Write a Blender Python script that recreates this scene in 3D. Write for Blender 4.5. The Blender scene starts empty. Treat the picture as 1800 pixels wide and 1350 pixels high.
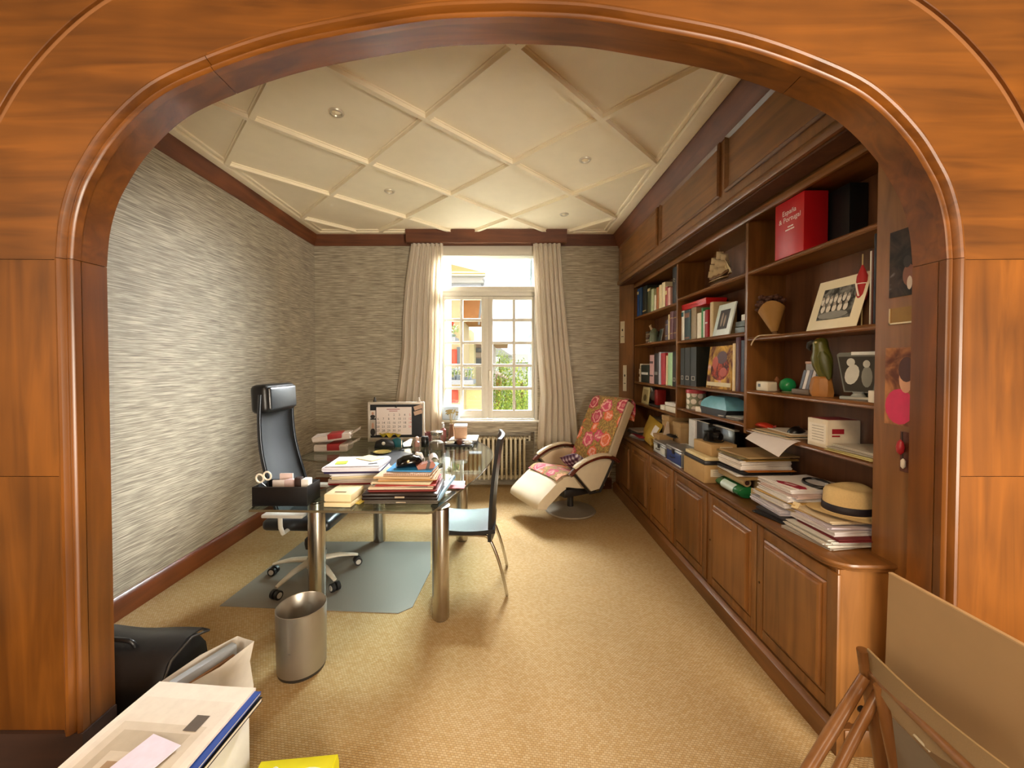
import bpy, bmesh, math, random
from mathutils import Vector, Matrix, Euler
random.seed(7)
SC = bpy.context.scene
COL = SC.collection
PI = math.pi
# ------------------------------------------------------------------ camera
F_PX, PITCH = 690.0, math.radians(1.1)
CU, CV = 890.0, 675.0 - 21.75                      # principal point in the 1800x1350 frame
cam_d = bpy.data.cameras.new('camera'); cam = bpy.data.objects.new('camera', cam_d); COL.objects.link(cam)
cam.location = (0, 0, 1.6); cam.rotation_euler = (PI/2 - PITCH, 0, 0)
cam_d.sensor_width = 36; cam_d.lens = F_PX/1800*36; cam_d.clip_start = 0.02; cam_d.clip_end = 400
cam_d.shift_x = 10/1800; cam_d.shift_y = -21.75/1800
SC.camera = cam
def W(u, v, x=None, y=None, z=None):
    """the point of a known plane (x, y or z in metres) that the photograph shows at u, v"""
    a, b = (u-CU)/F_PX, (v-CV)/F_PX
    d = Vector((a, math.cos(PITCH) - b*math.sin(PITCH), -math.sin(PITCH) - b*math.cos(PITCH)))
    o = Vector((0, 0, 1.6))
    if y is not None: t = y/d.y
    elif x is not None: t = x/d.x
    else: t = (z-1.6)/d.z
    return o + d*t
# ------------------------------------------------------------------ world, lights, exposure
SC.view_settings.view_transform = 'Standard'; SC.view_settings.look = 'None'
SC.view_settings.gamma = 1; SC.view_settings.use_curve_mapping = False
SC.view_settings.exposure = 1.68
SC.cycles.max_bounces = 9; SC.cycles.diffuse_bounces = 4; SC.cycles.adaptive_threshold = 0.02; SC.cycles.glossy_bounces = 4; SC.cycles.transparent_max_bounces = 16; SC.cycles.caustics_reflective = False; SC.cycles.caustics_refractive = False
wd = bpy.data.worlds.new('sky'); SC.world = wd; wd.use_nodes = True
wd.node_tree.nodes['Background'].inputs[0].default_value = (0.93, 0.97, 1.0, 1)
wd.node_tree.nodes['Background'].inputs[1].default_value = 0.8
def lamp(name, kind, loc, rot, energy, color, size=None, size_y=None):
    d = bpy.data.lights.new(name, kind); o = bpy.data.objects.new(name, d); COL.objects.link(o)
    o.location = loc; o.rotation_euler = rot; d.energy = energy; d.color = color
    if kind == 'AREA':
        d.shape = 'RECTANGLE'; d.size = size; d.size_y = size_y
    elif kind == 'POINT': d.shadow_soft_size = size
    elif kind == 'SUN': d.angle = size
    return o
sun = lamp('sun', 'SUN', (0, 0, 20), (math.radians(38), 0, math.radians(-28)), 1.0, (1, 0.93, 0.8), math.radians(2))
portal = lamp('window_portal', 'AREA', (-0.22, 5.34, 2.0), (-PI/2, 0, 0), 1, (1, 1, 1), 1.2, 2.2)
portal.data.cycles.is_portal = True
# unseen area panels added outside the window to boost the daylight from the sky
sky = lamp('sky_fill', 'AREA', (3.0, 8.3, 4.2), Vector((3.2, 3.2, 2.1)).to_track_quat('Z', 'Y').to_euler(), 540, (0.96, 0.98, 1.0), 4, 3); sky.data.spread = math.radians(75)
sky = lamp('high_sky_fill', 'AREA', (0.5, 8.6, 5.6), Vector((0.7, 3.5, 3.5)).to_track_quat('Z', 'Y').to_euler(), 430, (0.96, 0.98, 1.0), 4, 3); sky.data.spread = math.radians(70)
# area lamps added behind the camera to light the arch, walls and ceiling
lamp('landing_low_fill', 'AREA', (2.15, -2.4, 1.2), (PI/2+.12, 0, math.radians(30)), 125, (1.0, 0.90, 0.74), 2.0, 2.0)
lamp('landing_side_light', 'AREA', (-2.75, -1.6, 2.2), (PI/2-.05, 0, math.radians(-32)), 24, (1.0, 0.88, 0.70), 1.4, 1.8)
lamp('landing_overhead_fill', 'AREA', (0.2, -0.6, 3.3), (0, 0, 0), 16, (1.0, 0.80, 0.55), 0.6, 0.6)
# ------------------------------------------------------------------ helpers
def lin(h):
    h = h.lstrip('#'); c = [int(h[i:i+2], 16)/255 for i in (0, 2, 4)]
    return tuple((x/12.92 if x <= .04045 else ((x+.055)/1.055)**2.4) for x in c) + (1,)
MATS = {}
def new_mat(name):
    m = bpy.data.materials.new(name); m.use_nodes = True
    nt = m.node_tree; return m, nt, nt.nodes, nt.links, nt.nodes['Principled BSDF']
def P(hexc, rough=.55, metal=0, var=.12, scale=30, bump=0, spec=None, coat=0):
    """plain material: one colour, mottled a little by noise"""
    key = ('P', hexc, rough, metal, var, scale, bump, spec, coat)
    if key in MATS: return MATS[key]
    m, nt, N, L, b = new_mat('plain_' + hexc.strip('#'))
    tc = N.new('ShaderNodeTexCoord'); no = N.new('ShaderNodeTexNoise'); no.inputs['Scale'].default_value = scale
    no.inputs['Detail'].default_value = 3
    L.new(tc.outputs['Object'], no.inputs['Vector'])
    mr = N.new('ShaderNodeMapRange'); mr.inputs[3].default_value = 1-var; mr.inputs[4].default_value = 1+var
    L.new(no.outputs['Fac'], mr.inputs[0])
    mx = N.new('ShaderNodeMix'); mx.data_type = 'RGBA'; mx.blend_type = 'MULTIPLY'; mx.inputs[0].default_value = 1
    mx.inputs[6].default_value = lin(hexc); L.new(mr.outputs[0], mx.inputs[7]); L.new(mx.outputs[2], b.inputs['Base Color'])
    b.inputs['Roughness'].default_value = rough; b.inputs['Metallic'].default_value = metal
    if spec is not None: b.inputs['Specular IOR Level'].default_value = spec
    if coat: b.inputs['Coat Weight'].default_value = coat; b.inputs['Coat Roughness'].default_value = .12
    if bump:
        bp = N.new('ShaderNodeBump'); bp.inputs['Strength'].default_value = bump; bp.inputs['Distance'].default_value = .002
        L.new(no.outputs['Fac'], bp.inputs['Height']); L.new(bp.outputs[0], b.inputs['Normal'])
    MATS[key] = m; return m
def wood(name, light, dark, grain='z', rough=.35, scale=1.0, rand=.25, coat=.15):
    if name in MATS: return MATS[name]
    m, nt, N, L, b = new_mat(name)
    tc = N.new('ShaderNodeTexCoord'); mp = N.new('ShaderNodeMapping'); L.new(tc.outputs['Object'], mp.inputs[0])
    s = {'x': (1.2, 14, 14), 'y': (14, 1.2, 14), 'z': (14, 14, 1.2)}[grain]
    mp.inputs['Scale'].default_value = [k*scale for k in s]
    oi = N.new('ShaderNodeObjectInfo')
    sc = N.new('ShaderNodeVectorMath'); sc.operation = 'SCALE'; sc.inputs[0].default_value = (13, 7, 17); L.new(oi.outputs['Random'], sc.inputs[3])
    L.new(sc.outputs[0], mp.inputs['Location'])
    no = N.new('ShaderNodeTexNoise'); no.inputs['Scale'].default_value = 1; no.inputs['Detail'].default_value = 6; no.inputs['Distortion'].default_value = 1.2
    L.new(mp.outputs[0], no.inputs['Vector'])
    n2 = N.new('ShaderNodeTexNoise'); n2.inputs['Scale'].default_value = 2.2*scale; n2.inputs['Detail'].default_value = 2
    L.new(tc.outputs['Object'], n2.inputs['Vector'])
    ad = N.new('ShaderNodeMath'); ad.operation = 'MULTIPLY_ADD'; ad.inputs[1].default_value = .55; L.new(n2.outputs['Fac'], ad.inputs[0])
    ml = N.new('ShaderNodeMath'); ml.operation = 'MULTIPLY'; ml.inputs[1].default_value = .6; L.new(no.outputs['Fac'], ml.inputs[0]); L.new(ml.outputs[0], ad.inputs[2])
    cr = N.new('ShaderNodeValToRGB'); cr.color_ramp.elements[0].position = .36; cr.color_ramp.elements[1].position = .74
    cr.color_ramp.elements[0].color = lin(dark); cr.color_ramp.elements[1].color = lin(light)
    L.new(ad.outputs[0], cr.inputs[0])
    mr = N.new('ShaderNodeMapRange'); mr.inputs[3].default_value = 1-rand; mr.inputs[4].default_value = 1+rand*.4; L.new(oi.outputs['Random'], mr.inputs[0])
    mx = N.new('ShaderNodeMix'); mx.data_type = 'RGBA'; mx.blend_type = 'MULTIPLY'; mx.inputs[0].default_value = 1
    L.new(cr.outputs[0], mx.inputs[6]); L.new(mr.outputs[0], mx.inputs[7]); L.new(mx.outputs[2], b.inputs['Base Color'])
    b.inputs['Roughness'].default_value = rough; b.inputs['Coat Weight'].default_value = coat; b.inputs['Coat Roughness'].default_value = .2
    bp = N.new('ShaderNodeBump'); bp.inputs['Strength'].default_value = .08; bp.inputs['Distance'].default_value = .002
    L.new(no.outputs['Fac'], bp.inputs['Height']); L.new(bp.outputs[0], b.inputs['Normal'])
    MATS[name] = m; return m
def thin_glass(name, tint, fmin=.06, rough=.0):
    if name in MATS: return MATS[name]
    m = bpy.data.materials.new(name); m.use_nodes = True; nt = m.node_tree; N = nt.nodes; L = nt.links
    N.remove(N['Principled BSDF']); out = N['Material Output']
    tr = N.new('ShaderNodeBsdfTransparent'); tr.inputs[0].default_value = tint
    gl = N.new('ShaderNodeBsdfGlossy'); gl.inputs['Roughness'].default_value = rough
    lw = N.new('ShaderNodeLayerWeight'); lw.inputs[0].default_value = .5
    pw = N.new('ShaderNodeMath'); pw.operation = 'POWER'; pw.inputs[1].default_value = 4.5; L.new(lw.outputs['Facing'], pw.inputs[0])
    fr = N.new('ShaderNodeMath'); fr.operation = 'MULTIPLY_ADD'; fr.inputs[1].default_value = .95; fr.inputs[2].default_value = fmin; L.new(pw.outputs[0], fr.inputs[0])
    mx = N.new('ShaderNodeMixShader'); no = N.new('ShaderNodeTexNoise'); no.inputs['Scale'].default_value = 3
    ad = N.new('ShaderNodeMath'); ad.operation = 'MULTIPLY_ADD'; ad.inputs[1].default_value = .01
    L.new(no.outputs['Fac'], ad.inputs[0]); L.new(fr.outputs[0], ad.inputs[2])
    L.new(ad.outputs[0], mx.inputs[0]); L.new(tr.outputs[0], mx.inputs[1]); L.new(gl.outputs[0], mx.inputs[2]); L.new(mx.outputs[0], out.inputs[0])
    MATS[name] = m; return m

def BM(): return bmesh.new()
def box(bm, lo, hi, mi=0, bev=0, M=None, seg=2):
    c = [(a+b)/2 for a, b in zip(lo, hi)]; s = [max(abs(b-a), 1e-5) for a, b in zip(lo, hi)]
    r = bmesh.ops.create_cube(bm, size=1, matrix=Matrix.Translation(c) @ Matrix.Diagonal((*s, 1)))
    vs = r['verts']; fs = {f for v in vs for f in v.link_faces}
    for f in fs: f.material_index = mi
    if bev:
        es = {e for v in vs for e in v.link_edges}
        rr = bmesh.ops.bevel(bm, geom=list(es), offset=min(bev, min(s)*.49), segments=seg, affect='EDGES', profile=.5)
        vs = list({v for f in rr['faces'] for v in f.verts} | {v for v in vs if v.is_valid})
        for f in {f for v in vs for f in v.link_faces}: f.material_index = mi
    if M is not None: bmesh.ops.transform(bm, matrix=M, verts=vs)
    return vs
def loft(bm, rings, mi=0, closed=True, caps=True, loop=False):
    R = [[bm.verts.new(p) for p in r] for r in rings]; n = len(R[0]); fs = []
    for a, b in list(zip(R, R[1:])) + ([(R[-1], R[0])] if loop else []):
        for i in range(n if closed else n-1):
            j = (i+1) % n
            fs.append(bm.faces.new((a[i], a[j], b[j], b[i])))
    if caps and closed and not loop:
        fs.append(bm.faces.new(R[0][::-1])); fs.append(bm.faces.new(R[-1]))
    for f in fs: f.material_index = mi
    return R
def tube(bm, pts, r, n=10, mi=0, caps=True, flat=(1, 1), up=None):
    pts = [Vector(p) for p in pts]; rs = r if isinstance(r, (list, tuple)) else [r]*len(pts)
    rings = []; nrm = None
    for i, p in enumerate(pts):
        t = (pts[min(i+1, len(pts)-1)] - pts[max(i-1, 0)]).normalized()
        if nrm is None:
            ref = Vector(up) if up else (Vector((0, 0, 1)) if abs(t.z) < .9 else Vector((1, 0, 0)))
            nrm = (ref - t*ref.dot(t)).normalized()
        else: nrm = (nrm - t*nrm.dot(t)).normalized()
        bn = t.cross(nrm)
        rings.append([p + (nrm*math.cos(2*PI*k/n)*flat[0] + bn*math.sin(2*PI*k/n)*flat[1])*rs[i] for k in range(n)])
    loft(bm, rings, mi, True, caps)
def cyl(bm, p0, p1, r0, r1=None, n=16, mi=0): tube(bm, [p0, p1], [r0, r0 if r1 is None else r1], n, mi)
def lathe(bm, prof, n=20, mi=0, M=None, c=(0, 0, 0)):
    rings = [[Vector(c) + Vector((r*math.cos(2*PI*k/n), r*math.sin(2*PI*k/n), z)) for k in range(n)] for r, z in [(max(r, 1e-4), z) for r, z in prof]]
    if M is not None: rings = [[M @ p for p in r] for r in rings]
    loft(bm, rings, mi)
def prism(bm, poly, a, b, axis='z', mi=0, M=None):
    """poly of 2d points pushed from a to b along axis (z: x,y; y: x,z; x: y,z)"""
    def pt(p, h): return {'z': (p[0], p[1], h), 'y': (p[0], h, p[1]), 'x': (h, p[0], p[1])}[axis]
    R = [[bm.verts.new(pt(p, h)) for p in poly] for h in (a, b)]; n = len(poly)
    fs = [bm.faces.new(R[0][::-1]), bm.faces.new(R[1])] + [bm.faces.new((R[0][i], R[0][(i+1) % n], R[1][(i+1) % n], R[1][i])) for i in range(n)]
    for f in fs: f.material_index = mi
    if M is not None: bmesh.ops.transform(bm, matrix=M, verts=R[0]+R[1])
def sheet(bm, fn, nu, nv, th=0.0, mi=0):
    """grid surface fn(s,t), optional thickness along the normals"""
    g = [[Vector(fn(i/nu, j/nv)) for j in range(nv+1)] for i in range(nu+1)]
    V = [[bm.verts.new(p) for p in r] for r in g]
    def quad(A, i, j, flip=False):
        q = (A[i][j], A[i+1][j], A[i+1][j+1], A[i][j+1])
        f = bm.faces.new(q[::-1] if flip else q); f.material_index = mi; return f
    fs = [quad(V, i, j) for i in range(nu) for j in range(nv)]
    if th:
        bm.normal_update()
        U = [[bm.verts.new(v.co - v.normal*th) for v in r] for r in V]
        for i in range(nu):
            for j in range(nv): quad(U, i, j, True)
        rim = [(i, 0) for i in range(nu)] + [(nu, j) for j in range(nv)] + [(i, nv) for i in range(nu, 0, -1)] + [(0, j) for j in range(nv, 0, -1)]
        for k in range(len(rim)):
            a, b = rim[k], rim[(k+1) % len(rim)]
            f = bm.faces.new((V[b[0]][b[1]], V[a[0]][a[1]], U[a[0]][a[1]], U[b[0]][b[1]])); f.material_index = mi
def disc(bm, c, rx, ry, ax=(1, 0, 0), ay=(0, 1, 0), n=14, mi=0):
    c, ax, ay = Vector(c), Vector(ax), Vector(ay)
    f = bm.faces.new([bm.verts.new(c + ax*rx*math.cos(2*PI*k/n) + ay*ry*math.sin(2*PI*k/n)) for k in range(n)]); f.material_index = mi
def tag(o, label=None, cat=None, group=None, kind=None):
    for k, v in (('label', label), ('category', cat), ('group', group), ('kind', kind)):
        if v: o[k] = v
    return o
def obj(name, bm, mats, parent=None, loc=None, rot=None, smooth=40, label=None, cat=None, group=None, kind=None):
    bmesh.ops.recalc_face_normals(bm, faces=bm.faces[:])
    me = bpy.data.meshes.new(name); bm.to_mesh(me); bm.free()
    for m in (mats if isinstance(mats, (list, tuple)) else [mats]): me.materials.append(m)
    if smooth:
        for p in me.polygons: p.use_smooth = True
        me.set_sharp_from_angle(angle=math.radians(smooth))
    o = bpy.data.objects.new(name, me); COL.objects.link(o)
    if parent: o.parent = parent
    if loc is not None: o.location = loc
    if rot is not None: o.rotation_euler = rot
    return tag(o, label, cat, group, kind)
def thing(name, label, cat, loc=(0, 0, 0), rz=0, group=None, rot=None):
    o = bpy.data.objects.new(name, None); COL.objects.link(o); o.empty_display_size = .05
    o.location = loc; o.rotation_euler = rot if rot else (0, 0, rz)
    return tag(o, label, cat, group)
def part(parent, name, mats, build, smooth=40, **kw):
    bm = BM(); build(bm); return obj(name, bm, mats, parent, smooth=smooth, **kw)
def pbox(parent, name, mat, lo, hi, bev=0, **kw):
    bm = BM(); box(bm, lo, hi, 0, bev); return obj(name, bm, mat, parent, **kw)
def text_bm(bm, s, size, M, mi=0, align='LEFT', spacing=1.0):
    cu = bpy.data.curves.new('t', 'FONT'); cu.body = s; cu.size = size; cu.align_x = align; cu.space_line = spacing; cu.resolution_u = 2
    cu.extrude = size*.004
    o = bpy.data.objects.new('t', cu); COL.objects.link(o)
    dg = bpy.context.evaluated_depsgraph_get(); me = bpy.data.meshes.new_from_object(o.evaluated_get(dg))
    n0 = len(bm.verts); bm.from_mesh(me); bm.verts.ensure_lookup_table()
    vs = bm.verts[n0:]; bmesh.ops.transform(bm, matrix=M, verts=vs)
    for f in {f for v in vs for f in v.link_faces}: f.material_index = mi
    bpy.data.objects.remove(o); bpy.data.curves.remove(cu); bpy.data.meshes.remove(me)
def struct(name, bm, mat, parent=None, smooth=40): return obj(name, bm, mat, parent, smooth=smooth, kind=None if parent else 'structure')
def spline(pts, n=8):
    """Catmull-Rom through 2d/3d points"""
    pts = [Vector(p) for p in pts]; out = []
    for i in range(len(pts)-1):
        p0, p1, p2, p3 = pts[max(i-1, 0)], pts[i], pts[i+1], pts[min(i+2, len(pts)-1)]
        for k in range(n):
            t = k/n
            out.append(.5*((2*p1) + (p2-p0)*t + (2*p0-5*p1+4*p2-p3)*t*t + (3*p1-p0-3*p2+p3)*t**3))
    return out + [pts[-1]]
ORD = ['topmost', 'second', 'third', 'fourth', 'fifth', 'sixth', 'seventh', 'eighth', 'ninth', 'tenth', 'eleventh', 'twelfth', 'thirteenth']

# ------------------------------------------------------------------ shared materials
W_ARCH = wood('wood_arch', '864F18', '482608', 'z', .32)
W_ARCHX = wood('wood_arch_x', '864F18', '482608', 'x', .32)
W_CASE = wood('wood_case', '96632F', '5C3812', 'z', .38)
W_CASEY = wood('wood_case_y', '8F5D2E', '583612', 'y', .36)
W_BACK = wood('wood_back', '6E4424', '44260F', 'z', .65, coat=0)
W_CORN = wood('wood_cornice', '7A4522', '4A260F', 'y', .6, coat=0)
W_CORNX = wood('wood_cornice_x', '7A4522', '4A260F', 'x', .6, coat=0)
W_DARK = wood('wood_plinth', '3A241A', '20140E', 'x', .6, coat=0)
WHITE = P('D9D5C8', .5); STEEL = P('B9B2A6', .26, 1, .06); CHROME = P('C8C4BC', .16, 1, .05)
BLACK = P('121214', .5); BLEATHER = P('17181A', .36, 0, .2, 60, .25); PAPER = P('E4E0D8', .7, 0, .05); CREAM = P('E6D4A8', .65, 0, .06)
KRAFT = P('B08F60', .75, 0, .1, 40)
def wallpaper():
    m, nt, N, L, b = new_mat('grasscloth')
    tc = N.new('ShaderNodeTexCoord'); sp = N.new('ShaderNodeSeparateXYZ'); L.new(tc.outputs['Object'], sp.inputs[0])
    ad = N.new('ShaderNodeMath'); L.new(sp.outputs[0], ad.inputs[0]); L.new(sp.outputs[1], ad.inputs[1])
    def streak(su, sz, det):
        a = N.new('ShaderNodeMath'); a.operation = 'MULTIPLY'; a.inputs[1].default_value = su; L.new(ad.outputs[0], a.inputs[0])
        z = N.new('ShaderNodeMath'); z.operation = 'MULTIPLY'; z.inputs[1].default_value = sz; L.new(sp.outputs[2], z.inputs[0])
        c = N.new('ShaderNodeCombineXYZ'); L.new(a.outputs[0], c.inputs[0]); L.new(z.outputs[0], c.inputs[1])
        n = N.new('ShaderNodeTexNoise'); n.inputs['Scale'].default_value = 1; n.inputs['Detail'].default_value = det; L.new(c.outputs[0], n.inputs['Vector'])
        return n
    n1, n2 = streak(4.0, 125, 3), streak(9, 330, 3)
    mx = N.new('ShaderNodeMath'); mx.operation = 'MULTIPLY_ADD'; mx.inputs[1].default_value = .55; L.new(n1.outputs['Fac'], mx.inputs[0])
    m2 = N.new('ShaderNodeMath'); m2.operation = 'MULTIPLY'; m2.inputs[1].default_value = .45; L.new(n2.outputs['Fac'], m2.inputs[0]); L.new(m2.outputs[0], mx.inputs[2])
    cr = N.new('ShaderNodeValToRGB'); e = cr.color_ramp.elements
    e[0].position = .39; e[0].color = lin('72685A'); e[1].position = .60; e[1].color = lin('C4BAA4')
    k = e.new(.5); k.color = lin('9A907C')
    L.new(mx.outputs[0], cr.inputs[0])
    # hung in drops 0.9 m wide, each a little different in tone
    dv = N.new('ShaderNodeMath'); dv.operation = 'MULTIPLY'; dv.inputs[1].default_value = 1/.9; L.new(ad.outputs[0], dv.inputs[0])
    fl = N.new('ShaderNodeMath'); fl.operation = 'FLOOR'; L.new(dv.outputs[0], fl.inputs[0])
    wn = N.new('ShaderNodeTexWhiteNoise'); wn.noise_dimensions = '1D'; L.new(fl.outputs[0], wn.inputs['W'])
    mr = N.new('ShaderNodeMapRange'); mr.inputs[3].default_value = .93; mr.inputs[4].default_value = 1.05; L.new(wn.outputs['Value'], mr.inputs[0])
    mm = N.new('ShaderNodeMix'); mm.data_type = 'RGBA'; mm.blend_type = 'MULTIPLY'; mm.inputs[0].default_value = 1
    L.new(cr.outputs[0], mm.inputs[6]); L.new(mr.outputs[0], mm.inputs[7]); L.new(mm.outputs[2], b.inputs['Base Color'])
    b.inputs['Roughness'].default_value = .62; b.inputs['Sheen Weight'].default_value = .25
    bp = N.new('ShaderNodeBump'); bp.inputs['Strength'].default_value = .35; bp.inputs['Distance'].default_value = .003
    L.new(mx.outputs[0], bp.inputs['Height']); L.new(bp.outputs[0], b.inputs['Normal']); return m
def sisal():
    m, nt, N, L, b = new_mat('sisal_weave')
    tc = N.new('ShaderNodeTexCoord'); mp = N.new('ShaderNodeMapping'); L.new(tc.outputs['Object'], mp.inputs[0])
    mp.inputs['Rotation'].default_value = (0, 0, math.radians(8))
    br = N.new('ShaderNodeTexBrick'); L.new(mp.outputs[0], br.inputs['Vector'])
    for k, v in (('Scale', 1), ('Mortar Size', .0016), ('Mortar Smooth', 1), ('Brick Width', .016), ('Row Height', .0095), ('Bias', 0)): br.inputs[k].default_value = v
    br.inputs['Color1'].default_value = lin('C6AC82'); br.inputs['Color2'].default_value = lin('B89866'); br.inputs['Mortar'].default_value = lin('967850')
    no = N.new('ShaderNodeTexNoise'); no.inputs['Scale'].default_value = 1.6; no.inputs['Detail'].default_value = 3; L.new(tc.outputs['Object'], no.inputs['Vector'])
    mr = N.new('ShaderNodeMapRange'); mr.inputs[3].default_value = .88; mr.inputs[4].default_value = 1.1; L.new(no.outputs['Fac'], mr.inputs[0])
    mm = N.new('ShaderNodeMix'); mm.data_type = 'RGBA'; mm.blend_type = 'MULTIPLY'; mm.inputs[0].default_value = 1
    L.new(br.outputs['Color'], mm.inputs[6]); L.new(mr.outputs[0], mm.inputs[7]); L.new(mm.outputs[2], b.inputs['Base Color'])
    b.inputs['Roughness'].default_value = .9; b.inputs['Specular IOR Level'].default_value = .15
    bp = N.new('ShaderNodeBump'); bp.inputs['Strength'].default_value = .6; bp.inputs['Distance'].default_value = .004; bp.invert = True
    L.new(br.outputs['Fac'], bp.inputs['Height']); L.new(bp.outputs[0], b.inputs['Normal']); return m
GRASS, SISAL = wallpaper(), sisal()
PLASTER = P('F8ECD0', .7, 0, .04, 8)

def patchy(name, cols, scale=18, rough=.65):
    """flat print: patches of a few colours"""
    if name in MATS: return MATS[name]
    m, nt, N, L, b = new_mat(name); tc = N.new('ShaderNodeTexCoord'); no = N.new('ShaderNodeTexNoise'); no.inputs['Scale'].default_value = scale; no.inputs['Detail'].default_value = 3; no.inputs['Distortion'].default_value = .8
    L.new(tc.outputs['Object'], no.inputs['Vector']); cr = N.new('ShaderNodeValToRGB'); cr.color_ramp.interpolation = 'EASE'; L.new(no.outputs['Fac'], cr.inputs[0]); e = cr.color_ramp.elements
    n = len(cols)
    for i, c in enumerate(cols):
        p = .34 + .32*i/(n-1)
        k = e[0] if i == 0 else (e[1] if i == n-1 else e.new(p)); k.position = p; k.color = lin(c)
    L.new(cr.outputs[0], b.inputs['Base Color']); b.inputs['Roughness'].default_value = rough; MATS[name] = m; return m
# ================================================================== THE SETTING
XL, YB, ZC = -2.44, 5.02, 3.26           # left wall, window wall, ceiling
YA0, YA1 = 1.388, 1.5                    # arch wall, front and back face
bm = BM(); box(bm, (XL-.1, 1.36, -.1), (2.05, YB+.3, 0)); struct('floor', bm, SISAL)
bm = BM(); box(bm, (-3.3, -2.7, -.12), (3.3, 1.36, -.004)); struct('floor', bm, wood('parquet', '5A3A22', '38220F', 'y', .4))
bm = BM(); box(bm, (XL-.2, YA1-.02, 0), (XL, YB+.3, 3.45)); struct('wall_left', bm, GRASS)
bm = BM(); box(bm, (1.86, YA1-.02, 0), (2.05, YB+.3, 3.45)); struct('wall_right', bm, PLASTER)
# window wall with its opening and the radiator niche
WX0, WX1, WZ0, WZ1 = -.86, .40, .88, 3.12
NX0, NX1, NZ = -1.18, .36, .73
bm = BM()
box(bm, (XL-.1, YB, 0), (NX0, YB+.3, 3.45)); box(bm, (NX1, YB, 0), (2.0, YB+.3, WZ0)); box(bm, (WX1, YB, WZ0), (2.0, YB+.3, 3.45))
box(bm, (NX0, YB, WZ0), (WX0, YB+.3, 3.45)); box(bm, (WX0, YB, WZ1), (WX1, YB+.3, 3.45)); box(bm, (NX0, YB, NZ), (NX1, YB+.3, WZ0))
box(bm, (NX0, YB+.16, 0), (NX1, YB+.3, NZ)); struct('wall_back', bm, GRASS)
# landing shell behind the camera
bm = BM()
box(bm, (-3.3, -2.8, 0), (3.3, -2.7, 3.5)); box(bm, (-3.3, -2.7, 0), (-3.2, YA0, 3.5)); box(bm, (3.2, -2.7, 0), (3.3, YA0, 3.5)); box(bm, (-3.3, -2.8, 3.4), (3.3, YA1+.02, 3.5))
struct('wall_landing', bm, P('B79A72', .7, 0, .05, 6))
# ---------------------------------------------------------------- the arch wall
half = [(0, 77), (120, 82), (230, 99), (330, 118), (405, 138), (480, 165), (553, 198), (600, 233), (644, 281), (672, 325), (690, 362), (703, 412), (708, 470)]
cx = (190+1602)/2
HP = [W(cx+d, v, y=YA1) for d, v in half]
MX = W(cx, 400, y=YA1).x
hp = spline([(p.x-MX, p.z) for p in HP], 4)
ZS = hp[-1].y; AH = hp[-1].x
zs = [.0, .27, .28, .8, 1.15, 1.2, 1.6, 2.0]
right = [Vector((AH, z)) for z in zs if z < ZS-.03] + [Vector((p.x, p.y)) for p in reversed(hp)]
PROF = [Vector((MX-p.x, p.y)) for p in right][:-1] + [Vector((MX+p.x, p.y)) for p in reversed(right)]
def normals(pr):
    out = []
    for i in range(len(pr)):
        t = (pr[min(i+1, len(pr)-1)] - pr[max(i-1, 0)]).normalized(); out.append(Vector((-t.y, t.x)))
    return out
NRM = normals(PROF)
def off(i, n): return PROF[i] + NRM[i]*n
NP = len(PROF); I0 = next(i for i in range(NP) if PROF[i].y > .275); IS = next(i for i in range(NP) if PROF[i].y >= ZS-1e-4)
ILOW = next(i for i in range(NP) if PROF[i].y > 1.17)
I1, IS1, ILOW1 = NP-1-I0, NP-1-IS, NP-1-ILOW
wall = bm = BM()
for y0, y1 in ((YA0+.012, YA1-.004),):
    outer = []
    for i, p in enumerate(PROF):
        if i <= IS: outer.append(Vector((-3.3, p.y)))
        elif i >= IS1: outer.append(Vector((3.3, p.y)))
        else: outer.append(Vector((-3.3+6.6*(i-IS)/(IS1-IS), 3.5)))
    ring = lambda pr, y: [Vector((p.x, y, p.y)) for p in pr]
    inn = [off(i, .012) for i in range(NP)]
    a, b, c, d = ring(inn, y0), ring(outer, y0), ring(outer, y1), ring(inn, y1)
    loft(bm, [[a[i], b[i], c[i], d[i]] for i in range(NP)], 0, True, True)
wall = struct('wall_near', bm, P('8A5A30', .6, 0, .1))
def strip(name, i0, i1, prof, mat, gap=0):
    """sweep a closed (n, y) profile along arch points i0..i1"""
    b = BM(); rings = []
    for i in range(i0, i1+1):
        g = 0
        rings.append([Vector((off(i, n).x, y, off(i, n).y)) for n, y in prof])
    if gap:
        for k, s in ((0, 1), (-1, -1)):
            q = PROF[min(max((i0 if k == 0 else i1)+s, 0), NP-1)] - PROF[i0 if k == 0 else i1]
            q = q.normalized()*gap; rings[k] = [p + Vector((q.x, 0, q.y)) for p in rings[k]]
    loft(b, rings); return obj(name, b, mat, wall, smooth=30)
REV = [(0, YA0+.02), (.016, YA0+.02), (.016, YA1), (0, YA1)]
def face(n0, n1, y0): return [(n0, y0+.02), (n0, y0+.002), (n0+.002, y0), (n1-.002, y0), (n1, y0+.002), (n1, y0+.02)]
MOLD = [(0, YA0+.022), (0, YA0-.004), (.004, YA0-.010), (.010, YA0-.013), (.015, YA0-.010), (.017, YA0-.004), (.021, YA0-.003), (.025, YA0-.012), (.031, YA0-.021), (.038, YA0-.024), (.045, YA0-.021), (.049, YA0-.012), (.051, YA0-.004), (.055, YA0-.003), (.058, YA0-.008), (.062, YA0-.008), (.065, YA0), (.065, YA0+.022)]
ITL = next(i for i in range(NP) if PROF[i].x > W(400, 90, y=YA1).x); ITR = NP-1-ITL
for a, b in ((I0, IS), (IS, ITL), (ITL, ITR), (ITR, IS1), (IS1, I1)):
    strip('reveal_board', a, b, REV, W_ARCH if (b <= IS or a >= IS1) else W_ARCHX, .0012)
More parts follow.
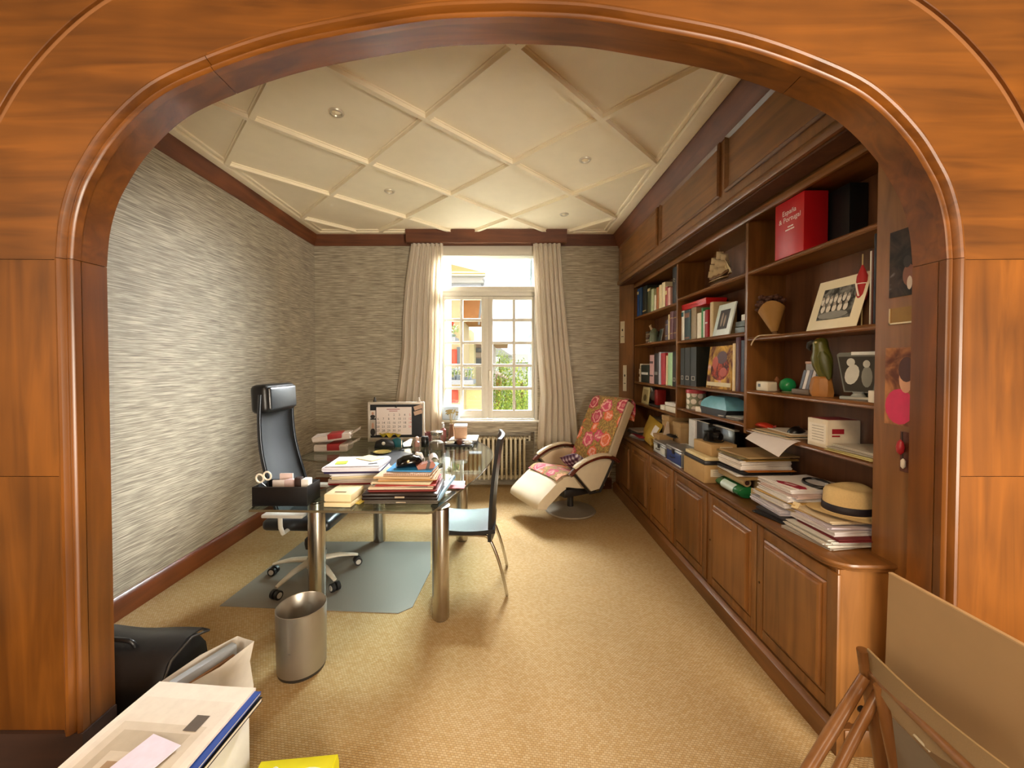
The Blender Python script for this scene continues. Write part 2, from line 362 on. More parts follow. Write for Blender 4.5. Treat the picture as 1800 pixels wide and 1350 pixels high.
for a, b in ((I0, IS), (IS, ITL), (ITL, IS1), (IS1, I1)):
    strip('arch_moulding', a, b, MOLD, W_ARCH if (b <= IS or a >= IS1) else W_ARCHX, .001)
for a, b in ((I0, ILOW), (ILOW, IS), (IS, IS1), (IS1, ILOW1), (ILOW1, I1)):
    strip('ring_board', a, b, face(.063, .375, YA0+.002), W_ARCH if (b <= IS or a >= IS1) else W_ARCHX, .0012)
strip('groove_board', I0, I1, face(.374, .402, YA0+.016), W_DARK)
for a, b in ((I0, IS), (IS, IS1), (IS1, I1)):
    strip('outer_board', a, b, face(.40, .70, YA0+.0), W_ARCH if (b <= IS or a >= IS1) else W_ARCHX, .0012)
strip('outer_bead', I0, I1, [(.698, YA0+.01), (.70, YA0-.008), (.715, YA0-.014), (.73, YA0-.008), (.732, YA0+.01)], W_ARCHX)
strip('outer_panel', I0, I1, face(.73, 1.5, YA0+.004), W_ARCHX)
for a, b in ((0, I0), (I1, NP-1)):
    strip('plinth', a, b, [(-.006, YA1-.001), (-.006, YA0-.012), (.9, YA0-.012), (.9, YA0+.02), (.02, YA0+.02), (.02, YA1-.001)], W_DARK)
# ---------------------------------------------------------------- ceiling: slab, border mouldings, lattice ribs
bm = BM(); box(bm, (XL-.2, YA1-.01, ZC), (2.05, YB+.3, ZC+.2)); ceil = struct('ceiling', bm, PLASTER)
BX0, BX1, BY0, BY1 = -2.29, 1.22, 1.6, 4.88
def frame_strip(parent, name, x0, x1, y0, y1, w, z0, z1, mat):
    for lo, hi in (((x0, y0, z0), (x0+w, y1, z1)), ((x1-w, y0, z0), (x1, y1, z1)), ((x0+w, y0, z0), (x1-w, y0+w, z1)), ((x0+w, y1-w, z0), (x1-w, y1, z1))):
        pbox(parent, name, mat, lo, hi, .004)
frame_strip(ceil, 'border_moulding', XL+.03, 1.345, 1.5, YB-.03, .10, ZC-.030, ZC+.01, PLASTER)
frame_strip(ceil, 'inner_bead', XL+.14, 1.235, 1.58, YB-.13, .030, ZC-.014, ZC+.01, PLASTER)
def clip(p, d):
    t0, t1 = -1e9, 1e9
    for a, k, lo, hi in ((p[0], d[0], BX0, BX1), (p[1], d[1], BY0, BY1)):
        q = sorted(((lo-a)/k, (hi-a)/k)); t0 = max(t0, q[0]); t1 = min(t1, q[1])
    return t0, t1
LX, LY, L0X, L0Y = .586, .595, .05, 2.06
for fam in (1, -1):
    d = Vector((LX*fam, LY)).normalized()
    for k in range(-9, 10):
        p = (L0X+2*LX*k, L0Y); t0, t1 = clip(p, d)
        if t1-t0 < .15: continue
        b = BM(); a0 = Vector((p[0]+d.x*t0, p[1]+d.y*t0, 0)); L_ = t1-t0
        Mx = Matrix.Translation((a0.x, a0.y, ZC)) @ Matrix.Rotation(math.atan2(d.y, d.x), 4, 'Z')
        h = .034 if fam == 1 else .0335
        prism(b, [(-.028, .01), (-.028, -.008), (-.020, -.010), (-.018, -h), (.018, -h), (.020, -.010), (.028, -.008), (.028, .01)], 0, L_, 'x', M=Mx)
        obj('rib', b, PLASTER, ceil, smooth=0)
# ---------------------------------------------------------------- cornice (dark wood) on left and window wall, pelmet
COR = [(0, 3.10), (.012, 3.10), (.014, 3.125), (.03, 3.15), (.05, 3.19), (.062, 3.235), (.066, 3.262), (0, 3.262)]
bm = BM(); prism(bm, [(XL+n, z) for n, z in COR], YA1, YB, 'y'); struct('trim_1', bm, W_CORN)
bm = BM(); prism(bm, [(YB-n, z) for n, z in COR], XL, 1.46, 'x'); struct('trim_2', bm, W_CORNX)
PX0, PX1 = W(714, 425, y=4.9).x, W(996, 425, y=4.9).x
bm = BM(); prism(bm, [(YB-.002, 3.11), (4.90, 3.11), (4.885, 3.13), (4.88, 3.19), (4.86, 3.225), (4.85, 3.259), (YB-.002, 3.259)], PX0, PX1, 'x'); struct('trim_3', bm, W_CORNX)
# baseboards
SK = [(0, 0), (.022, 0), (.022, .115), (.014, .135), (.006, .145), (0, .145)]
bm = BM(); prism(bm, [(XL+n, z) for n, z in SK], YA1, YB, 'y'); struct('baseboard_left', bm, wood('wood_base', '8C4A20', '5A2C10', 'y', .4))
bm = BM(); prism(bm, [(YB-n, z) for n, z in SK], XL, NX0, 'x'); prism(bm, [(YB-n, z) for n, z in SK], NX1, 1.35, 'x'); struct('baseboard_back', bm, W_CORNX)
# ---------------------------------------------------------------- window
YW = 5.13
wx = lambda u: W(u, 600, y=YW).x
wz = lambda v: W(860, v, y=YW).z
FR = P('CDC6B6', .45, 0, .04)
win = thing('window_1', None, None); win['kind'] = 'structure'
U0, U1 = 772, 944
pbox(win, 'blind_box', FR, (wx(U0)-.02, YB-.01, wz(452)), (wx(U1)+.02, YW+.03, WZ1+.01), .004)
pbox(win, 'blind_box_lip', FR, (wx(U0)-.02, YB-.02, wz(454.5)), (wx(U1)+.02, YW+.02, wz(451.5)), .003)
for a, b in ((U0-6, 778.5), (939.5, U1+6)): pbox(win, 'jamb', FR, (wx(a), YB+.02, WZ0), (wx(b), YW+.09, WZ1), .004)
pbox(win, 'transom', FR, (wx(778.5), YW-.03, wz(521)), (wx(939.5), YW+.05, wz(504)), .006)
pbox(win, 'transom_bead', FR, (wx(778.5), YW-.045, wz(514)), (wx(939.5), YW-.02, wz(510)), .006)
GL = thin_glass('window_glass', (.97, .985, .98, 1))
pbox(win, 'pane', GL, (wx(779), YW+.02, wz(504)), (wx(939), YW+.024, wz(455)))
rows = [(527, 560), (565, 600), (605, 640), (645, 680), (685, 720)]
for side, (ua, ub, um, s0, s1) in enumerate(((779, 856.5, 811.5, 783, 846.5), (857.5, 939, 903.5, 866.5, 934.5))):
    ca = pbox(win, 'casement', FR, (wx(ua), YW-.03, wz(735)), (wx(s0), YW+.035, wz(521.5)), .004)
    pbox(ca, 'stile', FR, (wx(s1), YW-.03, wz(735)), (wx(ub), YW+.035, wz(521.5)), .004)
    pbox(ca, 'rail', FR, (wx(s0)-.001, YW-.028, wz(735)), (wx(s1)+.001, YW+.033, wz(721)), .003)
    pbox(ca, 'rail', FR, (wx(s0)-.001, YW-.028, wz(527)), (wx(s1)+.001, YW+.033, wz(521.5)), .003)
    pbox(ca, 'glazing_bar', FR, (wx(um-2.4), YW-.018, wz(721)), (wx(um+2.4), YW+.03, wz(527)), .004)
    for (a, b), (c, d) in zip(rows, rows[1:]):
        for p, q in ((s0, um-2.4), (um+2.4, s1)): pbox(ca, 'glazing_bar', FR, (wx(p), YW-.016, wz(c)), (wx(q), YW+.028, wz(b)), .004)
    for a, b in rows:
        for p, q in ((s0, um-2.4), (um+2.4, s1)): pbox(ca, 'pane', GL, (wx(p), YW+.008, wz(b)), (wx(q), YW+.012, wz(a)))
pbox(win, 'cover_strip', FR, (wx(849), YW-.04, wz(734)), (wx(858), YW-.028, wz(522)), .004)
def handle(b):
    hx, hz = wx(861), wz(657)
    box(b, (hx-.014, YW-.04, hz-.05), (hx+.014, YW-.028, hz+.05), 0, .004); cyl(b, (hx, YW-.04, hz+.03), (hx, YW-.075, hz+.03), .008)
    tube(b, [(hx, YW-.075, hz+.038), (hx, YW-.077, hz-.02), (hx+.002, YW-.073, hz-.085)], [.010, .009, .007])
part(win, 'window_handle', P('CFC0A8', .35, .3), handle)
pbox(win, 'window_board', P('E6E2D6', .45, 0, .04), (WX0-.03, YB-.045, WZ0-.022), (WX1+.03, YW+.05, WZ0+.004), .006)
pbox(win, 'outer_sill', P('B9B4A8', .7), (WX0, YW+.05, WZ0-.03), (WX1, YB+.36, WZ0+.001), .004)
# opened shutters outside
def shutter(ux, sgn, mat, label):
    t = thing('window_shutter', label, 'shutter', (ux, YB+.30, WZ0+.03))
    h = WZ1-WZ0-.06
    pbox(t, 'stile', mat, (-.018, 0, 0), (.018, .05, h), .003); pbox(t, 'stile', mat, (-.018, .36, 0), (.018, .41, h), .003)
    for z in (0, h*.5, h-.07): pbox(t, 'rail', mat, (-.017, .05, z), (.017, .36, z+.07), .003)
    n = 44; b0 = None
    for k in range(n):
        z = .09 + (h-.18)*k/(n-1)
        if abs(z-h*.5-.035) < .05: continue
        if b0 is None:
            b = BM(); box(b, (-.022, .05, -.003), (.022, .36, .003), M=Matrix.Rotation(sgn*.75, 4, 'Y')); o = obj('slat', b, mat, t, smooth=0); o.location = (0, 0, z); b0 = o
        else:
            o = b0.copy(); COL.objects.link(o); o.parent = t; o.location = (0, 0, z)
shutter(W(785, 600, y=YB+.32).x-.01, 1, P('E8E4DA', .5), 'white louvred shutter folded open outside, beside the neighbouring house')
shutter(W(931, 600, y=YB+.66).x, -1, P('8FA0AE', .5), 'blue-grey louvred shutter folded open outside, beside the green tree')
# ---------------------------------------------------------------- curtains
def curtain_mat():
    m = bpy.data.materials.new('curtain_linen'); m.use_nodes = True; nt = m.node_tree; N = nt.nodes; L = nt.links; b = N['Principled BSDF']
    no = N.new('ShaderNodeTexNoise'); no.inputs['Scale'].default_value = 60; tc = N.new('ShaderNodeTexCoord'); L.new(tc.outputs['Object'], no.inputs['Vector'])
    cr = N.new('ShaderNodeValToRGB'); cr.color_ramp.elements[0].color = lin('F0E6D6'); cr.color_ramp.elements[1].color = lin('F7F0E4'); L.new(no.outputs['Fac'], cr.inputs[0])
    L.new(cr.outputs[0], b.inputs['Base Color']); b.inputs['Roughness'].default_value = .9
    tl = N.new('ShaderNodeBsdfTranslucent'); L.new(cr.outputs[0], tl.inputs[0]); mx = N.new('ShaderNodeMixShader'); mx.inputs[0].default_value = .5
    L.new(b.outputs[0], mx.inputs[1]); L.new(tl.outputs[0], mx.inputs[2]); L.new(mx.outputs[0], N['Material Output'].inputs[0]); return m
CURT = curtain_mat()
def curtain(label, left, rightp, v_bot, folds, seed):
    """left / rightp: (u, v) outlines of the two edges"""
    rnd = random.Random(seed); ph = [rnd.uniform(-.6, .6) for _ in range(6)]
    yc = 4.955
    def edge(e, z):
        pts = [(W(u, v, y=yc).x, W(u, v, y=yc).z) for u, v in e]
        for (x0, z0), (x1, z1) in zip(pts, pts[1:]):
            if z <= z0 and z >= z1: return x0 + (x1-x0)*(z0-z)/(z0-z1)
        return pts[-1][0] if z < pts[-1][1] else pts[0][0]
    z0, z1 = 3.12, v_bot
    def fn(s, t):
        z = z0 + (z1-z0)*t; a, b_ = edge(left, z), edge(rightp, z)
        w = s + .012*math.sin(7*s+ph[0]+3*t)
        am = (.014 + .018*min(1, t*1.6))
        y = yc + am*math.sin(2*PI*folds*w + ph[1]) + .012*math.sin(2*PI*folds*2.03*w + ph[2] + 1.3*t) - .015*t
        return (a + (b_-a)*s, y, z)
    t = thing('curtain', label, 'curtain')
    part(t, 'drape', CURT, lambda b: sheet(b, fn, folds*12, 26, .003), smooth=60)
    xa, xb = edge(left, z0), edge(rightp, z0)
    part(t, 'heading_tape', CURT, lambda b: sheet(b, lambda s, q: (xa+(xb-xa)*s, yc-.006+.018*math.sin(2*PI*folds*s+ph[1]), 3.135-.06*q), folds*12, 1, .006), smooth=60)
    return t
curtain('cream linen curtain hanging behind the calendar board', [(723, 428), (712, 500), (707, 560), (706, 620), (696, 700), (690, 800)], [(778, 428), (778, 620), (776, 700), (779, 800)], .50, 7, 1)
curtain('cream linen curtain hanging behind the flowered recliner', [(937, 428), (940, 520), (943, 600), (950, 690), (943, 800)], [(985, 428), (990, 500), (1000, 600), (1010, 700), (1020, 800)], .52, 6, 2)
# ================================================================== OUTSIDE THE WINDOW
bm = BM(); box(bm, (-30, 5.6, -6.2), (30, 90, -6)); struct('ground', bm, P('7C8A5A', .9, 0, .3, .6))
HW = P('C8AE84', .8, 0, .08, 3); HRED = P('C2452C', .6); HROOF = P('A8823C', .8, 0, .2, 6); HGREY = P('8C8C90', .7); HWOOD = P('A86E3C', .7, 0, .2, 4); HGL = P('4A5660', .2)
HSTONE = P('D9CBA0', .8, 0, .1, 4)
def at(u, v, y): return W(u, v, y=y)
h = thing('neighbouring_house', 'cream house with wide eaves and red shutters seen through the casements', 'house', (0, 10, -6))
def hb(parent, name, mat, u0, v0, u1, v1, y0, y1, bev=0):
    a, b = at(u0, v1, y0), at(u1, v0, y0)
    return pbox(parent, name, mat, (a.x, y0-10, a.z+6), (b.x, y1-10, b.z+6), bev)
hb(h, 'wall', HW, 740, 525, 808, 1200, 10.4, 13)
hb(h, 'upper_wall', HWOOD, 790, 500, 846, 562, 10.9, 13)
hb(h, 'soffit', HGREY, 735, 496, 846, 504, 9.6, 13)
hb(h, 'gutter', P('9A9894', .5), 735, 481, 853, 485, 9.3, 9.45, .02)
hb(h, 'fascia', P('A9A4A0', .6), 735, 484, 850, 497, 9.5, 9.7)
p0, p1 = at(853, 481, 9.3), at(788, 462, 12.5)
part(h, 'roof', HROOF, lambda b: sheet(b, lambda s, t: (-6 + (p0.x+6)*s*(1-.28*t), -.7+3.6*t, p0.z+6+.02+1.17*t), 6, 4, .08))
part(h, 'drain_pipe', HGREY, lambda b: cyl(b, (at(850, 490, 9.45).x, -.5, at(850, 490, 9.45).z+6), (at(842, 560, 10.9).x, .85, at(842, 570, 10.9).z+6), .03))
for (u0, v0, u1, v1) in ((789, 614, 803, 642), (790, 685, 805, 708), (790, 562, 797, 585)):
    s = hb(h, 'shutter', HRED, u0, v0, u1, v1, 10.3, 10.4, .01)
    a, c = at(u0+2, v1-2, 10.28), at(u1-2, v0+2, 10.28)
    pbox(s, 'shutter_panel', HRED, (a.x, .26, a.z+6), (c.x, .3, c.z+6), .01)
hb(h, 'doorway', HGL, 803, 610, 809, 640, 10.35, 10.42)
for (v0, v1) in ((668, 676), (592, 599)):
    hb(h, 'balcony_slab', HGREY, 784, v0, 832 if v0 > 600 else 800, v1, 9.6, 10.4)
for k in range(8): hb(h, 'balcony_rail', P('6E7478', .5), 786+k*6, 650, 787+k*6, 668, 9.62, 9.66)
hb(h, 'handrail', P('6E7478', .5), 784, 648, 832, 650, 9.6, 9.68)
def foliage(b, blobs, n, s, rnd):
    for (c, r) in blobs:
        for _ in range(n):
            d = Vector((rnd.gauss(0, 1), rnd.gauss(0, 1), rnd.gauss(0, 1))).normalized()*(rnd.random()**.4)*r
            p = Vector(c)+d; q = Euler((rnd.uniform(0, 6), rnd.uniform(0, 6), rnd.uniform(0, 6))).to_matrix()
            z = s*rnd.uniform(.6, 1.3)
            vs = [bm_v for bm_v in (b.verts.new(p + q @ Vector(k)*z) for k in ((-1, 0, 0), (0, -.5, .12), (1, 0, 0), (0, .5, .12)))]
            f = b.faces.new(vs); f.material_index = rnd.randrange(3)
rnd = random.Random(3)
GREEN = [P('8CA23A', .7), P('66882C', .7), P('B2BC4E', .7)]; GREEN2 = [P('8FA85C', .7), P('E8E2D0', .7), P('6E8A4A', .7)]
for k, (u, v) in enumerate(((794, 660), (805, 656), (822, 660), (794, 585))):
    c = at(u, v, 9.9); t = thing('balcony_plant', ['flowering balcony plant next to the white shutter', 'flowering balcony plant in the second place from the white shutter', 'flowering plant at the outer end of the balcony', 'plant on the small upper balcony beside the white shutter'][k], 'plant', (c.x, 9.9, c.z-.12))
    part(t, 'pot', P('8A94A0', .6), lambda b: lathe(b, [(.07, -.05), (.1, .07), (.09, .08), (.06, -.04)], 12))
    part(t, 'leaves', GREEN2, lambda b: foliage(b, [((0, 0, .15), .16), ((.06, 0, .22), .12)], 60, .035, rnd), smooth=0)
# stone block house further off, low roof, white houses, trees
h2 = thing('stone_house', 'pale stone house block with a flat roof left of the middle stile', 'house', (0, 14, -6))
def hb2(parent, name, mat, u0, v0, u1, v1, y0, y1, base, bev=0):
    a, b = at(u0, v1, y0), at(u1, v0, y0); return pbox(parent, name, mat, (a.x, y0-base, a.z+6), (b.x, y1-base, b.z+6), bev)
hb2(h2, 'wall', HSTONE, 815, 603, 833, 760, 14, 18, 14); hb2(h2, 'chimney', HSTONE, 815, 580, 828, 600, 14.5, 16, 14)
hb2(h2, 'parapet', P('B98A70', .7), 813, 601, 893, 604, 13.9, 18, 14); hb2(h2, 'side_wall', P('B9A898', .7), 832, 604, 868, 760, 15, 18, 14)
for (u0, v0, u1, v1) in ((834, 610, 850, 620), (834, 628, 848, 640)):
    w = hb2(h2, 'window_opening', P('8A7A70', .6), u0, v0, u1, v1, 14.94, 15, 14); hb2(w, 'pane', HGL, u0+2, v0+2, u1-2, v1-1, 14.9, 14.93, 14)
gwl = thing('garden_wall', 'low yellow garden wall at the foot of the left casement view', 'wall', (0, 12, -6))
hb2(gwl, 'wall', P('E2D79A', .8), 812, 686, 849, 760, 12, 12.3, 12); hb2(gwl, 'coping', P('C9BC90', .8), 811, 684, 850, 686, 11.95, 12.35, 12)
h3 = thing('gabled_house', 'low house with a pinkish gabled roof in front of the green tree', 'house', (0, 18, -6))
hb2(h3, 'wall', P('C07A50', .8), 842, 666, 880, 760, 18, 22, 18)
def gable(b, u0, u1, um, v_e, v_r, y0, y1, base):
    A, B_, C = at(u0, v_e, y0), at(u1, v_e, y0), at(um, v_r, y0)
    prism(b, [(A.x, A.z+6), (B_.x, B_.z+6), (C.x, C.z+6)], y0-base, y1-base, 'y')
part(h3, 'roof', P('B89A8C', .8, 0, .2, 5), lambda b: gable(b, 836, 894, 862, 667, 653, 17.6, 22.5, 18), smooth=0)
hb2(h3, 'window_opening', P('D87A40', .6), 868, 692, 877, 705, 17.95, 18, 18)
h4 = thing('distant_house', 'far pale house with a grey roof above the tree', 'house', (0, 40, -6))
hb2(h4, 'wall', P('B4B2B0', .8), 880, 622, 932, 700, 40, 46, 40)
part(h4, 'roof', P('9A9694', .8), lambda b: gable(b, 860, 900, 876, 625, 609, 39.5, 46, 40), smooth=0)
part(h4, 'second_roof', P('C8C4C2', .8), lambda b: gable(b, 902, 934, 919, 637, 630, 39.5, 46, 40), smooth=0)
for k, (u, v, y, r, lab) in enumerate(((888, 668, 15, .75, 'bright green tree beside the gabled house roof'), (917, 672, 13, .85, 'bright green tree against the blue-grey shutter'), (905, 705, 11.5, .55, 'low green bush at the foot of the window view'), (878, 630, 24, .6, 'small far tree under the grey roof of the distant house'))):
    c = at(u, v, y); t = thing('tree', lab, 'tree', (c.x, y, -6), group='trees outside the window')
    part(t, 'trunk', P('6A5238', .8), lambda b: tube(b, [(0, 0, 0), (.05, 0, (c.z+6)*.5), (0, 0, c.z+6)], [.16, .11, .04], 8))
    part(t, 'crown', GREEN, lambda b: foliage(b, [((0, 0, c.z+6), r), ((r*.6, .2, c.z+6-r*.6), r*.8), ((-r*.5, .1, c.z+6-r*.9), r*.8), ((.1, 0, c.z+6-r*1.8), r*1.0), ((r*.4, 0, c.z+6-r*2.8), r)], 620, r*.06, rnd), smooth=0)
# ================================================================== BUILT-IN BOOKCASE
XS, XF, XBK = 1.59, 1.43, 1.84          # shelf front plane, frieze plane, back panel
BY = [1.69, 2.61, 3.67, 4.88]            # near end, two dividers, far end
XW = 1.335; ZW = .785                    # worktop front edge and height
# base cabinet
cab = thing('base_cabinet', 'long low brown wooden cupboard with raised-panel doors along the bookcase wall', 'cabinet', (0, 0, 0))
CF = 1.375
pbox(cab, 'body', W_CASE, (CF, 1.60, .10), (1.858, 4.9, ZW-.032))
bm = BM(); prism(bm, [(CF-.03, 0), (CF+.05, 0), (CF+.05, .115), (CF-.012, .115), (CF-.02, .10), (CF-.03, .09)], 1.57, 4.93, 'y'); obj('plinth', bm, W_CASEY, cab)
pbox(cab, 'plinth_return', W_CASE, (CF, 1.565, 0), (1.858, 1.60, .11), .004)
def door(y0, y1):
    d = thing_part = BM(); z0, z1 = .135, .735; fr = .055
    box(d, (CF-.018, y0, z0), (CF, y0+fr, z1), 0, .003); box(d, (CF-.018, y1-fr, z0), (CF, y1, z1), 0, .003)
    box(d, (CF-.018, y0+fr, z0), (CF, y1-fr, z0+fr), 0, .003); box(d, (CF-.018, y0+fr, z1-fr), (CF, y1-fr, z1), 0, .003)
    do = obj('door', d, W_CASE, cab)
    b = BM(); a, c, e, f = y0+fr+.004, y1-fr-.004, z0+fr+.004, z1-fr-.004
    def rect(i, x): return [Vector((x, a+i, e+i)), Vector((x, c-i, e+i)), Vector((x, c-i, f-i)), Vector((x, a+i, f-i))]
    loft(b, [rect(0, CF), rect(0, CF-.014), rect(.008, CF-.022), rect(.018, CF-.020), rect(.022, CF-.030), rect(.03, CF-.034)])
    obj('raised_panel', b, W_CASE, do, smooth=0)
    b = BM(); cyl(b, (CF-.022, y1-fr*.5, .43), (CF-.016, y1-fr*.5, .43), .006, n=10); obj('keyhole', b, P('5A4020', .4, .6), do)
for yc in (1.852, 2.362, 2.905, 3.44, 3.975, 4.50): door(yc-.262, yc+.258)
for y in (1.60, 2.63, 3.70): pbox(cab, 'stile', W_CASE, (CF-.008, y-.014 if y > 1.7 else y, .115), (CF, y+.014, ZW-.032), .002)
# worktop with rounded front corners
def worktop(b):
    def outline(e, x_end=1.858):
        r = .10; x0, y0, y1 = XW+e, 1.575+e, 4.94-e; pts = [(x_end, y0)]
        for k in range(7): a = -PI/2 - k/6*PI/2; pts.append((x0+r+r*math.cos(a), y0+r+r*math.sin(a)))
        R = .28
        for k in range(9): a = PI - k/8*PI/2; pts.append((x0+R+R*math.cos(a), y1-R+R*math.sin(a)))
        return pts + [(x_end, y1)]
    prof = [(.030, ZW-.034), (.012, ZW-.034), (.010, ZW-.024), (.002, ZW-.018), (0, ZW-.010), (.003, ZW-.002), (.008, ZW)]
    loft(b, [[Vector((x, y, z)) for x, y in outline(e)] for e, z in prof])
bm = BM(); worktop(bm); obj('worktop', bm, W_CASEY, label='brown wooden worktop with rounded ends lying on the long low cupboard', cat='worktop')
# shelving
case = thing('built_in_bookcase', 'tall brown built-in wooden bookcase with panelled frieze above its shelves', 'bookcase', (0, 0, 0))
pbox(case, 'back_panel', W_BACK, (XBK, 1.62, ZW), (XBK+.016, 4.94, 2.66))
def panel_stile(name, poly, z0, z1, mat=W_CASE): bm = BM(); prism(bm, poly, z0, z1, 'z'); return obj(name, bm, mat, case, smooth=0)
panel_stile('end_panel', [(XS-.004, 1.505), (XS-.004, BY[0]), (XBK, BY[0]), (XBK, 1.505)], 0, 2.62)
panel_stile('end_panel', [(1.44, YB-.002), (1.575, BY[3]-.02), (XS, BY[3]), (XBK, BY[3]), (XBK, YB-.002)], 0, 2.62)
for y, zb in ((BY[1], 1.14), (BY[2], 1.10)): pbox(case, 'divider', W_CASE, (XS, y-.015, zb), (XBK, y+.015, 2.60), .002)
SH = {1: (1.13, 1.385, 1.84, 2.18), 2: (1.20, 1.41, 1.815, 2.21), 3: (1.175, 1.43, 1.775, 2.21)}
def shelf(y0, y1, z):
    b = BM(); prism(b, [(XS+.004, z-.004), (XS+.008, z), (XBK, z), (XBK, z-.026), (XS+.008, z-.026), (XS+.001, z-.020), (XS+.003, z-.013), (XS, z-.008)], y0, y1, 'y'); obj('shelf', b, W_CASEY, case, smooth=0)
for bay, zs_ in SH.items():
    y0, y1 = {3: (BY[0], BY[1]-.015), 2: (BY[1]+.015, BY[2]-.015), 1: (BY[2]+.015, BY[3])}[bay]
    for z in zs_: shelf(y0, y1, z)
pbox(case, 'top_board', W_CASEY, (XS, 1.6, 2.545), (XBK, 4.9, 2.60))
pbox(case, 'soffit_trim', W_CASEY, (XS-.02, 1.505, 2.53), (XS+.004, 4.86, 2.575), .006)
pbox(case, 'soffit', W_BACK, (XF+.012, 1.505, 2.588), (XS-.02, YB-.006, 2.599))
fr = pbox(case, 'frieze', W_CASE, (XF, 1.505, 2.60), (1.858, YB-.004, 3.12))
bm = BM(); prism(bm, [(XF, 2.596), (XF-.014, 2.60), (XF-.02, 2.62), (XF-.012, 2.65), (XF, 2.66)], 1.505, YB-.006, 'y'); obj('frieze_bead', bm, W_CASEY, fr)
for y0, y1 in ((1.58, 2.57), (2.64, 3.645), (3.715, 4.90)):
    z0, z1 = 2.715, 3.075; w = .028
    def mould(b):
        def rect(i, x): return [Vector((x, y0+i, z0+i)), Vector((x, y1-i, z0+i)), Vector((x, y1-i, z1-i)), Vector((x, y0+i, z1-i))]
        loft(b, [rect(0, XF+.002), rect(0, XF-.012), rect(.010, XF-.022), rect(.020, XF-.012), rect(.030, XF-.003), rect(.030, XF+.002)], loop=True)
    pm = part(fr, 'panel_moulding', W_CASEY, mould, smooth=30)
    pbox(fr, 'panel', W_CASEY, (XF-.004, y0+.028, z0+.028), (XF+.002, y1-.028, z1-.028))
bm = BM(); prism(bm, [(XF+.01, 3.07), (XF-.006, 3.07), (XF-.012, 3.10), (XF-.03, 3.12), (XF-.055, 3.17), (XF-.075, 3.22), (XF-.085, 3.262), (XF+.01, 3.262)], 1.505, YB-.003, 'y'); obj('cornice', bm, W_CORN, case)
# ================================================================== RADIATOR
rad = thing('radiator', 'cream cast-iron column radiator in the niche under the window', 'radiator', (0, 5.10, 0))
RM = P('D9CDB0', .45, 0, .05)
rx0, n = -1.10, 24
first = None
def radsec(b):
    for dy in (-.055, 0, .055):
        tube(b, [(0, dy, .11), (0, dy, .14), (0, dy, .62), (0, dy, .65)], [.012, .016, .016, .012], 8)
    for z in (.13, .635):
        tube(b, [(0, -.07, z), (0, -.05, z), (0, .05, z), (0, .07, z)], [.012, .024, .024, .012], 8)
for k in range(n):
    if first is None: first = part(rad, 'section', RM, radsec)
    else:
        first2 = first.copy(); COL.objects.link(first2); first2.parent = rad; o = first2
        o.location = (0, 0, 0)
    o = first if k == 0 else o
    o.location = (rx0 + k*.058, 0, 0)
part(rad, 'header', RM, lambda b: [cyl(b, (rx0-.02, 0, z), (rx0+n*.058-.03, 0, z), .02) for z in (.13, .635)])
for x in (rx0+.03, rx0+(n-2)*.058): pbox(rad, 'foot', RM, (x-.02, -.05, 0), (x+.02, .05, .12), .004)
part(rad, 'valve', P('C8BFAA', .4, .3), lambda b: (cyl(b, (rx0+n*.058-.03, 0, .635), (rx0+n*.058+.02, 0, .635), .012), cyl(b, (rx0+n*.058+.01, 0, .60), (rx0+n*.058+.01, 0, .67), .018)))
# ceiling downlights
for k, (x, y, where) in enumerate(((-1.12, 2.62, 'large panel nearest the arch'), (-1.12, 3.80, 'panel above the calendar board'), (.64, 3.22, 'panel towards the bookcase'), (.64, 4.38, 'far panel near the window and bookcase'))):
    t = thing('ceiling_downlight', 'small round recessed spotlight in the ceiling, ' + where, 'downlight', (x, y, ZC), group='ceiling downlights')
    part(t, 'trim_ring', P('D8D0BC', .35, .4), lambda b: lathe(b, [(.030, -.001), (.034, -.010), (.044, -.010), (.050, -.002), (.050, .0)], 24))
    part(t, 'bulb', P('FFF2D0', .3), lambda b: lathe(b, [(.001, -.007), (.02, -.006), (.029, -.002), (.029, 0)], 20))
# ================================================================== DESK
ZD = .73
desk = thing('glass_desk', 'large clear glass desk with a rounded end and thick steel tube legs', 'desk')
def desk_pt(u, v): p = W(u, v, z=ZD); return (p.x, p.y)
out = [desk_pt(437, 896), desk_pt(600, 898), desk_pt(752, 900)]
curve = [desk_pt(762, 898), desk_pt(800, 869), desk_pt(840, 837), desk_pt(862, 812), desk_pt(867, 800), desk_pt(862, 789), desk_pt(848, 779), desk_pt(826, 771)]
out += [tuple(p) for p in spline(curve, 4)]
yb = out[-1][1]
out += [(-.9, yb+.04), (-1.92, yb+.04), (-1.95, 3.62), (-1.72, 3.52), (-1.40, 3.40), (-1.24, 3.15), (-1.22, 2.85), (-1.34, 2.62), (-1.57, 2.45)]
DESKG = thin_glass('desk_glass', (.80, .88, .86, 1))
bm = BM(); cen = Vector((sum(p[0] for p in out)/len(out), sum(p[1] for p in out)/len(out)))
ins = lambda e: [Vector((cen.x+(p[0]-cen.x)*(1-e), cen.y+(p[1]-cen.y)*(1-e), 0)) for p in out]
loft(bm, [[p + Vector((0, 0, z)) for p in ins(e)] for e, z in ((.003, ZD-.015), (0, ZD-.013), (0, ZD-.002), (.003, ZD))]); 
for f in bm.faces: f.material_index = 0 if abs(f.calc_center_median().z - ZD) < 1e-4 or abs(f.calc_center_median().z-ZD+.015) < 1e-4 else 1
obj('glass_top', bm, [DESKG, P('5E5440', .15)], desk, smooth=0)
legs = [W(775, 1086, z=0), W(558, 1068, z=0), W(667, 951, z=0), W(812, 949, z=0)]
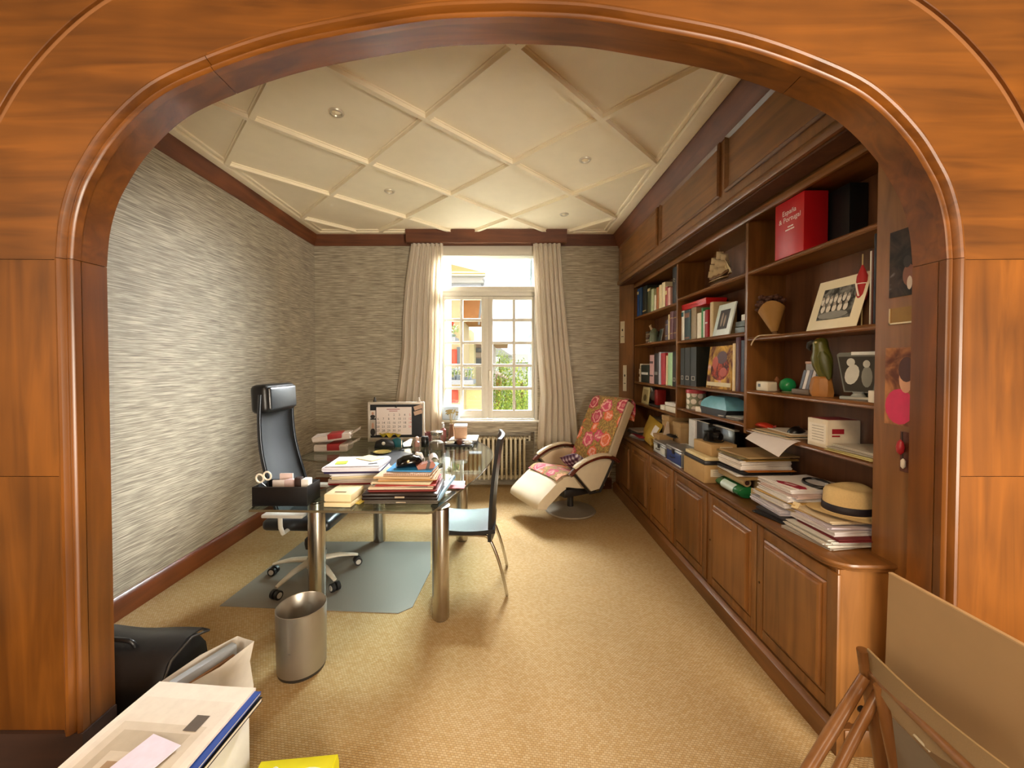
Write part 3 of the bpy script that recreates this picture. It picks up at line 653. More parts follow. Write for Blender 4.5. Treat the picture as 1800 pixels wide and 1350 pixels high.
for p in legs:
    l = part(desk, 'leg', STEEL, lambda b: lathe(b, [(.052, .006), (.053, .01), (.053, ZD-.035), (.052, ZD-.03)], 28), loc=(p.x, p.y, 0))
    part(l, 'foot', P('55504A', .4, .6), lambda b: lathe(b, [(.046, 0), (.046, .008)], 24)); part(l, 'top_plate', CHROME, lambda b: lathe(b, [(.03, ZD-.031), (.06, ZD-.022), (.06, ZD-.0155)], 24))
# chair mat
mat_pts = [W(386, 1066, z=0), W(700, 1079, z=0), W(725, 1068, z=0), W(757, 1004, z=0), W(757, 953, z=0), W(532, 953, z=0)]
def matm():
    m = bpy.data.materials.new('frosted_plastic'); m.use_nodes = True; N = m.node_tree.nodes; L = m.node_tree.links; b = N['Principled BSDF']
    no = N.new('ShaderNodeTexNoise'); no.inputs['Scale'].default_value = 300; cr = N.new('ShaderNodeValToRGB'); L.new(no.outputs['Fac'], cr.inputs[0])
    cr.color_ramp.elements[0].color = lin('7E7B74'); cr.color_ramp.elements[1].color = lin('9A958C'); L.new(cr.outputs[0], b.inputs['Base Color']); b.inputs['Roughness'].default_value = .38
    tr = N.new('ShaderNodeBsdfTransparent'); mx = N.new('ShaderNodeMixShader'); mx.inputs[0].default_value = .22; L.new(b.outputs[0], mx.inputs[1]); L.new(tr.outputs[0], mx.inputs[2]); L.new(mx.outputs[0], N['Material Output'].inputs[0]); return m
bm = BM(); prism(bm, [(p.x, p.y) for p in mat_pts], .001, .005, 'z'); obj('floor_mat', bm, matm(), smooth=0, label='grey translucent plastic floor mat under the black office chair', cat='floor mat')
# ================================================================== OFFICE CHAIR
oc = thing('office_chair', 'tall black office chair with padded headrest and white five-star base', 'office chair', (-1.45, 2.93, .005), math.radians(-2))
WB = P('D6D0C0', .35, .2)
cast = [W(487, 1002, z=.03), W(482, 1045, z=.03), W(590, 1032, z=.03), W(640, 991, z=.03)]
base = part(oc, 'base_hub', WB, lambda b: lathe(b, [(.05, .07), (.055, .09), (.05, .13), (.032, .15), (.03, .30)], 20))
for k in range(5):
    a = math.radians(-109 + 72*k)
    ca, sa = math.cos(a), math.sin(a); e = Vector((ca*.315, sa*.315, 0))
    arm = part(oc, 'base_arm', WB, lambda b: tube(b, [(ca*.04, sa*.04, .125), (ca*.18, sa*.18, .115), (ca*.28, sa*.28, .090), (ca*.315, sa*.315, .078)], [.030, .024, .017, .014], 10, flat=(.7, 1)))
    ct = part(oc, 'caster', BLACK, lambda b: [cyl(b, e + Vector((-sa*s0, ca*s0, .030)), e + Vector((-sa*s1, ca*s1, .030)), .030, n=18) for s0, s1 in ((-.030, -.006), (.006, .030))])
    [part(ct, 'wheel_ring', P('B8B4AC', .4), lambda b: cyl(b, e + Vector((-sa*s0, ca*s0, .030)), e + Vector((-sa*s1, ca*s1, .030)), .019, n=14)) for s0, s1 in ((-.033, -.0295), (.0295, .033))]
part(oc, 'gas_column', P('C9C4B6', .3, .3), lambda b: cyl(b, (0, 0, .14), (0, 0, .42), .026))
part(oc, 'seat_mechanism', BLACK, lambda b: box(b, (-.14, -.09, .385), (.12, .09, .435), 0, .015))
part(oc, 'seat', BLEATHER, lambda b: (box(b, (-.24, -.25, .435), (.24, .25, .515), 0, .035, seg=4)), smooth=60)
part(oc, 'tilt_knob', BLACK, lambda b: (cyl(b, (.08, -.10, .40), (.10, -.22, .375), .012), lathe(b, [(.01, -.05), (.026, -.045), (.032, -.01), (.030, .02), (.016, .035)], 14, c=(.10, -.24, .37))))
spine = spline([(-.14, .47), (-.195, .60), (-.255, .80), (-.30, 1.0), (-.315, 1.2), (-.31, 1.38)], 6)
def back_at(t): return spine[min(int(t*(len(spine)-1)+.5), len(spine)-1)]
def wid(t): return .225 - .035*t - .05*max(0, .25-t)
part(oc, 'backrest', P('14171B', .55, 0, .15, 200, .3), lambda b: sheet(b, lambda s, t: (back_at(t).x + .045*(abs(2*s-1)**2), wid(t)*(2*s-1), back_at(t).y), 10, len(spine)-1, .018), smooth=60)
for sg in (-1, 1):
    part(oc, 'back_rail', P('3A3F46', .25, .7), lambda b: tube(b, [(back_at(k/20).x+.045, sg*wid(k/20), back_at(k/20).y) for k in range(21)], .011, 8), smooth=60)
hr = part(oc, 'headrest', BLEATHER, lambda b: box(b, (-.075, -.19, -.105), (.055, .19, .105), 0, .04, seg=4, M=Matrix.Translation((-.28, 0, 1.345)) @ Matrix.Rotation(-.05, 4, 'Y')), smooth=60)
part(oc, 'headrest_pad', P('1E242A', .3, 0, .12, 40, .1, 1.0), lambda b: box(b, (.03, -.165, -.085), (.068, .165, .085), 0, .018, seg=4, M=Matrix.Translation((-.28, 0, 1.345)) @ Matrix.Rotation(-.05, 4, 'Y')), smooth=60)
for sg in (-1, 1):
    part(oc, 'armrest_bracket', P('CFCBC0', .35, .2), lambda b: (tube(b, [(-.05, sg*.22, .45), (-.05, sg*.30, .45), (-.05, sg*.325, .50), (-.05, sg*.33, .58)], .014, 8), box(b, (-.16, sg*.33-.035, .575), (.12, sg*.33+.035, .60), 0, .01)))
# ================================================================== VISITOR CHAIR
vc = thing('visitor_chair', 'black leather side chair with thin chrome legs tucked under the glass desk', 'chair', (-.25, 2.88, 0), 0)
part(vc, 'seat', BLEATHER, lambda b: sheet(b, lambda s, t: (-.24+.41*s, (-.20-.015*s)*(1-2*t), .463+.012*math.cos(PI*(2*t-1))*0-.018*math.sin(PI*s)+.006*abs(2*t-1)), 10, 8, .028), smooth=60)
bp = spline([(.145, .375), (.15, .55), (.165, .75), (.19, .95), (.215, 1.085)], 5)
part(vc, 'backrest', BLEATHER, lambda b: sheet(b, lambda s, t: (bp[round(t*20)].x + .025*math.sin(PI*s), -.205+.41*s, bp[round(t*20)].y), 8, 20, .024), smooth=60)
for sg in (-1, 1):
    part(vc, 'rear_leg', CHROME, lambda b: tube(b, spline([(-.23, sg*.17, .415), (.06, sg*.18, .412), (.13, sg*.185, .39), (.19, sg*.19, .26), (.235, sg*.195, .10), (.255, sg*.20, 0)], 6), .011, 10), smooth=60)
    part(vc, 'front_leg', CHROME, lambda b: tube(b, [(-.235, sg*.17, .425), (-.242, sg*.175, .25), (-.25, sg*.185, 0)], .011, 10), smooth=60)
part(vc, 'seat_rail', CHROME, lambda b: tube(b, [(-.23, -.17, .42), (-.23, .17, .42)], .009, 8))
# ================================================================== WASTE BASKET
p = W(531, 1172, z=0)
wb = thing('waste_basket', 'round brushed steel waste basket on the carpet before the glass desk', 'waste basket', (p.x, p.y, 0))
part(wb, 'body', P('A8A298', .34, .85, .08, 8), lambda b: lathe(b, [(.112, .016), (.118, .02), (.122, .325), (.1225, .332), (.120, .334), (.117, .33), (.113, .03), (.01, .028)], 40))
part(wb, 'base_ring', P('2A2622', .4), lambda b: lathe(b, [(.105, 0), (.114, .003), (.116, .018), (.105, .02)], 36))
part(wb, 'maker_mark', P('6A655C', .4, .5), lambda b: box(b, (-.006, -.1215, .155), (.006, -.1185, .158)))
# ================================================================== RECLINER
rec = thing('recliner', 'cream leather swivel recliner with curved wooden arms beside the bookcase', 'recliner', (.70, 4.27, 0), math.radians(207))
RL = P('D9C9AC', .42, 0, .06, 20, .1); RD = P('2A2624', .4, .3); RW = wood('wood_redbrown', '6E2E1C', '3E170E', 'x', .25)
def slab(b, path, th, hw, nu=1, crown=.02, edge=.02):
    """padded slab following a path (x,z) of its upper face, thickness th below"""
    path = [Vector(q) for q in path]; rings = []
    for i, q in enumerate(path):
        t = (path[min(i+1, len(path)-1)]-path[max(i-1, 0)]).normalized(); nr = Vector((-t.y, t.x))
        if nr.y < 0 and abs(nr.y) > .2: nr = -nr
        ring = []
        for k in range(9): s = -1+2*k/8; c = q + nr*crown*(1-s**4); ring.append(Vector((c.x, s*(hw-edge*.3), c.y)))
        lo = q - nr*th
        for s in (1, .5, -.5, -1): ring.append(Vector((lo.x, s*(hw-edge), lo.y)))
        rings.append(ring)
    loft(b, rings)
BK = spline([(-.20, .44), (-.27, .58), (-.36, .78), (-.46, .98), (-.53, 1.12), (-.57, 1.19)], 4)
ST = spline([(-.24, .42), (-.10, .415), (.08, .44), (.22, .47), (.30, .465)], 4)
LR = spline([(.30, .455), (.37, .42), (.45, .36), (.53, .30), (.58, .25), (.595, .20)], 4)
def nflip(path): return path[::-1]
part(rec, 'back_cushion', RL, lambda b: slab(b, nflip(BK), .10, .30), smooth=60)
part(rec, 'seat_cushion', RL, lambda b: slab(b, ST, .11, .29), smooth=60)
part(rec, 'leg_rest', RL, lambda b: slab(b, LR, .12, .29), smooth=60)
def floral():
    m, nt, N, L, b = new_mat('floral_throw')
    tc = N.new('ShaderNodeTexCoord'); mp = N.new('ShaderNodeMapping'); L.new(tc.outputs['Object'], mp.inputs[0]); mp.inputs['Scale'].default_value = (1, 1, 1)
    nz = N.new('ShaderNodeTexNoise'); nz.inputs['Scale'].default_value = 22; L.new(tc.outputs['Object'], nz.inputs['Vector'])
    dm = N.new('ShaderNodeMix'); dm.data_type = 'RGBA'; dm.blend_type = 'LINEAR_LIGHT'; dm.inputs[0].default_value = .035; L.new(mp.outputs[0], dm.inputs[6]); L.new(nz.outputs['Color'], dm.inputs[7])
    vo = N.new('ShaderNodeTexVoronoi'); vo.inputs['Scale'].default_value = 5.6; vo.inputs['Randomness'].default_value = .75; L.new(dm.outputs[2], vo.inputs['Vector'])
    sp = N.new('ShaderNodeSeparateColor'); L.new(vo.outputs['Color'], sp.inputs[0])
    fc = N.new('ShaderNodeValToRGB'); fc.color_ramp.interpolation = 'CONSTANT'; L.new(sp.outputs[0], fc.inputs[0])
    el = fc.color_ramp.elements; el[0].color = lin('A8123C'); el[1].position = .25; el[1].color = lin('D8602C')
    for p_, c_ in ((.45, 'C83A60'), (.65, 'E0A080'), (.82, 'B01848')): k = el.new(p_); k.color = lin(c_)
    ring = N.new('ShaderNodeValToRGB'); e2 = ring.color_ramp.elements; e2[0].position = .0; e2[0].color = (0, 0, 0, 1); e2[1].position = .46; e2[1].color = (0, 0, 0, 1)
    for p_, v_ in ((.10, .35), (.22, .0), (.30, .1), (.36, .9), (.41, .2)): k = e2.new(p_); k.color = (v_, v_, v_, 1)
    L.new(vo.outputs['Distance'], ring.inputs[0])
    pk = N.new('ShaderNodeMix'); pk.data_type = 'RGBA'; L.new(ring.outputs[0], pk.inputs[0]); L.new(fc.outputs[0], pk.inputs[6]); pk.inputs[7].default_value = lin('F0C0B0')
    n3 = N.new('ShaderNodeTexNoise'); n3.inputs['Scale'].default_value = 45; n3.inputs['Detail'].default_value = 4; L.new(tc.outputs['Object'], n3.inputs['Vector'])
    gr = N.new('ShaderNodeValToRGB'); g = gr.color_ramp.elements; g[0].position = .4; g[0].color = lin('8A5A2A'); g[1].position = .62; g[1].color = lin('B8843E'); k = g.new(.5); k.color = lin('8A7A34'); L.new(n3.outputs['Fac'], gr.inputs[0])
    ms = N.new('ShaderNodeMath'); ms.operation = 'LESS_THAN'; ms.inputs[1].default_value = .50; L.new(vo.outputs['Distance'], ms.inputs[0])
    fm = N.new('ShaderNodeMix'); fm.data_type = 'RGBA'; L.new(ms.outputs[0], fm.inputs[0]); L.new(gr.outputs[0], fm.inputs[6]); L.new(pk.outputs[2], fm.inputs[7])
    L.new(fm.outputs[2], b.inputs['Base Color']); b.inputs['Roughness'].default_value = .85; b.inputs['Sheen Weight'].default_value = .2
    bp_ = N.new('ShaderNodeBump'); bp_.inputs['Strength'].default_value = .3; bp_.inputs['Distance'].default_value = .004; L.new(n3.outputs['Fac'], bp_.inputs['Height']); L.new(bp_.outputs[0], b.inputs['Normal'])
    return m
FLO = floral()
th = thing('floral_throw', 'red and ochre flowered throw draped over the recliner back and seat', 'throw', (.70, 4.27, 0), math.radians(207))
def offp(path, d):
    o = []
    for i, q in enumerate(path):
        t = (path[min(i+1, len(path)-1)]-path[max(i-1, 0)]).normalized(); nr = Vector((-t.y, t.x))
        if nr.y < 0 and abs(nr.y) > .2: nr = -nr
        o.append(q + nr*d)
    return o
bkp = offp(nflip(BK), .027)
over = [Vector((-.645, .98)), Vector((-.665, 1.08)), Vector((-.66, 1.17)), Vector((-.625, 1.215)), Vector((-.58, 1.222))] + bkp
part(th, 'back_cover', FLO, lambda b: sheet(b, lambda s, t: (over[round(t*(len(over)-1))].x, (-.285+.57*s), over[round(t*(len(over)-1))].y - (.012*(abs(2*s-1)**6))), 12, len(over)-1, .006), smooth=60)
sv = offp(ST[6:], .027) + [Vector((.335, .474)), Vector((.37, .452))]
part(th, 'seat_cover', FLO, lambda b: sheet(b, lambda s, t: (sv[round(t*(len(sv)-1))].x, (-.27+.54*s), sv[round(t*(len(sv)-1))].y - .010*(abs(2*s-1)**6)), 12, len(sv)-1, .006), smooth=60)
for sg in (-1, 1):
    ap = spline([(.26, .50), (.16, .575), (.02, .625), (-.14, .645), (-.28, .62), (-.36, .575)], 5)
    part(rec, 'arm_wood', RW, lambda b: tube(b, [(q.x, sg*.345, q.y) for q in ap], [.028]*len(ap), 12, flat=(.8, 1.25)), smooth=60)
    part(rec, 'arm_pad', RL, lambda b: tube(b, [(q.x, sg*.345, q.y+.022) for q in ap[3:-6]], [.02]+[.027]*(len(ap)-11)+[.02], 12, flat=(.6, 1.3)), smooth=60)
    part(rec, 'side_panel', RL, lambda b: prism(b, [(.19, .53), (.05, .60), (-.12, .62), (-.27, .60), (-.30, .57), (-.13, .31), (-.02, .30)], sg*.305-.02, sg*.305+.02, 'y'))
    part(rec, 'side_frame', RD, lambda b: tube(b, [(.22, sg*.335, .53), (.0, sg*.335, .285), (-.13, sg*.335, .285), (-.31, sg*.335, .585)], .013, 8))
part(rec, 'mechanism', RD, lambda b: (box(b, (-.2, -.2, .22), (.22, .2, .31), 0, .02), cyl(b, (0, 0, .03), (0, 0, .24), .035), tube(b, [(.15, 0, .26), (.36, 0, .27)], .018)))
part(rec, 'swivel_base', P('B8AE9C', .3, .5), lambda b: lathe(b, [(.265, 0), (.275, .006), (.265, .016), (.10, .03), (.06, .05)], 40))
def plaid():
    m, nt, N, L, b = new_mat('plaid_cloth'); tc = N.new('ShaderNodeTexCoord')
    out_ = []
    for ax, s in (('X', 6.5), ('Y', 6.5)):
        w_ = N.new('ShaderNodeTexWave'); w_.bands_direction = ax; w_.inputs['Scale'].default_value = s; w_.inputs['Distortion'].default_value = .3; L.new(tc.outputs['Object'], w_.inputs['Vector']); out_.append(w_)
    mx = N.new('ShaderNodeMath'); L.new(out_[0].outputs['Fac'], mx.inputs[0]); L.new(out_[1].outputs['Fac'], mx.inputs[1])
    ml = N.new('ShaderNodeMath'); ml.operation = 'MULTIPLY'; ml.inputs[1].default_value = .5; L.new(mx.outputs[0], ml.inputs[0])
    cr = N.new('ShaderNodeValToRGB'); e = cr.color_ramp.elements; e[0].position = .2; e[0].color = lin('4A2A44'); e[1].position = .9; e[1].color = lin('D8D2DC'); k = e.new(.55); k.color = lin('7C6480'); L.new(ml.outputs[0], cr.inputs[0])
    L.new(cr.outputs[0], b.inputs['Base Color']); b.inputs['Roughness'].default_value = .85; return m
def pillow(b, w, d, h):
    def fn(sg):
        return lambda s, t: ((s-.5)*w, (t-.5)*d, sg*h*.5*(max(0, 1-abs(2*s-1)**3)*max(0, 1-abs(2*t-1)**3))**.6)
    sheet(b, fn(1), 12, 12); sheet(b, fn(-1), 12, 12); bmesh.ops.remove_doubles(b, verts=b.verts[:], dist=.0005)
cs = thing('cushion', 'small purple and grey plaid cushion lying on the recliner seat', 'cushion', (.76, 4.20, .535), rot=Euler((.45, -.65, math.radians(200))))
part(cs, 'cover', plaid(), lambda b: pillow(b, .30, .26, .11), smooth=70)
# ================================================================== SMALL-THING BUILDERS
def D(u, v, z=ZD): return W(u, v, z=z)
def sheaf_bm(w, d, h, n, rnd, jit=.008):
    b = BM()
    for k in range(n):
        z0, z1 = h*k/n, h*(k+1)/n - (h/n*.06)
        M = Matrix.Translation((rnd.uniform(-jit, jit), rnd.uniform(-jit, jit), 0)) @ Matrix.Rotation(rnd.uniform(-.035, .035), 4, 'Z')
        box(b, (-w/2, -d/2, z0), (w/2, d/2, z1), 0, M=M)
    return b
def stack(where, cx, cy, z, rz, layers, group, seed=1):
    """layers bottom to top: (kind, colour word, hex, w, d, h, dx, dy, drz)"""
    rnd = random.Random(seed); n = len(layers)
    for i, (kind, cw, hx, w, d, h, dx, dy, dr) in enumerate(layers):
        r = rz+dr*1.4; c, s = math.cos(rz), math.sin(rz)
        nm = kind.replace(' ', '_'); k = n-1-i
        o = obj(nm, sheaf_bm(w, d, h-.0008, max(1, min(7, int(h/.004))), rnd), P(hx, .65, 0, .07, 60), loc=(cx+c*dx-s*dy, cy+s*dx+c*dy, z+.0004), rot=(0, 0, r), smooth=0,
                label=f'{cw} {kind}, ' + (ORD[k] + ' from top' if k else 'topmost') + f' of {where}', cat=kind.split()[-1], group=group)
        z += h
    return z
def bookmesh(th, h, d, bands=()):
    b = BM(); c = .003; r = min(th*.25, .006)
    prism(b, [(d, 0), (r, 0), (r*.3, th*.12), (0, th*.3), (0, th*.7), (r*.3, th*.88), (r, th), (d, th), (d, th-c), (.006, th-c), (.006, c), (d, c)], 0, h, 'z')
    box(b, (.006, c, .004), (d-.005, th-c, h-.004), 1)
    for k, (z0, z1) in enumerate(bands): box(b, (-.0008, th*.12, h*z0), (.003, th*.88, h*z1), 2)
    return b
def book(u0, u1, z, h, hexc, label, d=.17, x=1.606, tilt=0, bands=(), bcol='D9C48A', group='books on the shelves', name='book', rough=.5, cat='book'):
    ya, yc = W(u1, 640, x=x).y, W(u0, 640, x=x).y; th = max(yc-ya-.0015, .006)
    d = min(d, XBK-.004-x)
    return obj(name, bookmesh(th, h, d, bands), [P(hexc, rough, 0, .14, 40), PAPER, P(bcol, .5)], loc=(x, ya, z+.0006+(th*math.sin(abs(tilt)) if tilt < 0 else 0)), rot=(tilt, 0, 0), smooth=30, label=label, cat=cat, group=group)
def boxy(name, label, cat, mat, lo, hi, rz=0, lid=None, lidm=None, group=None, bev=.003):
    """a carton: body and, where seen, an overlapping lid; lo/hi in metres, turned about its centre"""
    c = [(lo[0]+hi[0])/2, (lo[1]+hi[1])/2]; t = thing(name, label, cat, (c[0], c[1], lo[2]), rz, group)
    hx, hy, h = (hi[0]-lo[0])/2, (hi[1]-lo[1])/2, hi[2]-lo[2]
    pbox(t, 'body', mat, (-hx, -hy, .0005), (hx, hy, h-.0015), bev)
    if lid: pbox(t, 'lid', lidm or mat, (-hx-.003, -hy-.003, h-lid), (hx+.003, hy+.003, h), bev)
    return t
def label_patch(t, lo, hi, mat=None, name='paper_label', lines=0, axis='x'):
    o = pbox(t, name, mat or P('EFE8D4', .6, 0, .04), lo, hi)
    if lines:
        def ln(b):
            for k in range(lines):
                f = (k+1)/(lines+1)
                if axis == 'y': box(b, (lo[0]+(hi[0]-lo[0])*.12, lo[1]-.0006, lo[2]+(hi[2]-lo[2])*f), (lo[0]+(hi[0]-lo[0])*(.6+.25*((k*7) % 3)/2), lo[1]+.0002, lo[2]+(hi[2]-lo[2])*f+.002))
                else: box(b, (lo[0]-.0006, lo[1]+(hi[1]-lo[1])*.12, lo[2]+(hi[2]-lo[2])*f), (lo[0]+.0002, lo[1]+(hi[1]-lo[1])*.8, lo[2]+(hi[2]-lo[2])*f+.002))
        part(o, 'print_lines', P('6A6258', .7), ln, smooth=0, kind='stuff')
    return o
# ================================================================== ON THE DESK
p1, p2, p3 = D(443, 890), D(540, 890), D(557, 880)
tw, td = (p2-p1).length, .17
tr = thing('desk_tray', 'black open box tray on the near corner of the glass desk', 'tray', ((p1.x+p2.x)/2, p1.y+td/2, ZD), 0)
hw_, hd_, hh = tw/2, td/2, .118
BX = P('0E0E10', .45, 0, .2)
pbox(tr, 'bottom', BX, (-hw_, -hd_, .001), (hw_, hd_, .008))
for lo, hi in (((-hw_, -hd_, .008), (hw_, -hd_+.008, hh)), ((-hw_, hd_-.008, .008), (hw_, hd_, hh)), ((-hw_, -hd_+.008, .008), (-hw_+.008, hd_-.008, hh)), ((hw_-.008, -hd_+.008, .008), (hw_, hd_-.008, hh))): pbox(tr, 'side', BX, lo, hi, .002)
tx, ty = (p1.x+p2.x)/2, p1.y+td/2
sc_ = thing('scissors', 'white-handled scissors standing in the black desk tray', 'scissors', (tx-.10, ty+.0, ZD+.01), 0, rot=Euler((0, -.28, .3)))
for k, dx in enumerate((-.022, .022)):
    part(sc_, 'handle', P('EDE6D4', .4), lambda b: tube(b, [(dx+.020*math.cos(a), 0, .155+.026*math.sin(a)) for a in [2*PI*q/16 for q in range(17)]], .0055, 8, caps=False), smooth=60)
    part(sc_, 'blade', STEEL, lambda b: tube(b, [(dx, 0, .13), (dx*.3, .002*k, .10), (-dx*.3, .002*k, .01)], [.005, .006, .002], 6, flat=(.4, 1)))
for k, (nm, lab, hx, lo, hi, rot) in enumerate((
    ('note_pad', 'pale pink note pad upright at the back of the desk tray', 'E6CFCB', (-.075, .045, .012), (.01, .06, .165), .05),
    ('note_pad', 'low white note pad leaning beside the scissors in the desk tray', 'E2DAD8', (-.095, .0, .012), (-.02, .015, .135), -.12),
    ('card_box', 'small pink card box standing in the middle of the desk tray', 'DCC4C6', (-.02, .0, .012), (.055, .035, .138), 0),
    ('wallet', 'dark brown wallet standing in the desk tray', '33201C', (.06, -.03, .012), (.10, .01, .158), .15),
    ('paper_roll', 'rolled white receipt paper at the end of the desk tray', 'EDEAE6', (.105, -.035, .012), (.150, .02, .150), -.12))):
    o = obj(nm, (lambda b: (box(b, (lo[0], lo[1], lo[2]), (hi[0], hi[1], hi[2]), 0, .004), b)[1])(BM()), P(hx, .6, 0, .08), loc=(tx, ty, ZD), label=lab, cat=nm.replace('_', ' '))
# cream card boxes
cb = D(570, 893)
for k, (z0, h, dy) in enumerate(((0, .030, 0), (.031, .05, .005))):
    t = boxy('card_box', ['flat cream card box under the one with a cut-out slot', 'cream card box with a cut-out slot beside the black tray'][k], 'box', CREAM, (cb.x-.005, cb.y+.005+dy, ZD+z0), (cb.x+.165, cb.y+.20+dy, ZD+z0+h), -.05, bev=.008)
    if k: pbox(t, 'slot', P('6E5230', .7), (-.035, -.06, h-.001), (.035, -.048, h+.0005))
# paper stack A behind tray
pa = D(565, 862)
za = stack('the pile behind the desk tray', -1.06, 2.80, ZD+.001, .06, [
    ('document folder', 'pale grey', 'C9C4BC', .34, .26, .02, 0, 0, .03), ('document folder', 'white', 'E0DCD8', .32, .25, .028, .01, .0, -.04), ('card folder', 'dark red', '8C1C24', .33, .26, .008, .0, -.01, .05),
    ('document folder', 'pinkish white', 'E4D6CC', .33, .26, .03, .0, 0, .0), ('document folder', 'cream', 'E2D4B4', .36, .27, .02, .03, 0, .10), ('document folder', 'white', 'ECEAEE', .34, .26, .022, .02, 0, .04),
    ('plastic folder', 'dark violet', '2E2450', .37, .29, .012, .0, -.01, -.02), ('document folder', 'lilac white', 'E6E4F0', .38, .29, .030, .0, -.01, -.03), ('loose letter', 'white', 'EFEFF4', .36, .27, .008, .01, .0, .0)], 'papers behind the desk tray', 3)
obj('sticky_note', sheaf_bm(.075, .075, .004, 1, random), P('B9DC3C', .6), loc=(-1.15, 2.74, za+.0005), rot=(0, 0, .2), smooth=0, label='bright green sticky note on the paper pile', cat='note')
obj('envelope', sheaf_bm(.17, .12, .004, 2, random), P('EAD9A0', .6), loc=(-.99, 2.86, za+.0005), rot=(0, 0, -.5), smooth=0, label='cream envelope lying on the paper pile behind the tray', cat='envelope')
obj('card', sheaf_bm(.06, .02, .002, 1, random), P('26262C', .6), loc=(-.93, 2.72, za+.0005), rot=(0, 0, .5), smooth=0, label='tiny dark card on the paper pile edge', cat='card')
# laptops with papers on top
lp = D(630, 887); lq = D(770, 887); lw = lq.x-lp.x
lx, ly = (lp.x+lq.x)/2+.005, lp.y+.16
def laptop(label, z, w, d, h, mat, rz, dx=0):
    t = thing('laptop', label, 'laptop', (lx+dx, ly, z), rz)
    pbox(t, 'base', mat, (-w/2, -d/2, .001), (w/2, d/2, h*.5), .006); pbox(t, 'lid', mat, (-w/2, -d/2, h*.52), (w/2, d/2, h), .008)
    pbox(t, 'latch', P('C9B8A0', .3, .6), (-.03, -d/2-.003, h*.35), (.03, -d/2+.002, h*.60), .001); return t
laptop('thin grey closed laptop at the bottom of the laptop pile', ZD, .46, .31, .024, P('5A5248', .35, .3), .0, .01)
laptop('dark brown closed laptop lying under the coloured papers', ZD+.025, .47, .32, .042, P('1E1412', .3), .02)
zb = stack('the pile on the dark laptop', lx+.005, ly+.02, ZD+.0675, .0, [
    ('plastic folder', 'dark red', '7C2A22', .42, .29, .012, 0, 0, .01), ('paper sheaf', 'pinkish cream', 'DCC8AE', .40, .28, .018, -.01, .0, .03), ('printed sheet', 'grey patterned', '8C8478', .36, .27, .006, .0, -.005, -.05),
    ('card folder', 'red', 'B03A34', .38, .26, .006, .02, -.01, .04), ('paper sheaf', 'cream', 'E0CFAE', .38, .27, .012, -.01, .01, -.03), ('envelope', 'tan', 'B98A4E', .36, .25, .012, .02, .02, .05),
    ('paper sheaf', 'brown-edged', 'CDB089', .37, .24, .012, .0, .03, -.02), ('spiral notebook', 'checked beige', 'D8B8A0', .30, .21, .016, .02, .04, -.03)], 'papers on the laptop', 5)
def coils(b):
    for k in range(24): tube(b, [(-.14+k*.0122, .0075*math.cos(a)-.10, .0075*math.sin(a)) for a in [2*PI*q/10 for q in range(11)]], .0014, 5, caps=False)
part(bpy.data.objects['spiral_notebook'], 'spiral_binding', CHROME, lambda b: (coils(b), bmesh.ops.translate(b, vec=(0, 0, .008), verts=b.verts[:])), kind='stuff')
t = obj('folder', sheaf_bm(.30, .22, .008, 2, random), P('3F9ADA', .4), loc=(lx+.03, ly+.10, zb+.0005), rot=(0, 0, -.04), smooth=0, label='bright blue plastic folder on top of the laptop pile', cat='folder')
zb += .009
hs = thing('desk_telephone', 'glossy black rounded telephone handset case on the blue folder', 'telephone', (lx+.00, ly+.09, zb), .5)
GB = P('0B0B0C', .12, 0, .1)
part(hs, 'body', GB, lambda b: loft(b, [[Vector((x, math.cos(a)*r, r*.62+math.sin(a)*r*.62+.0)) for a in [2*PI*k/14 for k in range(14)]] for x, r in ((-.085, .02), (-.075, .045), (-.03, .062), (.02, .066), (.06, .060), (.085, .04), (.092, .018))]), smooth=70)
part(hs, 'earpiece', P('E6E2DC', .25), lambda b: tube(b, [(.05, .0, .085), (.085, .01, .075), (.10, .015, .045)], [.010, .013, .010], 10), smooth=60)
part(hs, 'button', P('C9A878', .3, .6), lambda b: [lathe(b, [(.010, 0), (.009, .006), (.004, .008)], 12, M=Matrix.Translation((-.02+.035*k, -.058, .05)) @ Matrix.Rotation(PI/2, 4, 'X')) for k in range(1)])
gc = thing('glasses_case', 'brown leather spectacle case with a dark flap on the blue folder', 'case', (lx+.115, ly+.06, zb), .35)
part(gc, 'body', P('9A5A42', .45), lambda b: prism(b, [(-.05, 0), (.055, 0), (.068, .022), (.05, .045), (-.015, .034), (-.058, .02)], -.032, .032, 'y'), smooth=0)
part(gc, 'flap', P('241818', .45), lambda b: prism(b, [(.0, .0), (.022, .0), (.034, .044), (.012, .038)], -.034, .034, 'y'), smooth=0)
part(gc, 'lens_cloth', P('D8D4D8', .5), lambda b: sheet(b, lambda s, t: (.03+.06*s, -.02+.045*t, .048+.05*s*(1-s)*2+.02*t), 5, 4, .001))
ub = D(769, 884); ut = D(797, 852)
um = thing('tube_case', 'light blue slim tube lying along the right side of the laptop', 'tube', (ub.x, ub.y, ZD+.018), 0)
dv_ = Vector((ut.x-ub.x, ut.y-ub.y, .035))
part(um, 'barrel', P('9CC0D8', .2), lambda b: tube(b, [Vector((0, 0, 0)), dv_*.04, dv_*.9, dv_], [.008, .014, .014, .009], 12), smooth=60)
part(um, 'cap', P('6E94B0', .3), lambda b: tube(b, [dv_*.88, dv_*1.02], .0155, 12), smooth=60)
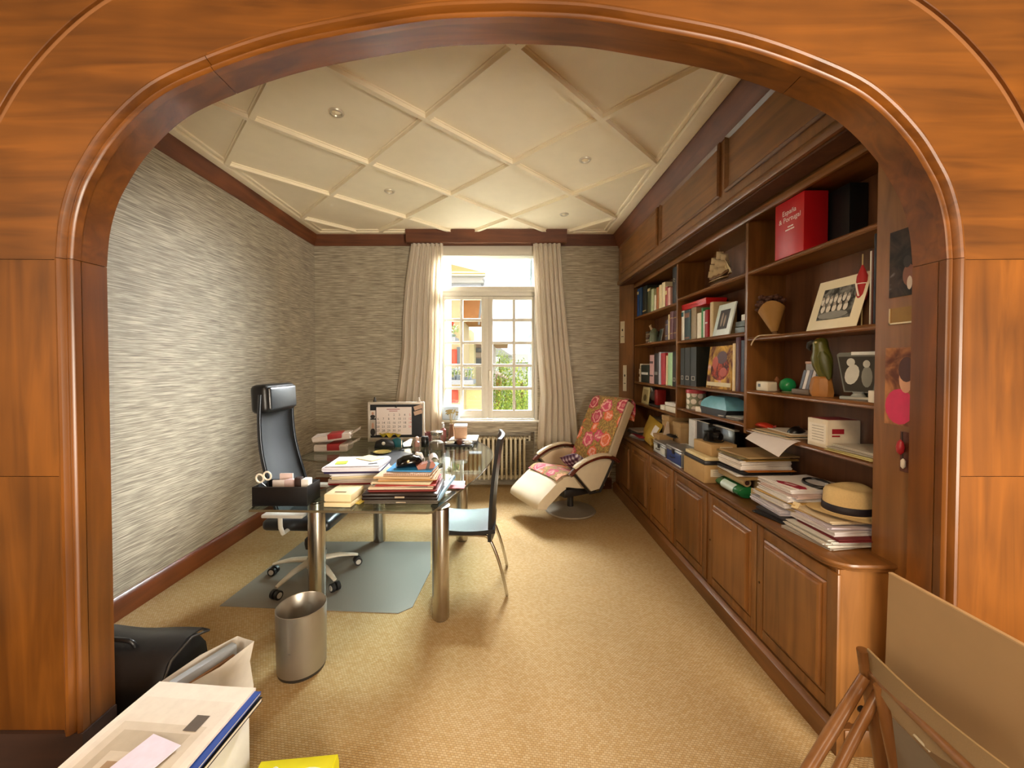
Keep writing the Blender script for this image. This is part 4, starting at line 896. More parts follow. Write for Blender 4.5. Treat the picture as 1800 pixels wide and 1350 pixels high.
for (u, v, w, d, hx, lab, nm) in ((626, 880, .12, .10, 'E0C860', 'yellow note sheets between the cream boxes and the laptop', 'note_sheet'), (608, 868, .16, .12, 'C9D2DA', 'pale blue letter beside the cream boxes', 'letter'), (640, 862, .15, .10, 'D8D4CA', 'white letter behind the yellow note sheets', 'letter'), (795, 852, .17, .13, 'E2D8DC', 'loose white letter near the rounded edge of the desk', 'letter'), (802, 858, .12, .08, 'B04A50', 'small red leaflet near the rounded edge of the desk', 'leaflet')):
    c = D(u, v); obj(nm, sheaf_bm(w, d, .006 if hx != 'B04A50' else .003, 2, random), P(hx, .6), loc=(c.x, c.y, ZD+.0006 + (.0065 if hx == 'B04A50' else 0)), rot=(0, 0, random.uniform(-.4, .4)), smooth=0, label=lab, cat=nm.replace('_', ' '))
td_ = thing('tape_dispenser', 'clear plastic tape dispenser between the paper pile and laptop', 'tape dispenser', (-.86, 2.98, ZD), .3)
CLR = thin_glass('clear_plastic', (.88, .9, .88, 1), .05)
part(td_, 'shell', CLR, lambda b: prism(b, [(-.07, 0), (.08, 0), (.08, .025), (.03, .035), (.02, .06), (-.04, .065), (-.07, .04)], -.02, .02, 'y'))
part(td_, 'tape_roll', P('B9B49A', .3), lambda b: lathe(b, [(.014, -.012), (.028, -.012), (.028, .012), (.014, .012)], 20, M=Matrix.Translation((-.02, 0, .036)) @ Matrix.Rotation(PI/2, 4, 'X')))
# desk pad
dp = [D(636, 822), D(705, 836), D(742, 818), D(738, 802), D(700, 792), D(655, 796)]
pad = obj('desk_pad', (lambda b: (prism(b, [(p.x, p.y) for p in dp], ZD+.0006, ZD+.005, 'z'), b)[1])(BM()), P('1E1F22', .5, 0, .15, 80, .1), smooth=0, label='black leather desk pad in front of the office chair', cat='desk pad')
# board with calendar
bl, br_ = W(650, 782, y=4.25), W(744, 782, y=4.25)
bw, bh = br_.x-bl.x, W(700, 704, y=4.25).z-ZD-.015
bd = thing('pin_board', 'silver-framed black board carrying a month calendar on the desk', 'board', ((bl.x+br_.x)/2, 4.25, ZD), .06)
AL = P('C9BFB0', .4, .3)
pbox(bd, 'panel', P('1C2024', .35), (-bw/2+.015, -.004, .06), (bw/2-.015, .012, bh-.015))
pbox(bd, 'frame_rail', AL, (-bw/2, -.012, bh-.028), (bw/2, .016, bh), .004); pbox(bd, 'frame_rail', AL, (-bw/2, -.012, .03), (bw/2, .016, .075), .004)
for sx in (-1, 1): pbox(bd, 'frame_stile', AL, (sx*bw/2-.011, -.012, .03), (sx*bw/2+.011, .016, bh), .004)
pbox(bd, 'stand', AL, (-.12, -.02, .001), (.12, .12, .032), .006)
cal = pbox(bd, 'calendar_sheet', P('E9DCD6', .7, 0, .03), (-bw*.36, -.0145, .105), (bw*.285, -.0125, bh-.055))
def digits(b, red):
    x0, x1, z0, z1 = -bw*.33, bw*.255, .14, bh-.15
    n = 1
    for r in range(5):
        for c in range(7):
            if r == 0 and c < 2: continue
            if n > 31: break
            if (c == 6) == red: text_bm(b, str(n), .034, Matrix.Translation((x0+(x1-x0)*c/6, -.0152, z1-(z1-z0)*r/4)) @ Matrix.Rotation(PI/2, 4, 'X'), align='CENTER')
            n += 1
part(cal, 'printed_numbers', P('3A3636', .7), lambda b: digits(b, False), smooth=0, kind='stuff'); part(cal, 'red_numbers', P('D05058', .7), lambda b: digits(b, True), smooth=0, kind='stuff')
part(cal, 'month_heading', P('9A4A4A', .7), lambda b: (box(b, (-.10, -.0152, bh-.082), (.04, -.0145, bh-.075)), box(b, (-.075, -.0152, bh-.10), (.015, -.0145, bh-.094))), smooth=0)
part(bd, 'binder_clip', BLACK, lambda b: prism(b, [(-.012, bh-.06), (.012, bh-.06), (.006, bh-.03), (-.006, bh-.03)], -.022, -.012, 'y'))
for z0, z1, h_ in ((.285, .37, 0), (.10, .27, 1)):
    ph = pbox(bd, 'portrait_photo', P(['D8CDC4', 'B9B0A4'][h_], .4), (-bw/2+.014, -.014, z0), (-bw/2+.072, -.0125, z1))
    part(ph, 'printed_figure', [P('2A2422', .5), P('C09078', .5)], lambda b: (disc(b, (-bw/2+.043, -.0146, z0+(z1-z0)*.22), .026, (z1-z0)*.24, (1, 0, 0), (0, 0, 1), 14, 0), disc(b, (-bw/2+.043, -.0149, z0+(z1-z0)*.62), .013, (z1-z0)*.2, (1, 0, 0), (0, 0, 1), 14, 1)), smooth=0)
for k in range(2):
    part(bd, 'photo_strip', P('C9A890', .4), lambda b: box(b, (-.045, -.016, -.022), (.045, -.0145, .022), M=Matrix.Translation((bw*.405, 0, bh-.06-.055*k)) @ Matrix.Rotation(-.3, 4, 'Y')))
for k, (dx, hx) in enumerate(((-bw*.40, '2A2420'), (bw*.42, 'C9BBAA'))):
    c = thing('figurine', ['tiny dark figurine standing on the calendar board', 'tiny pale figurine standing on the calendar board'][k], 'figurine', ((bl.x+br_.x)/2+dx, 4.25, ZD+bh), 0)
    part(c, 'body', P(hx, .4), lambda b: lathe(b, [(.016, .0005), (.018, .01), (.009, .03), (.011, .04), (.006, .05), (.001, .054)], 12)); part(c, 'beak', P('D9D2C4', .4), lambda b: cyl(b, (0, 0, .042), (.014, -.004, .05), .004, .001))
# clutter in front of the board
def jar(name, label, cat, u, v, prof, mat, extra=None):
    c = D(u, v); t = thing(name, label, cat, (c.x, c.y, ZD+.0005)); part(t, 'body', mat, lambda b: lathe(b, prof, 20))
    if extra: extra(t)
    return t
c = D(674, 791)
bg = thing('pouch', 'soft black pouch lying in front of the calendar board', 'pouch', (c.x, c.y+.05, ZD+.0005), .1)
part(bg, 'body', BLACK, lambda b: loft(b, [[Vector((x, math.cos(a)*r*.9, r*.7+math.sin(a)*r*.7)) for a in [2*PI*k/12 for k in range(12)]] for x, r in ((-.10, .03), (-.085, .06), (-.03, .075), (.04, .07), (.085, .055), (.10, .02))]), smooth=70)
part(bg, 'button', P('E2DCCC', .3), lambda b: lathe(b, [(.018, 0), (.016, .008), (.004, .012)], 14, M=Matrix.Translation((.0, -.07, .07)) @ Matrix.Rotation(PI/2, 4, 'X')))
c = D(697, 788); te = thing('pencil_case', 'teal cloth pencil case beside the black pouch', 'pencil case', (c.x, c.y+.04, ZD+.0005), -.1)
part(te, 'body', P('1F6A78', .6), lambda b: loft(b, [[Vector((x, math.cos(a)*r*.8, r*.8+math.sin(a)*r*.8)) for a in [2*PI*k/12 for k in range(12)]] for x, r in ((-.06, .03), (-.05, .055), (.0, .066), (.05, .05), (.06, .02))]), smooth=70)
part(te, 'zip', P('9AA8AA', .4, .4), lambda b: tube(b, [(-.05, 0, .088), (0, 0, .106), (.05, 0, .082)], .003, 6))
c = D(690, 778)
yc_ = thing('yellow_cloth', 'crumpled yellow cloth on the foot of the calendar board', 'cloth', (c.x+.02, 4.17, ZD+.11), 0)
part(yc_, 'folds', P('C9B23A', .8), lambda b: sheet(b, lambda s, t: ((s-.5)*.22, (t-.5)*.06, .02*math.sin(9*s)*math.sin(5*t+1)+.012*math.sin(17*s+2)+.01), 16, 6, .003), smooth=60)
gt = D(672, 797)
gd = thing('gold_dish', 'shallow gilded dish at the edge of the desk pad', 'dish', (gt.x, gt.y, ZD+.0005), .1)
part(gd, 'bowl', P('D8C070', .25, .6), lambda b: lathe(b, [(.05, 0), (.075, .01), (.085, .018), (.083, .019), (.07, .012), (.01, .006)], 24)); part(gd, 'foot_ring', P('B89A50', .3, .6), lambda b: lathe(b, [(.035, -.0003), (.04, .003), (.03, .003)], 20))
hp_ = D(716, 786)
pn = thing('hole_punch', 'small chrome hole punch between the pencil case and pink bottle', 'hole punch', (hp_.x, hp_.y, ZD+.0005), .4)
part(pn, 'base', BLACK, lambda b: box(b, (-.05, -.03, 0), (.05, .03, .012), 0, .004)); part(pn, 'lever', CHROME, lambda b: prism(b, [(-.05, .05), (-.04, .014), (.03, .014), (.05, .085), (.035, .09)], -.022, .022, 'y'))
lampst = D(706, 792); sl = thing('pen', 'silver pen standing upright in a holder by the desk pad', 'pen', (lampst.x, lampst.y, ZD+.0005)); part(sl, 'barrel', CHROME, lambda b: tube(b, [(0, 0, .006), (0, 0, .12), (0, 0, .13)], [.007, .007, .002], 10)); part(sl, 'holder', BLACK, lambda b: lathe(b, [(.03, 0), (.03, .008), (.009, .016)], 18))
jar('perfume_bottle', 'small pink glass bottle left of the black jar', 'bottle', 733, 785, [(.028, 0), (.03, .01), (.028, .05), (.012, .06), (.012, .07)], P('C99A90', .15), lambda t: part(t, 'stopper', P('E8C8B8', .2), lambda b: lathe(b, [(.014, .071), (.02, .08), (.018, .10), (.006, .108)], 14)))
jar('black_jar', 'black cylindrical jar beside the large glass jar', 'jar', 747, 785, [(.038, 0), (.042, .006), (.042, .09), (.038, .096)], P('101010', .25), lambda t: part(t, 'lid', P('2A2A2A', .3), lambda b: lathe(b, [(.036, .097), (.036, .108), (.012, .112)], 18)))
def jl(t):
    part(t, 'lid', P('C9C4BA', .2, .9), lambda b: lathe(b, [(.062, .152), (.063, .155), (.063, .182), (.058, .186), (.01, .187)], 24))
    part(t, 'contents', P('8A7A68', .7), lambda b: lathe(b, [(.058, .004), (.066, .015), (.066, .07), (.05, .085), (.01, .09)], 18))
jar('storage_jar', 'large clear glass jar with a metal lid on the desk', 'jar', 768, 790, [(.06, 0), (.072, .01), (.074, .03), (.074, .12), (.06, .142), (.06, .152)], CLR, jl)
c = D(752, 776); cu_ = thing('pencil_cup', 'dark red pencil cup behind the large glass jar', 'cup', (c.x, 4.42, ZD+.0005)); part(cu_, 'cup', P('6A2A28', .4), lambda b: lathe(b, [(.04, 0), (.045, .10), (.042, .10), (.037, .006)], 18)); part(cu_, 'pencil', P('E2D8C0', .5), lambda b: tube(b, [(.01, 0, .01), (-.07, 0, .19)], .004, 6))
c = D(782, 772); sb = thing('spray_bottle', 'small clear spray bottle with white pump behind the jar', 'bottle', (c.x, 4.42, ZD+.0005)); part(sb, 'bottle', P('A86A68', .2), lambda b: lathe(b, [(.03, 0), (.032, .01), (.032, .13), (.012, .15)], 16)); part(sb, 'pump', P('ECECEC', .3), lambda b: (lathe(b, [(.012, .151), (.012, .185), (.006, .19), (.006, .205)], 12), box(b, (-.02, -.006, .195), (.01, .006, .212), 0, .003)))
c = D(797, 772); vs_ = thing('flower_vase', 'narrow vase of dried flowers behind the tan cube box', 'vase', (c.x-.01, 4.45, ZD+.0005)); part(vs_, 'vase', P('8A6A50', .3), lambda b: lathe(b, [(.03, 0), (.036, .02), (.03, .12), (.02, .17), (.024, .19), (.016, .19)], 16))
def dry(b):
    r_ = random.Random(5)
    for k in range(9):
        a = r_.uniform(-.6, .6); e = Vector((math.sin(a)*.12, r_.uniform(-.03, .03), .19+.14*math.cos(a))); tube(b, [(0, 0, .15), e*.6+Vector((0, 0, .08)), e], [.003, .002, .002], 5)
        for q in range(5): disc(b, e+Vector((r_.uniform(-.02, .02), r_.uniform(-.01, .01), r_.uniform(-.02, .02))), .012, .008, (1, 0, .3), (0, .5, 1), 6)
part(vs_, 'dried_stems', P('B0A070', .8), dry, smooth=0)
q0, q1 = D(783, 786), D(836, 786)
bk = boxy('notebook_box', 'flat black and white box under the tan cube', 'box', P('26262A', .4), (q0.x+.02, q0.y+.14, ZD), (q1.x-.0, q0.y+.42, ZD+.05), 0, .014, P('E8E4DE', .5))
cbx = boxy('cube_box', 'tan cube-shaped card box on the flat black box', 'box', P('C9A080', .6), (q0.x+.06, q0.y+.20, ZD+.052), (q0.x+.20, q0.y+.34, ZD+.195), .1, .02, P('DDD0C8', .5))
tr2 = thing('serving_tray', 'black serving tray holding two white dishes and a cup', 'tray', ((q0.x+q1.x)/2-.02, q0.y+.06, ZD+.0005)); part(tr2, 'plate', P('18181A', .3), lambda b: box(b, (-.15, -.06, 0), (.15, .06, .012), 0, .005)); part(tr2, 'rim', P('18181A', .3), lambda b: [box(b, lo, hi, 0, .002) for lo, hi in (((-.15, -.06, .012), (.15, -.054, .024)), ((-.15, .054, .012), (.15, .06, .024)))])
for k, dx in enumerate((-.10, .09)):
    d_ = thing('ash_dish', ['small white dish at the jar end of the serving tray', 'small white dish at the curved-edge end of the serving tray'][k], 'dish', ((q0.x+q1.x)/2-.02+dx, q0.y+.06, ZD+.013)); part(d_, 'bowl', P('E4E0D6', .25), lambda b: lathe(b, [(.025, 0), (.045, .012), (.05, .03), (.046, .03), (.036, .012), (.005, .008)], 20))
    part(d_, 'contents', P('A8A050' if k == 0 else '55504A', .6), lambda b: lathe(b, [(.034, .012), (.03, .018), (.005, .022)], 14))
cp = thing('espresso_cup', 'brown espresso cup in the middle of the serving tray', 'cup', ((q0.x+q1.x)/2-.02, q0.y+.06, ZD+.013)); part(cp, 'cup', P('7A4A38', .3), lambda b: lathe(b, [(.02, 0), (.03, .02), (.034, .06), (.031, .06), (.026, .02), (.004, .008)], 18)); part(cp, 'handle', P('7A4A38', .3), lambda b: tube(b, [(.03, 0, .05), (.05, 0, .045), (.045, 0, .02), (.028, 0, .018)], .004, 6))
# red and white parcels on the far wing of the desk
for k, (lab, hx, lo, hi, rz, rl) in enumerate((('lower crumpled white parcel with a red stripe behind the office chair', 'D2C4BA', (-1.90, 3.84, 0), (-1.58, 4.07, .075), .08, 0), ('upper white parcel with a red top lying on the lower parcel', 'DCCFC6', (-1.92, 3.85, .077), (-1.56, 4.05, .17), .22, -.08))):
    t = thing('parcel', lab, 'parcel', ((lo[0]+hi[0])/2, (lo[1]+hi[1])/2, ZD+lo[2]), rot=Euler((0, rl, rz)))
    w2, d2, h2_ = (hi[0]-lo[0])/2, (hi[1]-lo[1])/2, hi[2]-lo[2]
    def crump(b):
        box(b, (-w2, -d2, .001 + (.03 if rl else 0)), (w2, d2, h2_), 0, .015, seg=2)
        r_ = random.Random(k)
        for v_ in b.verts: v_.co += Vector((r_.uniform(-.006, .006), r_.uniform(-.006, .006), r_.uniform(0, .005)))
    part(t, 'wrapping', P(hx, .6, 0, .1), crump, smooth=0); part(t, 'red_band', P('A82A2C', .5), lambda b: box(b, (-w2*.2, -d2-.004, .02 + (.03 if rl else 0)), (w2*.55, d2+.004, h2_+.008), 0, .006))
    part(t, 'torn_flap', P('D8CABE', .6), lambda b: sheet(b, lambda s, q: (w2-.02+.10*s, (q-.5)*d2*1.4, h2_*.7+.05*s+.012*math.sin(8*q)), 4, 6, .002))
# blue device on the window board
c = W(793, 735, y=5.06)
dv = thing('air_purifier', 'pale blue rounded plastic device standing on the window board', 'device', (c.x, 5.035, WZ0+.004), .0)
part(dv, 'shell', P('BFD0E0', .3), lambda b: box(b, (-.11, -.022, 0), (.11, .03, .175), 0, .02, seg=4), smooth=60); part(dv, 'edge_band', P('8FA4B8', .3), lambda b: box(b, (-.113, .0, .01), (.113, .018, .178), 0, .02, seg=3), smooth=60)
for s in (-1, 1): part(dv, 'vent_hole', P('5A6A7A', .4), lambda b: cyl(b, (s*.018-.02, -.0235, .07), (s*.018-.02, -.021, .07), .009, n=12))
# ================================================================== BOOKCASE CONTENTS
A1, B1, C1, D1 = 2.18, 1.84, 1.385, 1.13     # far bay, top shelf downwards
A2, B2, C2, D2 = 2.21, 1.815, 1.41, 1.20
A3, B3, C3, D3 = 2.21, 1.775, 1.43, 1.175
G = 'books in the far bay of the bookcase'
for u0, u1, h, hx, lab, d, bands in (
    (1118.6, 1122, .335, '1E4A8C', 'tall blue book at the far end of the top shelf', .20, ((.8, .9),)), (1122.3, 1126, .335, '2C4E78', 'tall slate-blue book, second from the far end of the top shelf', .20, ()),
    (1128, 1135.5, .325, '1C2420', 'tall blackish green book beside the blue pair on the top shelf', .20, ((.1, .14),)), (1136.5, 1142, .275, '4C5230', 'olive book with pale top between dark green and pale green ones', .18, ((.88, .98),)),
    (1142.5, 1147, .245, 'B9C49A', 'pale green book on the far top shelf', .16, ()), (1148.5, 1151.5, .165, 'E4DCC4', 'short cream booklet next to the orange-brown book', .13, ()),
    (1152, 1156, .235, 'A8622A', 'orange-brown book on the far top shelf', .16, ()), (1156.5, 1161, .245, 'DCC79A', 'cream book just right of the orange-brown one', .17, ()),
    (1161.5, 1167, .255, 'E2D2A8', 'broad ivory book, tallest of the cream ones on the far top shelf', .18, ()), (1167.5, 1171.5, .195, 'A03428', 'small red book before the black binder', .14, ((.6, .8),)), (1172, 1176.5, .175, 'D8A898', 'small pink book next to the black binder', .14, ())):
    book(u0, u1, A1, h, hx, lab, d, group=G, bands=bands)
bn = book(1180, 1189.5, A1, .345, '17181A', 'large black ring binder at the end of the far top shelf', .22, name='ring_binder', cat='binder', group=G)
part(bn, 'finger_ring', CHROME, lambda b: tube(b, [(-.002, bn_y, .20+.016*math.sin(a)) if False else (-.002-.0*a, .06+.016*math.cos(a), .22+.016*math.sin(a)) for a in [2*PI*q/14 for q in range(15)]], .003, 6, caps=False))
for u0, u1, h, hx, lab in ((1168, 1173, .20, '3A2A3C', 'dark purple book beside the cream slim one'), (1173.5, 1175.5, .25, 'E0CFA8', 'slim cream book between purple and maroon books'), (1176, 1182, .27, '5C1E22', 'maroon leather book left of its twin near the divider'), (1182.5, 1188.5, .265, '4A181C', 'darker maroon book against the first divider')):
    book(u0, u1, B1, h, hx, lab, .17, group=G, bands=((.2, .23), (.75, .78)), bcol='B08A50')
# ornament, box stack, small photo on far second shelf
def by(u, x): return W(u, 640, x=x).y
t = thing('figurine', 'grey-green animal figurine on the far second shelf', 'figurine', (1.66, by(1149, 1.66), B1+.0005))
part(t, 'body', P('6E7862', .4), lambda b: lathe(b, [(.05, 0), (.055, .03), (.04, .08), (.05, .11), (.03, .15), (.004, .165)], 14)); part(t, 'ear', P('C9B08A', .4), lambda b: [tube(b, [(s*.02, 0, .14), (s*.045, 0, .19), (s*.03, 0, .2)], [.014, .012, .004], 8) for s in (-1,)]); part(t, 'base', P('D8C8B0', .5), lambda b: box(b, (-.05, -.05, -.0), (.05, .05, .012), 0, .004))
t = thing('photo_card', 'small silver photo stand beside the animal figurine', 'photo stand', (1.68, by(1158, 1.68), B1+.0005), .0); part(t, 'plate', P('B9C0C0', .2, .5), lambda b: box(b, (0, -.05, 0), (.006, .05, .15), 0, .002, M=Matrix.Rotation(.2, 4, 'Y'))); part(t, 'print', P('4A5450', .3), lambda b: box(b, (-.001, -.04, .01), (.0, .04, .14), M=Matrix.Rotation(.2, 4, 'Y')))
for k in range(6):
    obj('small_case', (lambda b: (box(b, (0, 0, 0), (.12, .10, .021), 0, .003), b)[1])(BM()), P(['6A5240', '8A7860', '4A3830'][k % 3], .4), loc=(1.62, by(1139, 1.62)-.02+.004*(k % 2), B1+.0005+.0225*k), label=f'flat brown case, {ORD[5-k]}' + (' from the top' if k < 5 else '') + ' in the little pile at the far second shelf', cat='case', group='flat cases on the far second shelf')
# third shelf of the far bay
book(1126, 1140.5, C1, .205, '22302C', 'low dark green file box with a round hole on the third shelf', .2, group=G, name='file_box', cat='file box', bands=((.45, .58),), bcol='E8E8E8')
obj('paper_bundle', sheaf_bm(.14, .10, .22, 7, random.Random(4), .008), P('E2D6C2', .7), loc=(1.70, 4.76, C1+.0006), smooth=0, label='upright bundle of cream papers at the far end of the third shelf', cat='papers')
for u0, u1, h, hx, lab, tl, b_ in ((1141, 1148.5, .315, 'D2A8AC', 'pink patterned binder beside the dark green file box', 0, ((.25, .3), (.7, .78))), (1149, 1156.5, .33, '241C1E', 'black album with grey marks next to the pink binder', 0, ((.3, .4),)), (1157, 1160.5, .34, 'B8B8CC', 'pale lilac folder next to the leaning red one', 0, ()), (1161.5, 1169, .325, 'B01C28', 'bright red folder leaning on the third shelf', -.05, ()), (1170, 1172.5, .30, 'E0CFA8', 'slim cream folder between red and pale green ones', 0, ()), (1173, 1181, .325, 'A8CFA0', 'pale green thick folder against the black box files', 0, ((.0, .02),))):
    book(u0, u1, C1, h, hx, lab, .21, group=G, tilt=tl, bands=b_, bcol='5A4048' if hx == 'D2A8AC' else '8A8A8A')
def boxfile(u0, u1, z, lab):
    x = 1.60; ya, yc = by(u1, x), by(u0, x); t = thing('box_file', lab, 'box file', (x, ya, z+.0005), 0, 'black box files in a row'); w = yc-ya-.003
    BF = P('1F221E', .45, 0, .1)
    part(t, 'case', BF, lambda b: prism(b, [(0, 0), (.232, 0), (.232, .33), (.10, .335), (0, .335)], 0, w, 'y'), smooth=0)
    part(t, 'label_frame', P('D8D4C8', .4), lambda b: [box(b, lo, hi) for lo, hi in (((-.002, w*.25, .05), (0, w*.25+.004, .085)), ((-.002, w*.78-.004, .05), (0, w*.78, .085)), ((-.002, w*.25, .05), (0, w*.78, .054)), ((-.002, w*.25, .081), (0, w*.78, .085)))], smooth=0)
boxfile(1182, 1188.6, C1, 'black box file with small white frame, first of four, beside the pale green folder')
boxfile(1196, 1203, C2, 'black box file with small white frame, second of four')
boxfile(1203.5, 1213, C2, 'black box file with small white frame, third of four')
boxfile(1213.5, 1224, C2, 'black box file with small white frame, last before the orange picture')
# orange picture book, cream, maroon, navy
t = thing('art_book', 'orange and red picture book standing face out beside the black box files', 'book', (1.615, by(1285, 1.615), C2+.0005), rot=Euler((0, .10, 0)))
aw = by(1241, 1.615)-by(1285, 1.615)
pbox(t, 'cover', patchy('art_print', ['5A1410', 'A82A18', 'D07A24', 'E0B048'], 9), (0, 0, 0), (.02, aw, .33), .002); pbox(t, 'title_strip', P('D9C9A0', .4), (-.001, .01, .02), (0, aw-.01, .05))
part(t, 'printed_figure', [patchy('art_figure', ['3A0C0C', '7A1610', 'C04420'], 26), P('4A1410', .4), P('B8421E', .4)], lambda b: (disc(b, (-.0012, aw*.5, .15), aw*.36, .085, (0, 1, 0), (0, 0, 1), 18, 0), disc(b, (-.0014, aw*.45, .24), aw*.2, .05, (0, 1, 0), (0, 0, 1), 14, 1), disc(b, (-.0018, aw*.35, .13), aw*.14, .035, (0, 1, 0), (0, 0, 1), 14, 2), disc(b, (-.0018, aw*.7, .20), aw*.12, .05, (0, 1, 0), (0, 0, 1), 14, 2)), smooth=0)
G2 = 'books in the middle bay of the bookcase'
book(1286.5, 1291, C2, .335, 'E6CFA0', 'cream book leaning beside the orange picture book', .20, group=G2, x=1.60)
book(1291.5, 1300, C2, .375, '4A1A20', 'tall maroon album next to the navy one', .22, group=G2, x=1.60); book(1300.5, 1311, C2, .35, '1C2438', 'tall navy blue album against the second divider', .22, group=G2, x=1.60)
# second shelf of the middle bay
for u0, u1, h, hx, lab, b_, bc in ((1196, 1201, .275, 'EDEAE2', 'thick white-spined book at the left of the middle second shelf', ((.8, .95),), '2A6A70'), (1201.5, 1212, .27, '1E3A3C', 'dark teal picture book next to the white-spined one', ((.05, .1), (.75, .9)), '8A5A40'), (1213, 1222, .275, '9A8868', 'broad grey-beige book under the red box', (), ''), (1223.5, 1231, .215, 'E4DCC6', 'cream book in the middle of the second shelf', (), ''), (1231.5, 1234, .25, '3A8A50', 'slim green book between cream and white books', (), ''), (1234.5, 1237, .22, 'DCE2DC', 'slim white book beside the red one', (), ''), (1237.5, 1243, .225, 'A01820', 'red book with a small white mark near the photo frame', ((.5, .56),), 'E8D8D8'), (1246, 1252, .275, 'C9B48A', 'tall beige book behind the white photo frame', (), '')):
    book(u0, u1, B2, h, hx, lab, .19, group=G2, bands=b_, bcol=bc or 'D9C48A', x=1.625)
ya, yc = by(1240, 1.63), by(1197, 1.63)
t = thing('red_box', 'flat bright red box lying across the tops of the books', 'box', (1.63, ya, B2+.2765)); pbox(t, 'body', P('C01218', .35), (0, 0, .0005), (.17, yc-ya, .045), .006); pbox(t, 'lid', P('C81A1E', .35), (-.003, -.003, .03), (.173, yc-ya+.003, .054), .006)
def photo_frame(name, label, loc, w, h, lean, fm, pm, border, rz=0, figs=None, cat='photo frame', thick=.012):
    t = thing(name, label, cat, loc, rot=Euler((0, lean, rz)))
    pbox(t, 'mount', fm, (0, 0, 0), (thick, w, h), .002); pr = pbox(t, 'print', pm, (-.0008, border, border), (.002, w-border, h-border))
    if figs: part(pr, 'printed_figures', figs[0], lambda b: [disc(b, (-.0012-.0002*i, border+(w-2*border)*a, border+(h-2*border)*c), rx, rz_, (0, 1, 0), (0, 0, 1), 12, mi) for i, (a, c, rx, rz_, mi) in enumerate(figs[1])], smooth=0)
    pbox(t, 'easel_back', P('3A2E26', .6), (thick, w*.4, 0), (thick+.004, w*.6, h*.8)); return t
photo_frame('framed_photo', 'white photo frame with two pale figures on the middle second shelf', (1.602, by(1280, 1.602), B2+.0005), .225, .245, .22, P('DDEAEA', .3), P('2A211E', .3), .048, 0, ([P('A08A78', .4)], [(.35, .42, .012, .045, 0), (.66, .5, .013, .055, 0)]))
boxy('grey_case', 'lower grey tin case right of the white photo frame', 'case', P('6A7270', .4, .3), (1.63, by(1308, 1.63), B2), (1.74, by(1291, 1.63), B2+.045)); boxy('grey_case', 'upper grey tin case lying on the other right of the photo frame', 'case', P('5A6260', .4, .3), (1.632, by(1308, 1.63)+.002, B2+.046), (1.742, by(1291.5, 1.63), B2+.085))
boxy('white_box', 'little white box on the grey tin cases', 'box', P('E8E4E0', .5), (1.64, by(1309, 1.64), B2+.0865), (1.70, by(1302, 1.64), B2+.13))
# model ship on the middle top shelf
yy = by(1264, 1.66)
sh = thing('model_ship', 'model sailing ship with cream sails on the middle top shelf', 'model ship', (1.655, yy, A2+.0005), rot=Euler((0, 0, -PI/2)))
HUL = P('7A5A3A', .5, 0, .2); SAIL = P('DCC9A0', .7, 0, .06)
part(sh, 'hull', HUL, lambda b: loft(b, [[Vector((x, w*math.sin(a), z0+.05+h_*(-math.cos(a)))) for a in [PI*(k/8-.5)+PI for k in range(9)]] for x, w, z0, h_ in ((-.13, .012, .03, .02), (-.10, .024, .015, .03), (-.02, .03, .005, .04), (.07, .026, .01, .035), (.12, .008, .03, .02))]), smooth=40)
part(sh, 'deck', P('9A7A50', .6), lambda b: prism(b, [(-.13, -.012), (-.10, -.024), (0, -.03), (.07, -.026), (.125, -.004), (.125, .004), (.07, .026), (0, .03), (-.10, .024), (-.13, .012)], .045, .052, 'z')); part(sh, 'stand', P('B9986A', .5), lambda b: box(b, (-.08, -.03, 0), (.08, .03, .014), 0, .003))
for mx_, mh in ((-.075, .20), (0, .235), (.065, .19)):
    part(sh, 'mast', HUL, lambda b: cyl(b, (mx_, 0, .05), (mx_, 0, .05+mh), .003, .0015, 8))
    for k in range(3):
        z0 = .075+k*mh*.27; hh_ = mh*.25; w2 = .055-.012*k
        part(sh, 'sail', SAIL, lambda b: sheet(b, lambda s, t: (mx_+.006+.018*math.sin(PI*t)*math.sin(PI*s), (s-.5)*2*w2*(1-.15*t), z0+hh_*t), 6, 5, .001), smooth=60)
part(sh, 'jib', SAIL, lambda b: sheet(b, lambda s, t: (.07+.10*(1-t)*s, .01*math.sin(PI*s)*(1-t), .075+.13*t-.01*s), 4, 5, .001), smooth=60)
part(sh, 'bowsprit', HUL, lambda b: cyl(b, (.11, 0, .055), (.19, 0, .09), .003, .0015, 8)); part(sh, 'spanker', SAIL, lambda b: sheet(b, lambda s, t: (-.08-.07*s*(1-.3*t), .006*math.sin(PI*s), .075+.10*t+.02*s), 4, 5, .001), smooth=60)
part(sh, 'rigging', P('5A4632', .6), lambda b: [cyl(b, p, q, .0009, n=5) for p, q in (((.19, 0, .09), (0, 0, .28)), ((.12, 0, .06), (.065, 0, .24)), ((-.13, .0, .06), (-.075, 0, .25)), ((0, .03, .05), (0, 0, .27)), ((0, -.03, .05), (0, 0, .27)), ((-.075, .026, .05), (-.075, 0, .24)), ((-.075, -.026, .05), (-.075, 0, .24)))], kind='stuff')
